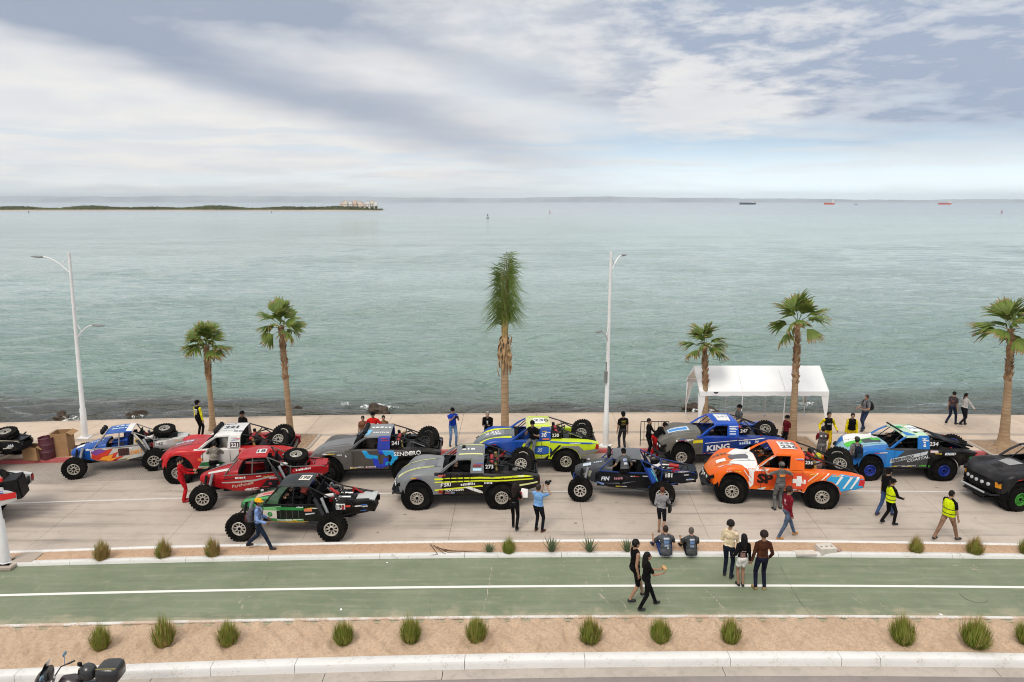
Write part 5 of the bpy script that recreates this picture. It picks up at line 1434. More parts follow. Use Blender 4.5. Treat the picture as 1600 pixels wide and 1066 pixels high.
def cap_hat(p, col, brim=True, backwards=False):
    o, (hc, Hm, k), _, _ = p
    m = MB(); sg = -1 if backwards else 1
    secs = []
    for z, r in ((.038, 1.0), (.07, .985), (.10, .88), (.125, .66), (.138, .34), (.142, .02)):
        secs.append([Vector((.094*r*math.cos(a), -.012+.112*r*math.sin(a), z)) for a in np.linspace(0, 2*math.pi, 17)[:-1]])
    m.loft(secs, True)
    if brim:
        m.loft([[Vector((.092*math.sin(a)*s_, sg*(.085*math.cos(a)*1.0 + (s_-1)*.02) - .012 + sg*(.07*(s_ > 1)*math.cos(a)), .045-.012*(s_ > 1)))for s_ in (1.0, 1.05)] for a in np.linspace(-1.25, 1.25, 9)])
    m.v = [tuple((Hm @ Vector(v) + hc/k)*k) for v in m.v]
    return m.build('cap', cloth(col), o, 40)

def vest(p, col, stripe=None, back_only=False, build=1.0):
    """loose sleeveless layer over the chest"""
    o, _, (T, k), _ = p
    m = MB(); secs = []
    for z, rx, ry in ((-.06, .178, .135), (.06, .180, .135), (.2, .178, .132), (.34, .186, .136), (.44, .150, .108), (.485, .09, .078)):
        secs.append([T((rx*build*math.cos(a), ry*build*math.sin(a)-.004, z))*k for a in np.linspace(0, 2*math.pi, 25)[:-1]])
    m.loft(secs, True)
    v = m.build('vest', col if isinstance(col, bpy.types.Material) else cloth(col), o, 60)
    if stripe:
        for z, rx, ry in ((.02, .186, .141), (.17, .186, .140)):
            q = MB(); q.loft([[T((rx*build*math.cos(a), ry*build*math.sin(a)-.004, z+dz))*k for a in np.linspace(0, 2*math.pi, 25)[:-1]] for dz in (0, .028)], True)
            q.build('stripe', cloth(stripe), v, 60)
    return v
def back_print(p, shapes, front=False):
    """print on the back or chest: list of (x, z, w, h, colour) in body units"""
    o, _, (T, k), _ = p
    bv = BVHTree.FromPolygons([v.co for v in o.data.vertices], [tuple(q.vertices) for q in o.data.polygons])
    for x, z, w, h_, col in shapes:
        m = MB(); s_ = 1 if front else -1
        n = 4; g = []
        for i in range(n+1):
            row = []
            for j in range(3):
                a = T((x-w/2+w*i/n, s_*.4, z-h_/2+h_*j/2))*k; d = (T((0, -s_, 0))-T((0, 0, 0))).normalized()
                hit, nn, _, _ = bv.ray_cast(a, d)
                row.append(tuple((hit or a + d*.28*k) - d*.006))
            g.append(row)
        m.loft(g); m.build('print', cloth(col), o, 60)
def backpack(p, label, col, accent=None):
    o, _, (T, k), _ = p
    m = MB(); secs = []
    for z, w, d in ((.02, .10, .05), (.04, .135, .085), (.15, .15, .10), (.3, .145, .095), (.40, .12, .07), (.44, .07, .04)):
        secs.append([Vector((w*math.copysign(abs(math.cos(a))**.6, math.cos(a)), -.135-d + d*math.copysign(abs(math.sin(a))**.6, math.sin(a)), z)) for a in np.linspace(0, 2*math.pi, 17)[:-1]])
    m.loft(secs, True, True)
    e = empty('backpack', o.location, o.rotation_euler.z, 1.0, label, 'backpack')
    def tr(mm): mm.v = [tuple(T(v)*k) for v in mm.v]; return mm
    tr(m).build('bag', cloth(col), e, 50)
    q = MB(); q.box((0, -.345, .14), (.20, .05, .17)); tr(q).build('front_pocket', cloth(accent or tuple(min(1, x*1.6+.01) for x in col)), e)
    for sx in (-1, 1):
        q = MB(); q.tube([(sx*.09, -.14, .40), (sx*.105, -.06, .50), (sx*.115, .06, .49), (sx*.125, .125, .38), (sx*.15, .09, .16), (sx*.14, -.12, .06)], .017, 6); tr(q).build('strap', cloth(col), e)
    return e
def loose(name, label, cat, mb, mat, p=None, loc=None, rz=0.0):
    o = mb.build(name, mat)
    if p: o.location = p[0].location; o.rotation_euler = p[0].rotation_euler
    if loc is not None: o.location = loc; o.rotation_euler = (0, 0, rz)
    return tag(o, label, cat)

def walk(s=.34, lead=0, lift=.10):
    """feet for a stride; the rear heel lifted"""
    a, b = ((-.09, s, .015), (.09, -s, lift)) if lead == 0 else ((-.09, -s, lift), (.09, s, .015))
    return (a, b)
Z0 = .004; ZP = .154
BK = (.0055, .005, .0055); NAVY = (.012, .016, .032); DEN = (.10, .16, .26); GREYT = (.085, .088, .092); YEL = c8(225, 215, 30); HV = c8(212, 232, 20)
def gp(x, y, z=Z0): 
    p = G(x, y, z); return (p.x, p.y, z)
# --- promenade
p = person('person in black and yellow team suit standing under the first palm', gp(313, 684, ZP), 60, BK, BK, h=1.76, sleeve='long', sleeves=YEL, feet=((-.10, 0, 0), (.10, .03, 0)), build=1.04, skin='fair'); cap_hat(p, BK); back_print(p, [(0, .36, .2, .05, WHT), (0, .27, .18, .06, WHT), (-.02, .18, .14, .09, c8(190, 160, 150))])
p = person('person in dark cap behind the white race truck roof', gp(383, 702, ZP), 250, BK, NAVY, h=1.72); cap_hat(p, BK)
p = person('person in red team shirt standing behind the grey truck roof', gp(585, 706, ZP), 268, c8(205, 30, 28), BK, h=1.78, sleeve='short', build=1.12, hands=((-.36, .16, 1.0), (.36, .16, 1.0)), skin='tan'); cap_hat(p, BK); back_print(p, [(0, .28, .2, .05, WHT)], True)
p = person('child with dark hair beside the person in the red shirt', gp(569, 702, ZP), 270, c8(120, 80, 60), NAVY, h=1.50, skin='tan')
p = person('child with dark hair on the far side of the red shirt', gp(601, 702, ZP), 280, c8(130, 90, 60), NAVY, h=1.52, skin='tan')
p = person('man in bright blue T-shirt and jeans holding up a phone', gp(708, 697, ZP), 292, c8(24, 60, 160), c8(105, 135, 170), h=1.74, sleeve='short', hands=((-.10, .40, 1.40), (.08, .42, 1.42)), curl=(.9, .9), build=1.08, skin='tan', feet=((-.12, .05, 0), (.13, -.04, 0))); cap_hat(p, BK)
q = MB(); q.box((0, .50, 1.46), (.15, .012, .075)); loose('mobile_phone', 'dark phone held up by the man in blue', 'phone', q, M_black, p)
p = person('grey-haired man in black jacket leaning on the blue truck bonnet', gp(763, 700, ZP), 262, BK, NAVY, h=1.72, sleeve='long', haircol=(.22, .19, .16), hands=((-.10, .34, 1.14), (.12, .36, 1.12)), lean=.25, skin='fair', build=1.05); back_print(p, [(0, .3, .06, .16, WHT)], True)
p = person('man in black and gold shirt walking past the middle lamp post', gp(972, 704, ZP), 100, BK, (.03, .03, .032), h=1.74, sleeve='short', feet=walk(.10, 0, .02), skin='tan'); cap_hat(p, BK, True); back_print(p, [(0, .38, .2, .03, c8(170, 150, 60)), (0, .30, .18, .03, c8(150, 135, 60)), (0, .22, .18, .03, c8(120, 110, 60))])
p = person('man in black shirt and red trousers bent over the stripped truck nose', gp(1021, 716, .0), 8, BK, c8(170, 24, 26), h=1.74, sleeve='short', lean=.75, hands=((-.20, .62, 1.05), (.14, .66, 1.08)), skin='tan', feet=((-.14, -.06, 0), (.12, .10, 0))); cap_hat(p, BK)
p = person('man in dark uniform beside the man in red trousers', gp(1012, 712, .0), 330, BK, BK, h=1.66, sleeve='long', hands=((-.2, .34, 1.0), (.2, .34, 1.0)), skin='tan')
p = person('man in grey T-shirt and cap standing under the white canopy', gp(1152, 692, ZP), 190, GREYT, NAVY, h=1.76, sleeve='short', hands=((-.16, .30, 1.05), (.14, .32, 1.06)), build=1.08, skin='tan'); cap_hat(p, BK)
p = person('person in maroon shirt and cap beside the palm trunk', gp(1226, 704, ZP), 200, c8(95, 20, 30), BK, h=1.58, skin='tan'); cap_hat(p, BK)
p = person('man in yellow-sleeved team suit facing the street behind a seated man', gp(1290, 706, ZP), 265, BK, c8(205, 170, 30), h=1.78, sleeve='long', sleeves=c8(232, 206, 20), hands=((-.34, .08, .98), (.34, .08, .98)), build=1.05, skin='tan'); back_print(p, [(0, .28, .16, .03, WHT)], True)
p = person('person in black and yellow suit behind the white bonnet', gp(1327, 704, ZP), 250, BK, c8(200, 170, 30), h=1.68, sleeve='long', sleeves=c8(232, 206, 20), skin='tan')
p = person('man in maroon cap and grey vest standing at the truck nose', gp(1281, 728, .0), 80, (.10, .085, .085), (.16, .155, .15), h=1.70, sleeve='short', sleeves=c8(120, 26, 34), build=1.1, hands=((-.14, .34, 1.1), (.14, .34, 1.1)), skin='tan'); back_print(p, [(-.08, .38, .06, .06, WHT), (.09, .38, .06, .06, WHT)])
p = person('man with grey T-shirt walking along the sea wall', gp(1349, 673, ZP), 196, (.16, .16, .18), c8(45, 55, 80), h=1.74, sleeve='short', feet=((-.08, .14, 0), (.09, -.10, .02)), hands=((-.20, .30, 1.10), (.12, .34, 1.08)), skin='tan', haircol=(.06, .03, .025)); backpack(p, 'black backpack on the man walking by the sea wall', (.016, .016, .018))
p = person('woman in dark patterned top walking beside a woman in white', gp(1485, 664, ZP), 25, (.07, .05, .055), c8(30, 38, 58), h=1.66, hair='bun', sleeve='short', feet=walk(.24, 1, .08), sole=(.75, .75, .74), skin='tan'); back_print(p, [(.03, .3, .12, .08, c8(140, 100, 100)), (-.05, .36, .05, .08, c8(120, 110, 110))])
p = person('woman in white jacket with black sleeve stripe walking along the sea', gp(1503, 666, ZP), 15, c8(205, 202, 200), c8(28, 28, 34), h=1.64, hair='pony', sleeve='long', feet=walk(.26, 0, .12), hands=((-.22, .10, .85), (.26, .34, .95)), sole=(.75, .75, .74), skin='tan')
# --- on and around the race vehicles
p = person('driver in red race suit standing by the red buggy wheel', gp(287, 784), 25, c8(178, 24, 32), c8(182, 26, 34), h=1.70, sleeve='long', hands=((-.12, .40, 1.12), (.16, .42, 1.10)), turn=0, nod=.25, skin='tan', shoes=c8(150, 20, 26)); 
p = person('man in blue shirt and yellow cap striding past the green buggy', gp(407, 860, .06), 8, c8(125, 150, 200), c8(32, 42, 58), h=1.72, sleeve='long', feet=((-.09, -.38, .12), (.09, .36, .015)), hands=((-.20, .22, .98), (.20, .26, 1.0)), skin='dark', nod=.1, sole=(.7, .7, .7), lean=.06); cap_hat(p, c8(228, 170, 30)); backpack(p, 'grey and maroon backpack on the man in the yellow cap', (.09, .085, .10), c8(110, 60, 60))
p = person('woman in black holding papers beside the rear wheel of the yellow-striped truck', gp(804, 828), 75, BK, BK, h=1.64, hair='long', sleeve='short', hands=((-.12, .32, 1.05), (.18, .34, 1.08)), feet=((-.09, .16, 0), (.09, -.08, .02)), sole=(.75, .75, .74), skin='tan', haircol=(.02, .012, .010)); back_print(p, [(0, .1, .12, .012, c8(120, 120, 120))])
q = MB(); q.box((.22, .42, 1.12), (.22, .012, .28), (-.5, 0, .2)); q.box((.20, .45, 1.13), (.20, .012, .26), (-.6, .2, .2)); loose('papers', 'white sheets of paper held by the woman in black', 'paper', q, vinyl(WHT), p)
q = MB(); q.box((.08, .30, 1.08), (.16, .02, .24), (-.5, 0, .1)); loose('folder', 'red folder held by the woman in black', 'folder', q, vinyl(c8(170, 40, 40)), p)
p = person('photographer in light blue shirt and dark trousers raising a camera', gp(841, 831), 52, c8(120, 165, 215), c8(20, 22, 30), h=1.66, sleeve='short', hands=((-.06, .34, 1.50), (.12, .36, 1.52)), curl=(.9, .9), build=1.18, shoes=c8(90, 50, 35), sole=c8(60, 40, 30), skin='tan', haircol=(.04, .025, .018), feet=((-.10, .0, 0), (.12, .06, 0)))
q = MB(); q.box((.04, .44, 1.56), (.14, .09, .10)); q.lathe([(.042, 0), (.042, .12), (.036, .13)], (.04, .49, 1.56), 'Y', 14); loose('camera', 'black camera held by the photographer in light blue', 'camera', q, M_black, p)
p = person('woman in grey checked shirt walking with a phone by the buggy wheel', gp(1032, 834), 65, (.27, .26, .265), c8(26, 26, 30), h=1.62, hair='bun', haircol=c8(95, 50, 32), sleeve='long', legs='knee', hands=((-.18, .14, .92), (.20, .36, 1.05)), feet=((-.08, .10, 0), (.09, -.10, .02)), skin='tan', shoes=c8(120, 80, 60))
q = MB(); q.box((.20, .46, 1.05), (.075, .15, .012)); loose('mobile_phone', 'phone in the hand of the woman in the checked shirt', 'phone', q, M_black, p)
q = MB(); q.box((.24, .10, .86), (.09, .20, .19)); q.tube([(.24, 0, .95), (.22, -.02, 1.2), (.0, -.03, 1.42)], .008, 6); loose('shoulder_bag', 'small black bag at the side of the woman in the checked shirt', 'bag', q, M_black, p)
def drv(cn, x, y, z, label, hel, suit, sc=1.0, turn=0):
    c = CARS[cn]; w = c.at(x, y, z)
    hd = math.degrees(math.atan2(c.h.y, c.h.x))
    return person(label, (w.x, w.y, w.z), hd, suit, suit, h=1.66, hair='helmet', haircol=hel, sleeve='long', pelvis=.13, feet=((-.12, .78, .02), (.12, .78, .02)), hands=((-.14, .46, .48), (.14, .46, .48)), lean=-.22, turn=turn, grp='drivers in the vehicles')
drv('273', 1.12, .40, .98, 'driver with lime helmet in the grey and black truck', c8(150, 170, 40), BK)
drv('162', 1.15, .29, .76, 'driver in blue in the blue and white buggy', c8(40, 60, 120), c8(40, 70, 140))
drv('198', 1.15, .29, .76, 'driver with red and white helmet in the green buggy', c8(150, 60, 50), BK)
drv('198', 1.15, -.29, .76, 'co-driver with blue helmet in the green buggy', c8(60, 66, 130), BK)
drv('236', 1.30, -.40, .98, 'co-driver with orange helmet in the orange truck', c8(225, 110, 30), BK)
drv('234', 1.12, .40, .98, 'driver with green helmet in the blue and black truck', c8(60, 90, 50), BK)
drv('234', 1.12, -.40, .98, 'co-driver with yellow helmet in the blue and black truck', c8(190, 170, 60), BK)
drv('247', 1.12, .40, .98, 'driver with red helmet in the bright blue truck', c8(110, 30, 30), BK)
w = CARS['230'].at(1.35, .98, 1.33)
p = person('man in black shirt sitting in the door of the blue and lime truck', (w.x, w.y, w.z - .06), 250, BK, (.13, .14, .15), h=1.72, sleeve='short', pelvis=.16, feet=((-.14, .30, -.72), (.12, .46, -.40)), hands=((-.20, .30, .42), (.14, .34, .50)), lean=.05, skin='tan', knees=((0, 1, .3), (0, 1, .6)), turn=40); cap_hat(p, BK)
w = CARS['221'].at(1.55, 1.18, 0)
p = person('man in grey vest leaning into the white truck window', (w.x, w.y, Z0), 97, c8(125, 118, 108), BK, h=1.72, sleeve='short', lean=.4, hands=((-.26, .52, 1.22), (.26, .52, 1.22)), skin='tan', build=1.08)
w = CARS['181'].at(1.35, .72, 0)
p = person('man in grey T-shirt climbing into the dark blue buggy', (w.x, w.y, .62), 95, GREYT, BK, h=1.68, sleeve='short', pelvis=.62, feet=((-.12, .0, -.05), (.12, .12, -.02)), hands=((-.40, .28, .60), (.32, .36, .58)), lean=.45, skin='tan', build=1.1); cap_hat(p, BK); back_print(p, [(0, .33, .15, .10, c8(150, 165, 195)), (.02, .2, .12, .08, c8(190, 195, 205))])
p = person('man in light grey shirt and black vest leaning over the orange truck bed', (CARS['236'].at(.15, -1.15, 0).x, CARS['236'].at(.15, -1.15, 0).y, Z0), 285, c8(185, 185, 190), c8(60, 60, 64), h=1.72, sleeve='short', lean=.62, hands=((-.14, .62, 1.15), (.18, .60, 1.18)), skin='dark'); vest(p, BK)
w = CARS['236'].at(-.15, -.35, 1.42)
m = MB(); m.ell((0, 0, 0), (.13, .15, .13), 14, 10); loose('race_helmet', 'yellow helmet in the orange truck bed', 'helmet', m, paint(c8(195, 190, 50)), None, w)
p = person('mechanic in grey uniform at the door of the orange truck', gp(1216, 797), 96, (.115, .112, .108), (.125, .122, .118), h=1.78, sleeve='short', hands=((-.42, .34, 1.34), (.42, .30, 1.30)), skin='tan', build=1.08, feet=((-.13, .0, 0), (.10, .06, 0))); cap_hat(p, (.14, .125, .11), True); back_print(p, [(0, .33, .20, .085, c8(225, 140, 70))])
q = MB(); q.loft([[p[2][0]((.172*math.cos(a), .125*math.sin(a), .0+dz))*p[2][1] for a in np.linspace(0, 6.283, 25)[:-1]] for dz in (0, .045)], True); q.build('belt', M_black, p[0])
p = person('man with dark backpack standing at the blue truck front wheel', gp(1333, 748), 88, (.20, .19, .19), c8(38, 46, 66), h=1.72, sleeve='short', skin='tan', build=1.05); cap_hat(p, (.05, .055, .04)); backpack(p, 'navy backpack on the man at the blue truck', c8(22, 30, 44), c8(30, 50, 70))
p = person('man in burgundy hoodie and jeans walking in tan boots', gp(1227, 841), 10, c8(122, 26, 40), c8(78, 92, 112), h=1.76, hair='curly', haircol=(.03, .014, .010), sleeve='long', feet=((-.09, .36, .02), (.09, -.30, .03)), hands=((-.22, .08, .86), (.22, .02, .86)), shoes=c8(180, 120, 50), sole=c8(140, 90, 40), skin='mid', build=1.08); back_print(p, [(0, .32, .10, .10, c8(215, 170, 175)), (0, .22, .12, .03, c8(190, 140, 145))])
p = person('man in black vest with orange panel beside the woman in the lime vest', gp(1381, 806), 20, BK, c8(62, 84, 120), h=1.74, sleeve='short', feet=((-.09, -.24, .02), (.09, .26, .015)), skin='tan', shoes=c8(70, 45, 38)); vest(p, BK); cap_hat(p, BK); back_print(p, [(0, .28, .20, .20, c8(236, 150, 30))])
p = person('woman in lime safety vest with ponytail holding a cup', gp(1387, 820), 12, BK, BK, h=1.64, hair='pony', haircol=(.03, .018, .014), sleeve='long', feet=((-.08, -.20, .06), (.09, .16, .015)), hands=((-.14, .26, 1.0), (.16, .34, 1.02)), sole=(.75, .75, .74), skin='tan'); vest(p, HV, (.10, .12, .03)); cap_hat(p, BK)
p = person('man in lime safety vest and khaki trousers walking alone', gp(1477, 845), 15, BK, c8(142, 112, 92), h=1.72, sleeve='short', hair='crop', feet=((-.10, -.36, .05), (.10, .34, .015)), hands=((-.26, .06, .84), (.27, .10, .82)), sole=(.75, .75, .74), skin='tan', build=1.15, nod=.15); vest(p, HV, (.09, .11, .03), build=1.15)
# --- in front
p = person('seated man in dark grey T-shirt and blue jeans on the white kerb', (G(1040, 866, .12).x, G(1040, 866, .12).y, .02), 90, (.075, .08, .09), c8(40, 60, 110), h=1.76, hair='crop', sleeve='short', pelvis=.20, feet=((-.26, .62, .04), (.18, .60, .04)), hands=((-.30, .46, .42), (.24, .46, .42)), lean=.22, skin='tan', build=1.15, haircol=(.03, .02, .016), knees=((-.3, .5, 1), (.2, .5, 1)), nod=.1, untuck=True); back_print(p, [(0, .40, .17, .05, c8(190, 195, 205)), (0, .30, .16, .10, c8(110, 135, 175)), (.0, .19, .12, .06, c8(150, 165, 190)), (.04, .12, .06, .04, c8(190, 190, 190))])
p = person('seated bald man in dark grey T-shirt on the white kerb', (G(1080, 866, .12).x, G(1080, 866, .12).y, .02), 90, (.065, .068, .072), BK, h=1.66, hair='crop', sleeve='short', pelvis=.20, feet=((-.20, .60, .04), (.16, .60, .04)), hands=((-.24, .46, .40), (.20, .46, .42)), lean=.22, skin='tan', haircol=(.10, .08, .07), build=1.12, knees=((-.3, .5, 1), (.2, .5, 1)), nod=.1, untuck=True); back_print(p, [(0, .40, .15, .05, c8(190, 195, 205)), (0, .30, .15, .10, c8(100, 125, 165)), (.0, .19, .12, .06, c8(140, 155, 180))])
p = person('young man in cream hoodie and dark jeans holding hands on the lane', gp(1136, 902), 55, c8(226, 206, 172), c8(26, 32, 46), h=1.76, hair='curly', sleeve='long', hands=((-.18, .26, 1.0), (.20, .28, .98)), skin='tan', feet=((-.09, .04, 0), (.11, -.02, 0)), sole=(.6, .55, .5), shoes=c8(50, 45, 45))
p = person('young woman with long black hair and white shorts', gp(1157, 916), 92, BK, c8(215, 212, 208), h=1.60, hair='long', sleeve='long', legs='shorts', hands=((-.24, .10, .98), (.25, .04, .80)), skin='mid', feet=((-.06, .02, 0), (.06, -.02, 0)), build=.95, haircol=(.008, .007, .008), sole=(.7, .65, .6)); back_print(p, [(-.03, .12, .14, .16, c8(120, 95, 90)), (0, .24, .14, .03, c8(170, 160, 160))])
p = person('young man in brown jacket with curly dark hair, his back turned', gp(1187, 921), 90, c8(72, 42, 28), c8(24, 28, 44), h=1.76, hair='curly', haircol=(.02, .012, .009), sleeve='long', hands=((-.26, .04, .84), (.25, .10, .92)), skin='mid', shoes=c8(165, 135, 80), sole=c8(190, 180, 160), feet=((-.12, .0, 0, -.35), (.12, .0, 0, .35)))
p = person('man in black tank top and shorts walking behind the woman in black', gp(990, 938), 18, BK, BK, h=1.80, hair='short', sleeve='none', legs='knee', feet=((-.09, .30, .03), (.09, -.16, .03)), hands=((-.24, .10, .82), (.24, -.02, .86)), skin='tan', build=1.05)
p = person('woman all in black walking with bread in her hands', gp(1008, 951), 12, BK, BK, h=1.64, hair='long', sleeve='short', feet=((-.08, .34, .03), (.09, -.20, .02)), hands=((-.04, .36, 1.14), (.16, .38, 1.12)), skin='tan', haircol=(.010, .008, .008), sole=(.7, .7, .7))
q = MB(); q.ell((.06, .46, 1.16), (.11, .06, .045), 14, 8); loose('bread_roll', 'golden bread held by the woman in black', 'bread', q, flat('bread', (.55, .33, .13), .7, 0, .2, 14, 0, .4), p)
# ------------------------------------------------------------------ lamp posts
M_wpost = flat('white_post_paint', (0.76, 0.755, 0.74), 0.45, 0, .05, 3.0)
M_lampgrey = flat('lamp_head_grey', (0.20, 0.20, 0.20), 0.5)
def lamp_post(label, loc, hgt, rot, lowside=1, arms=True):
    e = empty('street_lamp', loc, rot, 1.0, label, 'street lamp', 'white street lamps')
    q = MB(); q.lathe([(.17, 0), (.17, .03), (.13, .05), (.125, 1.35), (.10, 1.40), (.072, hgt*.62), (.055, hgt)], n=20); q.build('pole', M_wpost, e, 40)
    q = MB(); q.box((0, 0, .02), (.46, .46, .04)); q.build('base_plate', M_wpost, e)
    if arms:
        for z0, sg, L, rise, r_ in ((hgt-.85, -1, 1.02, .62, .030), (hgt*.615-.5, lowside, .68, .55, .026)):
            a = MB(); pts = [(sg*(.05 + L*t), 0, z0 + rise*math.sin(t*math.pi/2)) for t in np.linspace(0, 1, 9)]; a.tube(pts, r_, 8)
            arm = a.build('arm', M_wpost, e)
            b = MB(); b.tube([(sg*.05, 0, z0+.62), (sg*.34*L, 0, z0+rise*math.sin(.34*math.pi/2))], .016, 6); b.build('brace', M_wpost, arm)
            x1, _, z1 = pts[-1]
            hd = MB(); hd.loft([[(x1+sg*x, w*math.cos(t), z1 + h_*math.sin(t)) for t in np.linspace(0, 6.283, 11)[:-1]] for x, w, h_ in ((-.02, .04, .035), (.08, .09, .045), (.30, .10, .04), (.46, .06, .022))], True, True)
            hd.build('lamp_head', M_lampgrey if z0 > 5 or lowside > 0 else M_wpost, e, 40)
    return e
lp = G(133, 684, .15); lamp_post('white street lamp with two curved arms behind the blue and white buggy', (lp.x, lp.y, .15), 8.25, R(4), 1).rotation_euler = (0, R(2.3), R(4))
lp = G(946, 697, .15); e = lamp_post('white street lamp seen end-on beside the blue and lime truck', (lp.x, lp.y, .15), 8.35, R(4+62+180-8), 1)
q = MB(); q.box((.10, -.02, 3.1), (.16, .12, .5)); q.box((.10, -.02, 3.55), (.05, .03, .4)); q.build('control_box', M_lampgrey, e)
lp = G(9, 878, .10); lamp_post('thick white lamp post standing in the median by the frame edge', (lp.x, lp.y, .06), 8.3, R(4), -1)
q = MB(); q.box((lp.x+.0, lp.y, .06), (.75, .7, .08)); tag(q.build('lamp_footing', M_band), 'square concrete footing under the near lamp post', 'footing')
q = MB(); cc = G(42, 872, .1); q.box((cc.x, cc.y, .09), (.62, .55, .05), (0, 0, .05)); tag(q.build('inspection_cover', M_band), 'grey concrete cover in the median beside the near lamp post', 'cover')

# ------------------------------------------------------------------ palms
M_trunk = None
def m_trunk():
    m, t, b = new_mat('palm_trunk'); p = objc(t); x, y, z = sep(t, p)
    ringn = noise(t, comb(t, x*2.0, y*2.0, z*22.0), 1.0, 3.0, 0.6); big = noise(t, p, 2.0, 4.0)
    c = mixc(t, ringn.ramp(.35, .7), (.31, .205, .115), (.46, .315, .19)); c = mixc(t, big.ramp(.4, .75) * .35, c, (.26, .165, .095))
    t.links.new(c, b.inputs['Base Color']); b.inputs['Roughness'].default_value = .9; add_bump(t, b, ringn, .8, .03)
    return m
M_trunk = m_trunk(); M_boot = flat('leaf_boot', (.40, .235, .12), .9, 0, .45, 6.0, 0, .6, 20); M_dead = flat('dead_frond', (.38, .235, .115), .9, 0, .3, 5)
def leafy(m, t, b, c):
    """leaves let some light through"""
    tr = nd(t, 'ShaderNodeBsdfTranslucent', Color=c); mx = nd(t, 'ShaderNodeMixShader', Fac=0.35)
    t.links.new(b.outputs[0], mx.inputs[1]); t.links.new(tr.outputs[0], mx.inputs[2]); t.links.new(mx.outputs[0], t.nodes['Material Output'].inputs['Surface'])
    return m
def m_frond():
    m, t, b = new_mat('frond_green'); p = objc(t)
    n = noise(t, p, 1.3, 3.0); n2 = noise(t, p, 14.0, 3.0)
    c = mixc(t, n.ramp(.3, .7), (.085, .15, .024), (.22, .30, .05)); c = mixc(t, n2.ramp(.5, .8) * .4, c, (.36, .36, .09))
    t.links.new(c, b.inputs['Base Color']); b.inputs['Roughness'].default_value = .55
    return leafy(m, t, b, c)
M_frond = m_frond(); M_tip = flat('frond_tip_dry', (.26, .175, .07), .8, 0, .3, 8)
def fan_mesh(seed, dry=.25, L=.85):
    """a fan leaf: petiole along +X, pleated blade of narrow segments with free, drooping tips"""
    r_ = random.Random(seed); q = MB().mat(0)
    pet = .44*L/.85
    q.tube([(0, 0, 0), (pet*.5, 0, .05), (pet, 0, .03)], [.016, .012, .009], 5)
    n = 22
    for k in range(n):
        a = -.86 + 1.72*k/(n-1); l = .92*L*(.60 + .40*math.cos(a*1.3))*r_.uniform(.88, 1.08)
        d0 = Vector((math.cos(a), math.sin(a), 0)); side_ = Vector((-math.sin(a), math.cos(a), 0))
        pts = []; drop = r_.uniform(.06, .30)*(1.0 + .9*abs(a)); w = .044*L/.85
        for j, t_ in enumerate((0.02, .35, .62, .82, 1.0)):
            z = .03 + .06*math.sin(min(1, t_*1.6)*math.pi)*.6 - drop*t_**3 + (.012 if k % 2 else -.012)*(t_ < .7)
            c_ = Vector((pet, 0, z)) + d0*l*t_
            ww = w*(.35, 1.0, .95, .55, .08)[j]*(0.75 + t_*.6)
            pts.append((c_ - side_*ww, c_ + Vector((0, 0, .018)), c_ + side_*ww))
        q.mat(0); q.loft(pts[:4]); q.mat(1 if r_.random() < dry*2 else 0); q.loft(pts[3:])
    return q
def fan_palm(label, px, py, height, crown, seed, lean=(0, 0), boots=.42, n=16, base_r=.30, top_r=.13, L=.85, flare=.10):
    r_ = random.Random(seed); p0 = G(px, py, .15)
    e = empty('palm_tree', (p0.x, p0.y, .10), 0, 1.0, label, 'palm tree', 'fan palms along the promenade')
    q = MB(); pts = []; rad = []
    for i in range(29):
        t_ = i/28; pts.append((lean[0]*t_**1.3, lean[1]*t_, height*t_)); rad.append(.70*(base_r + (top_r-base_r)*t_**.55 + flare*max(0, 1-t_*7)**2)*(1 + .02*math.sin(i*2.1)))
    q.tube(pts, rad, 14); q.build('trunk', M_trunk, e, 60)
    # leaf boots
    q = MB()
    for k in range(int(150*boots/.42)):
        t_ = 1 - boots*r_.random()**.9; a = k*2.399; i = t_*28; i0 = min(27, int(i)); c_ = Vector(pts[i0]).lerp(Vector(pts[i0+1]), i-i0); rr = rad[i0]
        d = Vector((math.cos(a), math.sin(a), 0)); s_ = Vector((-math.sin(a), math.cos(a), 0))
        b = c_ + d*rr*.9; w = .045; o_ = .05 + .05*r_.random()
        q.add([b - s_*w - Vector((0, 0, .06)), b + s_*w - Vector((0, 0, .06)), b + d*o_ + s_*w*.4 + Vector((0, 0, .10)), b + d*o_ - s_*w*.4 + Vector((0, 0, .10)), b + Vector((0, 0, .02))], [(0, 1, 2, 3), (0, 3, 4), (1, 4, 2)])
    q.build('leaf_boots', M_boot, e, 0)
    top = Vector(pts[-1])
    ms = [fan_mesh(seed*10+j, (.15, .3, .75)[j], L*crown).build('frond', [M_frond, M_tip], None, 0) for j in range(3)]
    for o in ms: o.parent = e
    for k in range(n):
        u = k/(n-1); pit = R(82 - 104*u**.9 + r_.uniform(-9, 9)); a = k*2.399 + r_.uniform(-.3, .3)
        j = 2 if u > .82 else (1 if u > .45 else 0)
        if k < 3: o = ms[k if k < 3 else 0]; j = k
        else: o = bpy.data.objects.new('frond', ms[j].data); COL.objects.link(o); o.parent = e
        o.location = top + Vector((0, 0, .05-.22*u)); o.rotation_euler = Euler((r_.uniform(-.9, .9), -pit, a), 'XYZ')
        s_ = r_.uniform(.85, 1.08); o.scale = (s_, s_, s_)
    return e
def hgt_at(px, py0, py1):                      # height of something whose foot is at (px,py0) and tip at py1
    p = G(px, py0, .15); d = p.y
    v = (533-py1)/FPX; ang = math.atan(v) - PITCH
    return CAM_H + d*math.tan(ang) - .15
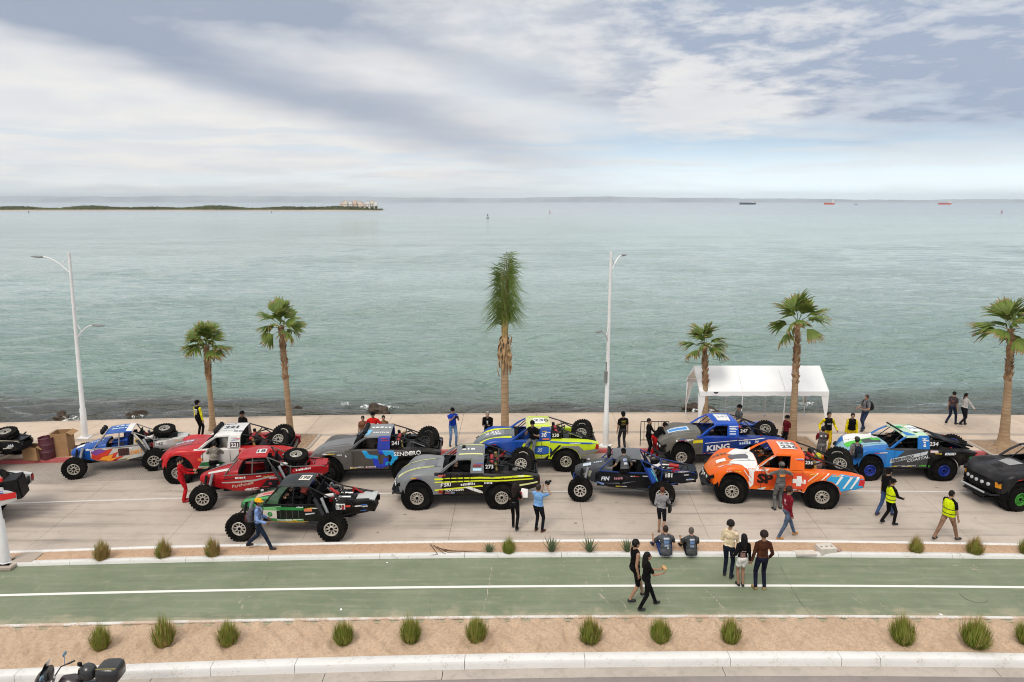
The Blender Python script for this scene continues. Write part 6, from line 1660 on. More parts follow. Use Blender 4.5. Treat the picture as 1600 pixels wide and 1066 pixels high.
def palm_at(label, bx, by, tx, ty, **k):
    h = hgt_at(bx, by, ty); p = G(bx, by, .15)
    f = p.y*math.cos(PITCH) - (h+.15-CAM_H)*math.sin(PITCH)
    X = (tx-800)/FPX*f
    return fan_palm(label, bx, by, h, lean=(X - p.x, 0), **k)
palm_at('short fan palm with a full bushy crown beside the man in the yellow sleeves', 333, 672, 322, 538, crown=1.0, seed=3, n=20, base_r=.22, boots=.40, L=.80)
palm_at('leaning fan palm with a sparse open crown behind the grey truck nose', 455, 690, 439, 508, crown=1.0, seed=5, n=13, base_r=.24, boots=.44, L=.84)
palm_at('fan palm standing against the near corner of the white canopy', 1102, 672, 1101, 540, crown=1.0, seed=8, n=15, base_r=.22, boots=.45, L=.82)
palm_at('tall fan palm rising in front of the white canopy roof', 1237, 694, 1247, 503, crown=1.05, seed=9, n=13, base_r=.30, boots=.48, L=.90)
palm_at('thick-footed fan palm in a square bed at the frame edge', 1567, 700, 1580, 512, crown=1.1, seed=12, n=17, base_r=.36, boots=.42, L=.95, flare=.22)

def tied_palm():
    bx, by = 789, 676; p0 = G(bx, by, .15); h = hgt_at(bx, by, 534); r_ = random.Random(4)
    e = empty('palm_tree', (p0.x, p0.y, .10), 0, 1.0, 'young coconut palm with its fronds tied upright and brown husks below', 'palm tree')
    q = MB(); q.tube([(0, 0, h*i/20) for i in range(21)], [(.185-.03*i/20)*(1+.03*(i % 2)) for i in range(21)], 14); q.build('trunk', M_trunk, e, 60)
    for k in range(30):                                # husks hanging round the upper trunk
        a = k*2.4; q = MB(); z = h + .35 - 1.15*(k/30); d = Vector((math.cos(a), math.sin(a), 0)); s_ = Vector((-math.sin(a), math.cos(a), 0)); L = r_.uniform(.45, .95); pts = []
        for t_ in (0, .2, .45, .75, 1.0):
            c_ = d*(.12 + r_.uniform(.10, .22)*math.sin(t_*2.4)) + Vector((0, 0, z - L*t_ + .18*math.sin(t_*3))); w = .10*(1-t_*.8)*r_.uniform(.7, 1.2); pts.append([c_ - s_*w, c_ + d*.035, c_ + s_*w + d*r_.uniform(-.03, .05)])
        q.loft(pts); q.build('dry_husk', M_dead, e, 0)
    Ms = flat('stalk', (.42, .28, .11), .8, 0, .3, 5)
    for k in range(11):
        a = k*2.399; R0 = .04 + .07*(k/11); out = Vector((math.cos(a), math.sin(a), 0)); tn = Vector((-math.sin(a), math.cos(a), 0))
        L = r_.uniform(2.7, 4.1); n = 12; P = []
        for i in range(n+1):
            t_ = i/n; P.append(out*(R0 + .10*t_ + .34*max(0, t_-.72)**1.3*r_.uniform(.8, 1.2)) + Vector((0, 0, h - .1 + L*t_)))
        q = MB().mat(1); q.tube(P, [.045*(1-.85*i/n)+.004 for i in range(n+1)], 5); q.mat(0)
        for i in range(34):
            t_ = .28 + .72*i/33; j = min(n-1, int(t_*n)); c_ = P[j].lerp(P[j+1], t_*n-j); l = (1.15 - .55*abs(t_-.50)*1.6)*r_.uniform(.6, 1.15); dr = r_.uniform(.25, .75) if t_ < .8 else r_.uniform(-.5, .4)
            for sg in (-1, 1):
                o_ = (out*r_.uniform(.25, 1.0) + tn*sg*r_.uniform(.25, .9)).normalized()
                m_ = c_ + o_*l*.34 + Vector((0, 0, .12*l)); tip = c_ + o_*l*r_.uniform(.65, 1.05) - Vector((0, 0, l*dr)); w = Vector((0, 0, .016)) + tn*.010
                q.add([c_ - w, c_ + w, m_ + w, m_ - w, tip], [(0, 1, 2, 3), (3, 2, 4)])
        q.build('frond', [M_frond, Ms], e, 0)
    return e
tied_palm()
# planting squares round the palms
for (bx, by, lab) in ((1567, 700, 'sandy square bed at the foot of the thick palm'), (1237, 694, 'sandy square bed at the foot of the tall canopy palm'), (455, 690, 'sandy square bed at the foot of the leaning palm')):
    p0 = G(bx, by, .15); e = empty('planting_bed', (p0.x, p0.y, .15), R(-1), 1, lab, 'planting bed')
    n = 14; q = MB(); gp_ = [[(-.95+1.9*i/n, -.85+1.7*j/n, .012 + .05*math.exp(-((i-n/2)**2+(j-n/2)**2)/20) + random.uniform(-.012, .012)) for j in range(n+1)] for i in range(n+1)]; q.loft(gp_); q.build('soil', flat('bed_soil', (.30, .20, .125), .95, 0, .25, 7, 0, .8, 25), e, 60)
    for (x, y, a, b) in ((0, -.92, 2.1, .14), (0, .92, 2.1, .14), (-1.02, 0, .14, 1.7), (1.02, 0, .14, 1.7)):
        q = MB(); q.box((x, y, .01), (a, b, .05)); q.build('edging', M_band, e)

# ------------------------------------------------------------------ canopy tent
def canopy():
    yn, yf = 30.0, 32.35; ym = (yn+yf)/2
    ang = lambda py: math.atan((533-py)/FPX) - PITCH
    zt, ze = CAM_H + ym*math.tan(ang(571.5)) - .15, CAM_H + yn*math.tan(ang(612)) - .15
    a = G(1096, 668, .15); X0, X1 = 8.55, 14.45
    M_tent = flat('white_tarpaulin', (.89, .885, .87), .55, 0, .02, 2.0, 0, .4, 2.2)
    e = empty('canopy_tent', (0, 0, .15), 0, 1, 'white gabled canopy tent on thin legs beside the sea', 'canopy')
    q = MB(); n = 24
    for f0, f1, z0, z1 in ((yn, ym, ze, zt), (ym, yf, zt, ze)):
        q.loft([[(X0+(X1-X0)*i/n, f0+(f1-f0)*j/6, z0+(z1-z0)*j/6 - .03*math.sin(math.pi*((i*4/n) % 1))*math.sin(math.pi*j/6)) for j in range(7)] for i in range(n+1)])
    for y in (yn, yf):                                # valance
        q.loft([[(X0+(X1-X0)*i/n, y + (-.01 if y == yn else .01), ze), (X0+(X1-X0)*i/n, y + (-.015 if y == yn else .015), ze-.20-.02*math.sin(i*1.7))] for i in range(n+1)])
    q.build('roof', M_tent, e, 40)
    for X in (X0, X1):
        q = MB(); q.add([(X, yn, ze), (X, ym, zt), (X, yf, ze), (X, yf, ze-.2), (X, ym+.9, ze+.18), (X, ym, zt-.22), (X, ym-.9, ze+.18), (X, yn, ze-.2)], [(0, 1, 5, 6, 7), (1, 2, 3, 4, 5)]); q.build('gable', M_tent, e)
        for y in (yn, yf):                            # fabric wrapped round the corner legs
            q = MB(); sg = 1 if X == X0 else -1; sy = 1 if y == yn else -1
            q.add([(X, y, ze-.2), (X+sg*.34, y, ze-.2), (X+sg*.06, y, 0.5), (X+sg*.05, y, .02), (X, y, .02)], [(0, 1, 2, 3, 4)]); q.add([(X, y, ze-.2), (X, y+sy*.30, ze-.1), (X, y+sy*.05, .5), (X, y+sy*.04, .02), (X, y, .02)], [(4, 3, 2, 1, 0)]); q.build('corner_drape', M_tent, e, 0)
    M_leg = flat('white_steel', (.74, .74, .73), .4)
    for X in np.linspace(X0+.03, X1-.03, 4):
        for y in (yn+.03, yf-.03):
            q = MB(); q.tube([(X, y, 0), (X, y, ze)], .024, 8); q.box((X, y, .01), (.12, .12, .02)); q.build('leg', M_leg, e)
        q = MB(); q.tube([(X, yn, ze-.01), (X, ym, zt-.02), (X, yf, ze-.01)], .02, 6); q.build('rafter', M_leg, e)
    q = MB(); q.add([(X0+.62, yn-.02, ze-.02), (X0+.86, yn-.02, ze-.02), (X0+.80, yn-.022, ze-.09), (X0+.68, yn-.022, ze-.09)], [(3, 2, 1, 0)]); q.build('maker_label', M_black_d, e)
canopy()

# ------------------------------------------------------------------ barrel, boxes, barrier
b0 = G(76, 715, .15)
e = empty('barrel', (b0.x, b0.y, .15), 0, 1, 'maroon steel barrel between the cardboard boxes', 'barrel')
q = MB(); q.lathe([(.27, 0), (.285, .02), (.285, .28), (.30, .30), (.285, .32), (.285, .58), (.30, .60), (.285, .62), (.285, .86), (.295, .88), (.27, .88), (.27, .80), (.001, .80)], n=28); q.build('drum', flat('maroon_paint', (.095, .022, .034), .5, 0, .2, 4, .1), e, 40)
def carton(label, px, py, d, rz, openf=True):
    p0 = G(px, py, .15); e = empty('cardboard_box', (p0.x, p0.y, .15), R(rz), 1, label, 'cardboard box', 'cardboard boxes by the lamp post')
    Mc = flat('cardboard', (.36, .205, .095), .9, 0, .12, 3.0, 0, .2, 20)
    w, l, h = d
    for nm, c_, s_ in (('side', (-w/2, 0, h/2), (.012, l, h)), ('side', (w/2, 0, h/2), (.012, l, h)), ('side', (0, -l/2, h/2), (w, .012, h)), ('side', (0, l/2, h/2), (w, .012, h)), ('bottom', (0, 0, .01), (w, l, .012))):
        q = MB(); q.box(c_, s_); q.build(nm, Mc, e)
    for sx in (-1, 1):
        q = MB(); q.box((sx*(w/2+.10), 0, h-.03), (.24, l*.96, .01), (0, sx*.5, 0)); q.build('flap', Mc, e)
    q = MB(); q.box((0, .0, h*.55), (w*.96, l*.96, .02)); q.build('content', flat('carton_fill', (.17, .11, .065), .9), e)
carton('tall open cardboard box right beside the maroon barrel', 101, 710, (.62, .60, 1.0), 8)
carton('low cardboard box in front of the maroon barrel', 55, 716, (.62, .50, .55), -6)
carton('flat cardboard tray beside the lamp post foot', 118, 709, (.7, .5, .28), 4)
p0 = G(1024, 700, .15); e = empty('steel_barrier', (p0.x, p0.y+.3, .15), 0, 1, 'thin grey steel barrier behind the man in red trousers', 'barrier')
for z in (.25, 1.08):
    q = MB(); q.tube([(-.6, 0, z), (.6, 0, z)], .018, 8); q.build('rail', M_tube, e)
for x in np.linspace(-.6, .6, 9):
    q = MB(); q.tube([(x, 0, .0 if abs(x) > .55 else .25), (x, 0, 1.08)], .010 if abs(x) < .55 else .018, 6); q.build('bar', M_tube, e)
# things in the median and on the lane
p0 = G(1290, 861, .10); e = empty('electrical_box', (p0.x, p0.y, .06), R(6), 1, 'broken concrete junction box lying in the median', 'junction box')
M_pale = m_concrete('pale_concrete', (.58, .53, .46), (.66, .60, .53), 3.0, .3)
q = MB(); q.box((0, 0, .10), (.50, .36, .20)); q.build('block', M_pale, e); 
for x in (-.16, 0, .16):
    q = MB(); q.box((x, -.02, .203), (.05, .05, .012)); q.build('socket', M_joint, e)
p0 = G(1258, 864, .10); q = MB(); q.box((p0.x, p0.y, .10), (.62, .26, .05), (0, 0, .04)); tag(q.build('concrete_lid', M_pale), 'flat broken concrete lid beside the junction box', 'lid')
p0 = G(1308, 861, .10); q = MB(); q.ell((p0.x, p0.y, .13), (.13, .11, .10), 12, 8); q.v = [(x+random.uniform(-.012, .012), y+random.uniform(-.012, .012), z) for x, y, z in q.v]; tag(q.build('rock', flat('reddish_rock', (.36, .24, .19), .9, 0, .2, 9, 0, .6, 18)), 'rounded reddish rock next to the junction box', 'rock')
p0 = G(1521, 932, 0); e = tag(MB().lathe([(.31, .003), (.31, .012), (.28, .014), (.001, .014)], (p0.x, p0.y, 0), n=28).build('manhole_cover', M_green), 'round manhole cover painted over in the green lane', 'manhole cover')
q = MB(); q.lathe([(.312, .005), (.318, .007), (.324, .005)], (p0.x, p0.y, 0), n=32); q.build('ring', M_green, e)
for px, py in ((533, 953), (404, 872), (1470, 961), (605, 880)):
    p0 = G(px, py, 0); q = MB(); q.box((p0.x, p0.y, .012), (.07, .05, .01), (.2, .1, px)); tag(q.build('litter_scrap', vinyl(WHT)), 'scrap of white paper on the green lane at %s' % {533: 'the lower edge near the fourth tuft', 404: 'the kerb near the walking man', 1470: 'the lower edge towards the last tufts', 605: 'the kerb below the grey truck'}[px], 'litter')

# ------------------------------------------------------------------ grass tufts and agaves
def m_blade(name, c0, c1):
    m, t, b = new_mat(name); p = objc(t); x, y, z = sep(t, p)
    n = noise(t, p, 5.0, 3.0); c = mixc(t, n.ramp(.35, .65), c0, c1)
    t.links.new(c, b.inputs['Base Color']); b.inputs['Roughness'].default_value = .7
    return leafy(m, t, b, c)
M_blade = m_blade('grass_green', (.20, .27, .03), (.34, .38, .07)); M_straw = m_blade('grass_straw', (.34, .225, .07), (.52, .37, .14)); M_agv = m_blade('agave_grey_green', (.13, .18, .09), (.24, .28, .16))
def tuft(seed, W, Hh, straw=.35, n=950):
    r_ = random.Random(seed); q = MB()
    for k in range(n):
        a = r_.uniform(0, 6.283); rr = W*.30*math.sqrt(r_.random()); b = Vector((rr*math.cos(a), rr*math.sin(a), 0))
        out = (rr/(W*.30))**1.1; l = Hh*r_.uniform(.45, 1.12)*(1.10-.46*out)
        a2 = a + r_.uniform(-.8, .8); d = Vector((math.cos(a2), math.sin(a2), 0)); s_ = Vector((-math.sin(a2), math.cos(a2), 0))*r_.uniform(.004, .0085)
        spread = (.04 + .26*out)*r_.uniform(.5, 1.3)*W
        m_ = b + d*spread*.75 + Vector((0, 0, l*.50)); t_ = b + d*spread + Vector((0, 0, l*r_.uniform(.82, 1.0)))
        st = r_.random() < straw*(1.5 if d.x > -.2 else .5)
        q.mat(1 if st else 0); q.add([b - s_, b + s_, m_ + s_*.8, m_ - s_*.8, t_], [(0, 1, 2, 3), (3, 2, 4)])
    for k in range(40):
        a = r_.uniform(0, 6.283); d = Vector((math.cos(a), math.sin(a), 0)); s_ = Vector((-math.sin(a), math.cos(a), 0))*.003; b = d*.04; t_ = d*W*.45*r_.random() + Vector((0, 0, Hh*r_.uniform(.9, 1.25)))
        q.mat(1); q.add([b - s_, b + s_, t_], [(0, 1, 2)])
    return q
TUFTM = [tuft(i, .62, .74, s_).build('grass_tuft', [M_blade, M_straw], None, 0) for i, s_ in enumerate((.16, .24, .30, .62, .70))]
protos = [o.data for o in TUFTM]
for o in TUFTM: bpy.data.objects.remove(o)
def place_tuft(px, py, z, sc, kind, label, grp):
    p0 = G(px, py, z); o = bpy.data.objects.new('grass_tuft', protos[kind]); COL.objects.link(o)
    o.location = (p0.x, p0.y, z-.01); o.rotation_euler = (0, 0, random.uniform(-.6, .6)); k_ = random.uniform(.86, 1.04); o.scale = (sc*k_, sc*k_, sc*random.uniform(.98, 1.18)); o.rotation_euler.x = random.uniform(-.08, .08); o.rotation_euler.y = random.uniform(-.10, .10)
    return tag(o, label, 'grass tuft', grp)
ORD = ['first', 'second', 'third', 'fourth', 'fifth', 'sixth', 'seventh', 'eighth', 'ninth', 'tenth', 'eleventh', 'last']
for i, (px, py) in enumerate(((158, 1012), (257, 1007), (357, 1005), (538, 1003), (643, 1000), (744, 1000), (923, 1000), (1033, 1000), (1141, 1001), (1411, 1003), (1522, 1007), (1606, 1004))):
    place_tuft(px, py, .04, random.uniform(.88, 1.02)*(1.12 if i in (9, 10) else 1.0), (1, 2, 1, 0, 0, 1, 2, 0, 2, 1, 1, 0)[i], '%s green grass tuft from the motorcycle along the sand strip' % ORD[i], 'grass tufts in the sand strip')
for i, (px, py) in enumerate(((160, 874), (255, 871), (334, 869), (1431, 863), (1522, 865), (1605, 866))):
    place_tuft(px, py, .07, .86 if i < 3 else .82, 3 if i % 2 else 4, '%s in the median' % ('first straw-coloured grass tuft after the near lamp post', 'second straw-coloured grass tuft after the near lamp post', 'straw-coloured grass tuft beside the man in the yellow cap', 'straw-green grass tuft left of the man in khaki', 'straw-green grass tuft just past the man in khaki', 'grass tuft cut by the frame edge')[i], 'grass tufts in the median')
place_tuft(794, 864, .07, .72, 0, 'tall thin green grass tuft beside the small agave in the median', 'grass tufts in the median')
def agave(px, py, W, Hh, seed, label):
    r_ = random.Random(seed); q = MB()
    for k in range(34):
        a = k*2.399; u = k/33; d = Vector((math.cos(a), math.sin(a), 0)); s_ = Vector((-math.sin(a), math.cos(a), 0)); l = Hh*r_.uniform(.75, 1.1); sp = W*(.08 + .5*u)
        pts = []
        for t_ in (0, .35, .7, 1): c_ = d*(sp*t_ + .03) + Vector((0, 0, l*(t_ - .28*u*t_*t_))); w = .026*(1-t_)**.7 + .002; pts.append([c_ - s_*w, c_ - d*.008, c_ + s_*w])
        q.loft(pts)
    p0 = G(px, py, .07); o = q.build('agave', M_agv, None, 0, (p0.x, p0.y, .06)); return tag(o, label, 'agave', 'agaves in the median')
for i, (px, py, w, h_) in enumerate(((765, 863, .40, .28), (862, 863, .56, .52), (921, 863, .56, .46), (980, 863, .50, .44))):
    agave(px, py, w, h_, i, ('small low agave left of the thin grass tuft', 'first spiky agave after the thin grass tuft', 'spiky agave in the middle of the median row', 'spiky agave nearest the seated men')[i])
# dead branch in the median
q = MB(); a = G(672, 851, .1); b = G(700, 864, .1); 
for k in range(5):
    q.tube([(a.x + (b.x-a.x)*k/5, a.y + (b.y-a.y)*k/5, .13), (b.x + .3*k*.5 - .3, b.y + .05*k - .12, .12 + .03*(k % 2)), (b.x + .45*k - .5, b.y - .05 + .06*k - .12, .12)], [.014, .010, .005], 5)
tag(q.build('dead_branch', flat('dead_wood', (.12, .075, .05), .9)), 'dark dead branch lying in the median', 'branch')

# ------------------------------------------------------------------ motorcycle parked below the frame
def motorcycle():
    hb = G(95, 1075, -.16)
    e = empty('motorcycle', (hb.x+1.02, hb.y-.92, -.16), R(180+2), 1.0, 'parked black and white motorcycle with top boxes, half out of frame', 'motorcycle')
    M_bk = flat('gloss_black', (.02, .02, .021), .3, 0, .1, 4, .4)
    for x in (.72, -.72):
        q = MB(); q.lathe([(.23, -.05), (.30, -.06), (.325, 0), (.30, .06), (.23, .05)], (x, 0, .325), 'Y', 28, True); w = q.build('wheel', M_tyre, e)
        q = MB(); q.lathe([(.24, -.03), (.24, .03), (.21, .03), (.21, -.03)], (x, 0, .325), 'Y', 24, True)
        for k in range(6): a = k*math.pi/3; q.box((x+.11*math.cos(a), 0, .325+.11*math.sin(a)), (.22, .03, .03), (0, -a, 0))
        q.build('rim', M_tube, w)
    q = MB(); q.loft([[(x, w*math.cos(a), z + h_*math.sin(a)) for a in np.linspace(0, 6.283, 15)[:-1]] for x, w, h_, z in ((.34, .05, .05, .86), (.26, .14, .13, .88), (.05, .17, .15, .88), (-.12, .12, .08, .84))], True, True); q.build('fuel_tank', flat('tank_paint', (.03, .018, .022), .3, 0, .1, 4, .4), e, 50)
    q = MB(); q.loft([[(x, w*math.cos(a), z + .06*math.sin(a)) for a in np.linspace(0, 6.283, 13)[:-1]] for x, w, z in ((-.05, .10, .82), (-.25, .15, .80), (-.55, .15, .84), (-.78, .12, .88))], True, True); q.build('seat', M_bk, e, 50)
    q = MB(); q.box((0, 0, .48), (.55, .32, .36)); q.tube([(.3, .0, .8), (0, .0, .3), (-.4, 0, .45), (-.5, 0, .8)], .03); q.build('engine', M_tube, e)
    for sy in (-1, 1):
        q = MB(); q.tube([(.72, sy*.09, .325), (.48, sy*.09, .92)], .026); q.build('fork', M_steel, e)
        q = MB(); q.tube([(.44, sy*.05, .98), (.42, sy*.24, 1.06), (.30, sy*.40, 1.05)], .014); h_ = q.build('handlebar', M_bk, e)
        q = MB(); q.tube([(.34, sy*.34, 1.05), (.26, sy*.46, 1.04)], .02); q.build('grip', M_bk, h_)
        q = MB(); q.tube([(.38, sy*.30, 1.06), (.40, sy*.36, 1.22)], .007, 6); q.ell((.40, sy*.38, 1.26), (.018, .075, .05), 12, 8); q.build('mirror', flat('mirror_glass', (.25, .38, .5), .1, .6), h_)
    q = MB(); q.loft([[(x, w*math.cos(a), z + h_*math.sin(a)) for a in np.linspace(0, 6.283, 15)[:-1]] for x, w, h_, z in ((.80, .05, .06, .92), (.70, .15, .15, .97), (.55, .17, .20, 1.04), (.48, .13, .17, 1.10))], True, True); q.build('front_fairing', flat('fairing_black', (.02, .02, .022), .3, 0, .1, 4, .4), e, 50)
    q = MB(); q.loft([[(.62 - .12*t, .15*math.cos(a)*(1-.3*t), 1.12 + .26*t + .0*a) for a in np.linspace(0, 3.1416, 9)] for t in (0, .5, 1)]); q.build('windscreen', flat('smoked_screen', (.03, .03, .035), .1, 0, .1, 4, .5), e, 50)
    q = MB(); q.loft([[(-.74 + s_*.24*math.copysign(abs(math.cos(a))**.5, math.cos(a)), .24*s_*math.copysign(abs(math.sin(a))**.5, math.sin(a)), z) for a in np.linspace(0, 6.283, 21)[:-1]] for z, s_ in ((.96, .86), (1.0, .98), (1.16, 1.0), (1.24, .93), (1.27, .80))], True, True); tb = q.build('top_box', M_bk, e, 40)
    q = MB(); q.box((-.62, -.12, 1.275), (.02, .02, .015)); q.box((-.74, .16, 1.272), (.40, .02, .015)); q.build('lid_trim', flat('lid_trim', (.30, .24, .08), .5), tb)
    q = MB(); q.box((-.74, 0, .94), (.34, .3, .04)); q.build('rack', M_steel, e)
    w = Vector(e.location)
    # helmet resting on the seat
    p_ = w + Matrix.Rotation(R(182), 3, 'Z') @ Vector((-.28, 0, 1.08))
    h_ = empty('helmet', p_, R(160), 1.25, 'black motorcycle helmet resting on the motorcycle seat', 'helmet')
    q = MB(); q.ell((0, 0, .02), (.155, .13, .145), 18, 12); q.ell((.09, 0, -.07), (.085, .10, .07), 14, 8); q.build('shell', M_bk, h_, 60)
    q = MB(); q.loft([[(.158*math.cos(a)*r_, .135*math.sin(a)*r_, z) for a in np.linspace(-1.1, 1.1, 11)] for z, r_ in ((-.02, 1.02), (.03, 1.04), (.075, .95))]); q.build('visor', flat('smoked_screen', (.03, .03, .035), .1, 0, .1, 4, .5), h_, 60)
    q = MB(); q.box((.10, .05, .17), (.06, .04, .06)); q.build('action_camera', M_black, h_)
motorcycle()
p0 = G(24, 1062, -.16); q = MB(); q.tube([(p0.x, p0.y-.5, -.16), (p0.x, p0.y-.5, 1.12)], .017, 8); q.box((p0.x, p0.y-.5, -.14), (.2, .2, .04)); tag(q.build('thin_post', M_black), 'thin black post beside the parked motorcycle', 'post')

# ------------------------------------------------------------------ shore rocks and foam
M_rock = flat('wet_rock', (.060, .042, .028), .6, 0, .4, 5.0, 0, 1.0, 8, 0, .2)
def rock(label, px, py, d, seed):
    r_ = random.Random(seed); p0 = G(px, py, SEA_Z+.1); q = MB(); q.ell((0, 0, 0), (1, 1, 1), 16, 10)
    vs = []
    for v in q.v:
        u = Vector(v); k = 1 + .25*math.sin(u.x*4+seed) * math.cos(u.y*5+seed) + .15*math.sin(u.z*7+u.x*6) + r_.uniform(-.05, .05); vs.append((u.x*d[0]*k, u.y*d[1]*k, u.z*d[2]*k))
    q.v = vs; o = q.build('rock', M_rock, None, 50, (p0.x, p0.y, SEA_Z+.0), (0, 0, r_.uniform(0, 3))); return tag(o, label, 'rock', 'rocks in the water below the sea wall')
rock('dark wet rock in the surf near the first lamp post', 96, 652, (.75, .4, .34), 1)
rock('small brown rock in the surf left of the yellow-sleeved person', 212, 650, (.55, .35, .36), 2)
rock('brown rock awash behind the person in the red shirt', 590, 640, (.85, .45, .34), 3)
rock('small dark rock beside the leaning palm', 462, 640, (.40, .3, .25), 4)
rock('dark rock under the near end of the canopy', 1095, 640, (.9, .5, .33), 5)
rock('half-sunk rock left of the canopy', 1080, 636, (.5, .3, .30), 6)
def m_foam():
    m, t, b = new_mat('sea_foam'); p = pos(t)
    n = noise(t, p, 5.0, 6.0, .75, .6); b.inputs['Base Color'].default_value = (.72, .74, .73, 1); b.inputs['Roughness'].default_value = .8
    t.links.new(n.ramp(.46, .60).k, b.inputs['Alpha'])
    return m
M_foam = m_foam()
for i, (px, py, w, d) in enumerate(((112, 653, 1.5, .6), (215, 650, .9, .4), (592, 635, 2.2, .9), (540, 630, .6, .3), (1100, 641, 1.5, .6), (1262, 630, 1.2, .35))):
    p0 = G(px, py, SEA_Z+.2); q = MB(); n = 14
    q.loft([[(p0.x - w/2 + w*i_/n, p0.y - d/2 + d*j/n, SEA_Z + .17 + .08*math.sin(i_*.9+j*.6)) for j in range(n+1) if True] for i_ in range(n+1)])
    # trim to an oval
    keep = [f for f in q.f if sum((((q.v[k][0]-p0.x)/(w/2))**2 + ((q.v[k][1]-p0.y)/(d/2))**2) for k in f)/4 < 1]; q.f = keep; q.m = [0]*len(keep)
    tag(q.build('sea_foam', M_foam, None, 60), kind='stuff')

# ------------------------------------------------------------------ far shore, ships, buoys, hills
M_veg = flat('mangrove_green', (.075, .085, .035), .9, 0, .3, .02); M_beach = flat('far_beach', (.40, .32, .23), .9, 0, .15, .01)
def at_far(px, d, z=SEA_Z): return Vector(((px-800)/FPX*d*1.0/math.cos(0)*1.0, d, z))
def spit():
    D = 900.0; q = MB(); q2 = MB(); r_ = random.Random(5); secs, s2 = [], []
    for i in range(161):
        px = -260 + (606+260)*i/160; X = (px-800)/FPX*D; e_ = min(1, (606-px)/60.0)
        dd = D + 10*math.sin(px*.01) - (18*max(0, (300-px)/300))
        s2.append([(X, dd-6, SEA_Z-.3), (X, dd+4, SEA_Z+1.1*e_+.05), (X, dd+160*max(.05, e_), SEA_Z+1.2*e_+.05)])
    q2.loft(s2); o = q2.build('sand_spit', M_beach, None, 0); tag(o, kind='structure')
    v = []
    q = MB()
    for k in range(4200):
        px = -250 + (600+250)*r_.random(); dep = r_.random(); X = (px-800)/FPX*D; e_ = min(1, (604-px)/40.0)
        Y = D + 8 + 120*dep + 10*math.sin(px*.01) - (18*max(0, (300-px)/300)); X *= Y/D
        h_ = r_.uniform(1.6, 4.2)*(.4+.6*e_)*(1 + .5*math.sin(px*.05)*math.sin(px*.013)); w = r_.uniform(2.0, 5.0)
        z = SEA_Z + .8
        q.add([(X-w, Y, z), (X, Y-w*.6, z), (X+w, Y, z), (X, Y+w*.6, z), (X-w*.5+r_.uniform(-.5, .5), Y, z+h_*.8), (X+r_.uniform(-1, 1), Y-w*.3, z+h_*.9), (X+w*.5, Y, z+h_*.75), (X, Y+w*.2, z+h_)],
              [(0, 1, 5, 4), (1, 2, 6, 5), (2, 3, 7, 6), (3, 0, 4, 7), (4, 5, 6, 7)])
    tag(q.build('mangrove_scrub', M_veg, None, 0), kind='stuff')
    Mb = [flat('far_plaster_cream', (.84, .76, .62), .8, 0, .05, .1), flat('far_plaster_white', (.88, .86, .82), .8, 0, .05, .1), flat('far_plaster_pink', (.80, .62, .50), .8, 0, .05, .1)]
    Mw = flat('far_window', (.22, .20, .19), .4); Mr = flat('far_tile', (.58, .40, .31), .8)
    bl = [(538, 7, 3, 2), (545, 6, 3.4, 0), (551, 7, 3.0, 1), (557, 6, 3.6, 2), (563, 7, 3.0, 0), (570, 6, 2.4, 2), (577, 7, 3.0, 1), (583, 5, 3.4, 0), (588, 6, 2.8, 1)]
    nm = ['terracotta hotel block at the near end of the far point', 'tall cream hotel block, second from the scrub end', 'white hotel block, third from the scrub end', 'tall pinkish hotel block, fourth from the scrub end', 'cream hotel block in the middle of the row', 'low pinkish block right of the middle', 'white hotel block, third from the tip', 'tall cream hotel block, second from the tip', 'white hotel block at the tip of the far point']
    for (px, w, fl, mi), lb in zip(bl, nm):
        X = (px-800)/FPX*(D+30); e = empty('hotel', (X, D+30 + (px % 5)*4, SEA_Z+1.4), 0, 1, lb, 'building', 'hotel blocks on the far point')
        W = w*.92; hh = fl*2.9
        q = MB(); q.box((0, 0, hh/2), (W, 8, hh)); q.box((W*.2, -1, hh+.8), (W*.4, 4, 1.6)); q.build('wall', Mb[mi], e)
        q = MB(); q.box((W*.2, -1, hh+1.75), (W*.5, 4.6, .3)); q.build('roof', Mr, e)
        for r in range(int(fl)):
            for c_ in range(2):
                q = MB(); q.box((-W*.25 + W*.5*c_, -4.02, 1.3 + 2.4*r), (W*.24, .1, 1.3)); q.build('window', Mw, e)
    for k in range(10):
        px = 531 + 6.6*k + 2*r_.random(); X = (px-800)/FPX*(D+12); hh = r_.uniform(3, 5)
        e = empty('far_tree', (X, D+12, SEA_Z+1.0), 0, 1, 'dark round tree in front of the far hotel blocks, %s along the shore' % (['first', 'second', 'third', 'fourth', 'fifth', 'sixth', 'seventh', 'eighth', 'ninth'][k] if k < 9 else 'last'), 'tree', 'trees by the far hotels')
        q = MB(); q.ell((0, 0, hh*.62), (hh*.42, hh*.42, hh*.42), 8, 6); q.v = [(x+r_.uniform(-.4, .4), y+r_.uniform(-.4, .4), z+r_.uniform(-.3, .3)) for x, y, z in q.v]; q.build('crown', M_veg, e, 0)
        q = MB(); q.tube([(0, 0, 0), (0, 0, hh*.4)], .18, 6); q.build('trunk', M_boot, e)
spit()
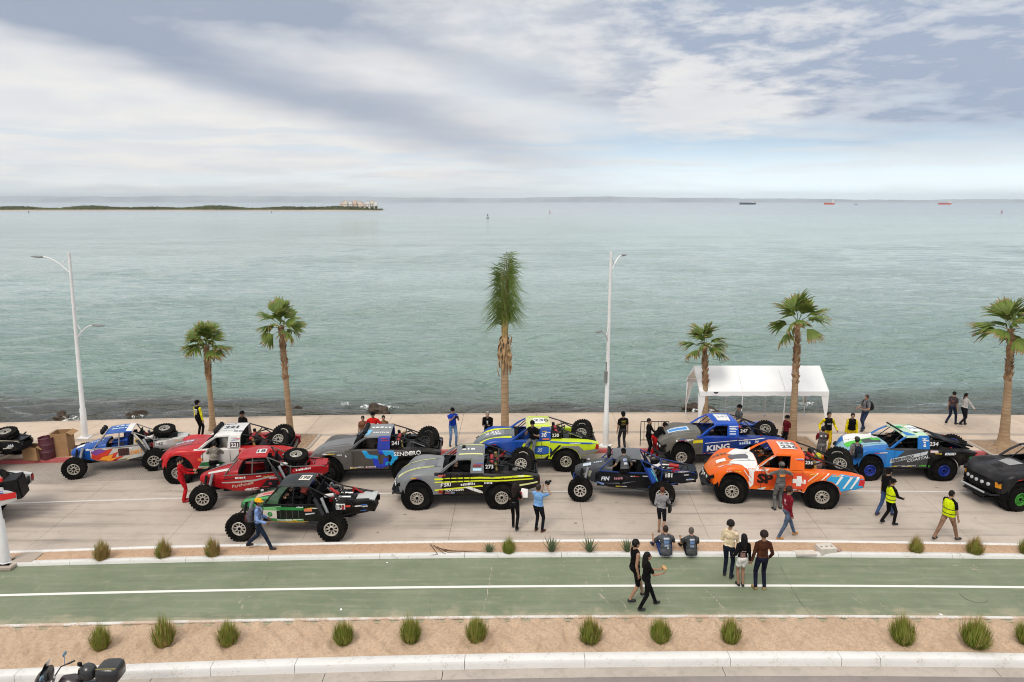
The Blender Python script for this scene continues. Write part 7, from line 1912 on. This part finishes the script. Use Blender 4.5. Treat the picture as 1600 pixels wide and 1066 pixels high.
def hills():
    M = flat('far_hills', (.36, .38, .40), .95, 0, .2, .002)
    D = 11200; q = MB(); secs = []; r_ = np.random.default_rng(2)
    ph = r_.uniform(0, 6.28, 12)
    for i in range(401):
        px = -500 + 2600*i/400; X = (px-800)/FPX*D
        base = np.interp(px, [-500, 0, 250, 450, 700, 900, 1150, 1250, 1350, 1500, 1700, 2100], [95, 88, 100, 92, 72, 80, 68, 60, 36, 40, 48, 50])
        h_ = base + sum(7/(1+k*.5)*math.sin(px*.013*(1.7**(k*.8)) + ph[k]) for k in range(9))*.8
        secs.append([(X, D, SEA_Z-2), (X, D+60, h_*.45), (X, D+200, h_), (X, D+900, h_*.4), (X, D+1000, SEA_Z-5)])
    q.loft(secs); tag(q.build('hills', M, None, 40), kind='structure')
hills()
def ship(label, px, py, L, hullc, d, tower=1.0, cat='ship', masts=1):
    X = (px-800)/FPX*d; e = empty('cargo_ship', (X, d, SEA_Z-.4), R(4), 1, label, cat, 'ships at anchor on the horizon')
    B = L*.16; hh = L*(.16 if tower > 2 else .11)
    q = MB(); q.loft([[(x*L, B/2*w, hh*s_), (x*L, B/2*w*.75, 0), (x*L, -B/2*w*.75, 0), (x*L, -B/2*w, hh*s_)] for x, w, s_ in ((-.52, .15, 1.35), (-.42, .8, 1.15), (-.3, 1, 1), (.3, 1, 1), (.44, .95, 1.05), (.5, .8, 1.1))], True, True); q.build('hull', flat('hull_paint', hullc, .6, 0, .1, .05), e)
    q = MB(); q.box((.34*L, 0, hh+L*.05*tower), (L*.13, B*.85, L*.10*tower)); q.box((.34*L, 0, hh+L*.115*tower), (L*.09, B*.95, L*.03)); q.build('bridge', flat('ship_white', (.75, .74, .72), .5), e)
    q = MB(); q.box((.42*L, 0, hh+L*.10*tower), (L*.035, L*.035, L*.07)); q.build('funnel', flat('funnel', (.3, .12, .08), .5), e)
    for k in range(masts):
        q = MB(); x = (-.28+.22*k)*L; q.tube([(x, 0, hh), (x, 0, hh+L*.10)], L*.005, 6); q.tube([(x, 0, hh+L*.09), (x+L*.09, 0, hh+L*.05)], L*.004, 6); q.build('crane', M_steel, e)
    q = MB(); q.box((-.05*L, 0, hh+L*.008), (L*.55, B*.8, L*.016)); q.build('deck', flat('deck_paint', tuple(.5*x+.05 for x in hullc), .7), e)
ship('long low dark ship on the horizon', 1161, 317, 62, (.05, .065, .08), 2700, .5, masts=2)
ship('orange ship with tall white superstructure on the horizon', 1286, 318, 40, (.66, .09, .03), 2700, 3.0)
ship('small dark ship with pale mast on the horizon', 1327, 317, 13, (.10, .11, .13), 2700, 2.2)
ship('red ship near the frame edge on the horizon', 1463, 317, 50, (.62, .07, .04), 2700, 1.5, masts=3)
def buoy(label, px, py, s_, col):
    v = (533-py)/FPX; ang = math.atan(v) - PITCH; d = (SEA_Z - CAM_H)/math.tan(ang); X = (px-800)/FPX*(d*math.cos(PITCH) - (SEA_Z-CAM_H)*math.sin(PITCH))
    e = empty('buoy', (X, d, SEA_Z), 0, s_, label, 'buoy', 'channel buoys')
    Mb_ = flat('buoy_paint', col, .5)
    q = MB(); q.lathe([(.6, -.4), (1.2, -.2), (1.2, .35), (.9, .5)], n=14); q.build('float', Mb_, e)
    for k in range(4):
        a = k*math.pi/2+.7; q = MB(); q.tube([(.75*math.cos(a), .75*math.sin(a), .4), (.28*math.cos(a), .28*math.sin(a), 2.2)], .09, 6); q.build('strut', Mb_, e)
    q = MB(); q.lathe([(.32, 2.1), (.45, 2.2), (.45, 2.7), (.1, 3.2)], n=10); q.build('lantern', Mb_, e)
buoy('dark green buoy floating in mid channel', 762, 341.5, .95, (.02, .04, .03)); buoy('red buoy right of the tied palm far out', 859, 333.5, .9, (.30, .03, .02)); buoy('red buoy near the frame edge far out', 1565, 333.5, .95, (.30, .03, .02))
buoy('small dark buoy off the scrub shore', 45, 333, .7, (.03, .03, .03)); buoy('small dark buoy short of the hotels', 424, 333, .6, (.04, .03, .03))

# ------------------------------------------------------------------ haze over the bay
q = MB(); q.box((0, 6490, 70), (31000, 13080, 144)); hz = q.build('haze', None, None, 0); tag(hz, kind='stuff')
hm = bpy.data.materials.new('haze'); hm.use_nodes = True; ht_ = hm.node_tree
ht_.nodes.remove(ht_.nodes['Principled BSDF']); pv = ht_.nodes.new('ShaderNodeVolumePrincipled'); pv.inputs['Density'].default_value = 7.5e-5; pv.inputs['Color'].default_value = (.80, .92, 1.0, 1); pv.inputs['Anisotropy'].default_value = 0.0
ht_.links.new(pv.outputs[0], ht_.nodes['Material Output'].inputs['Volume'])
hz.data.materials.clear(); hz.data.materials.append(hm)
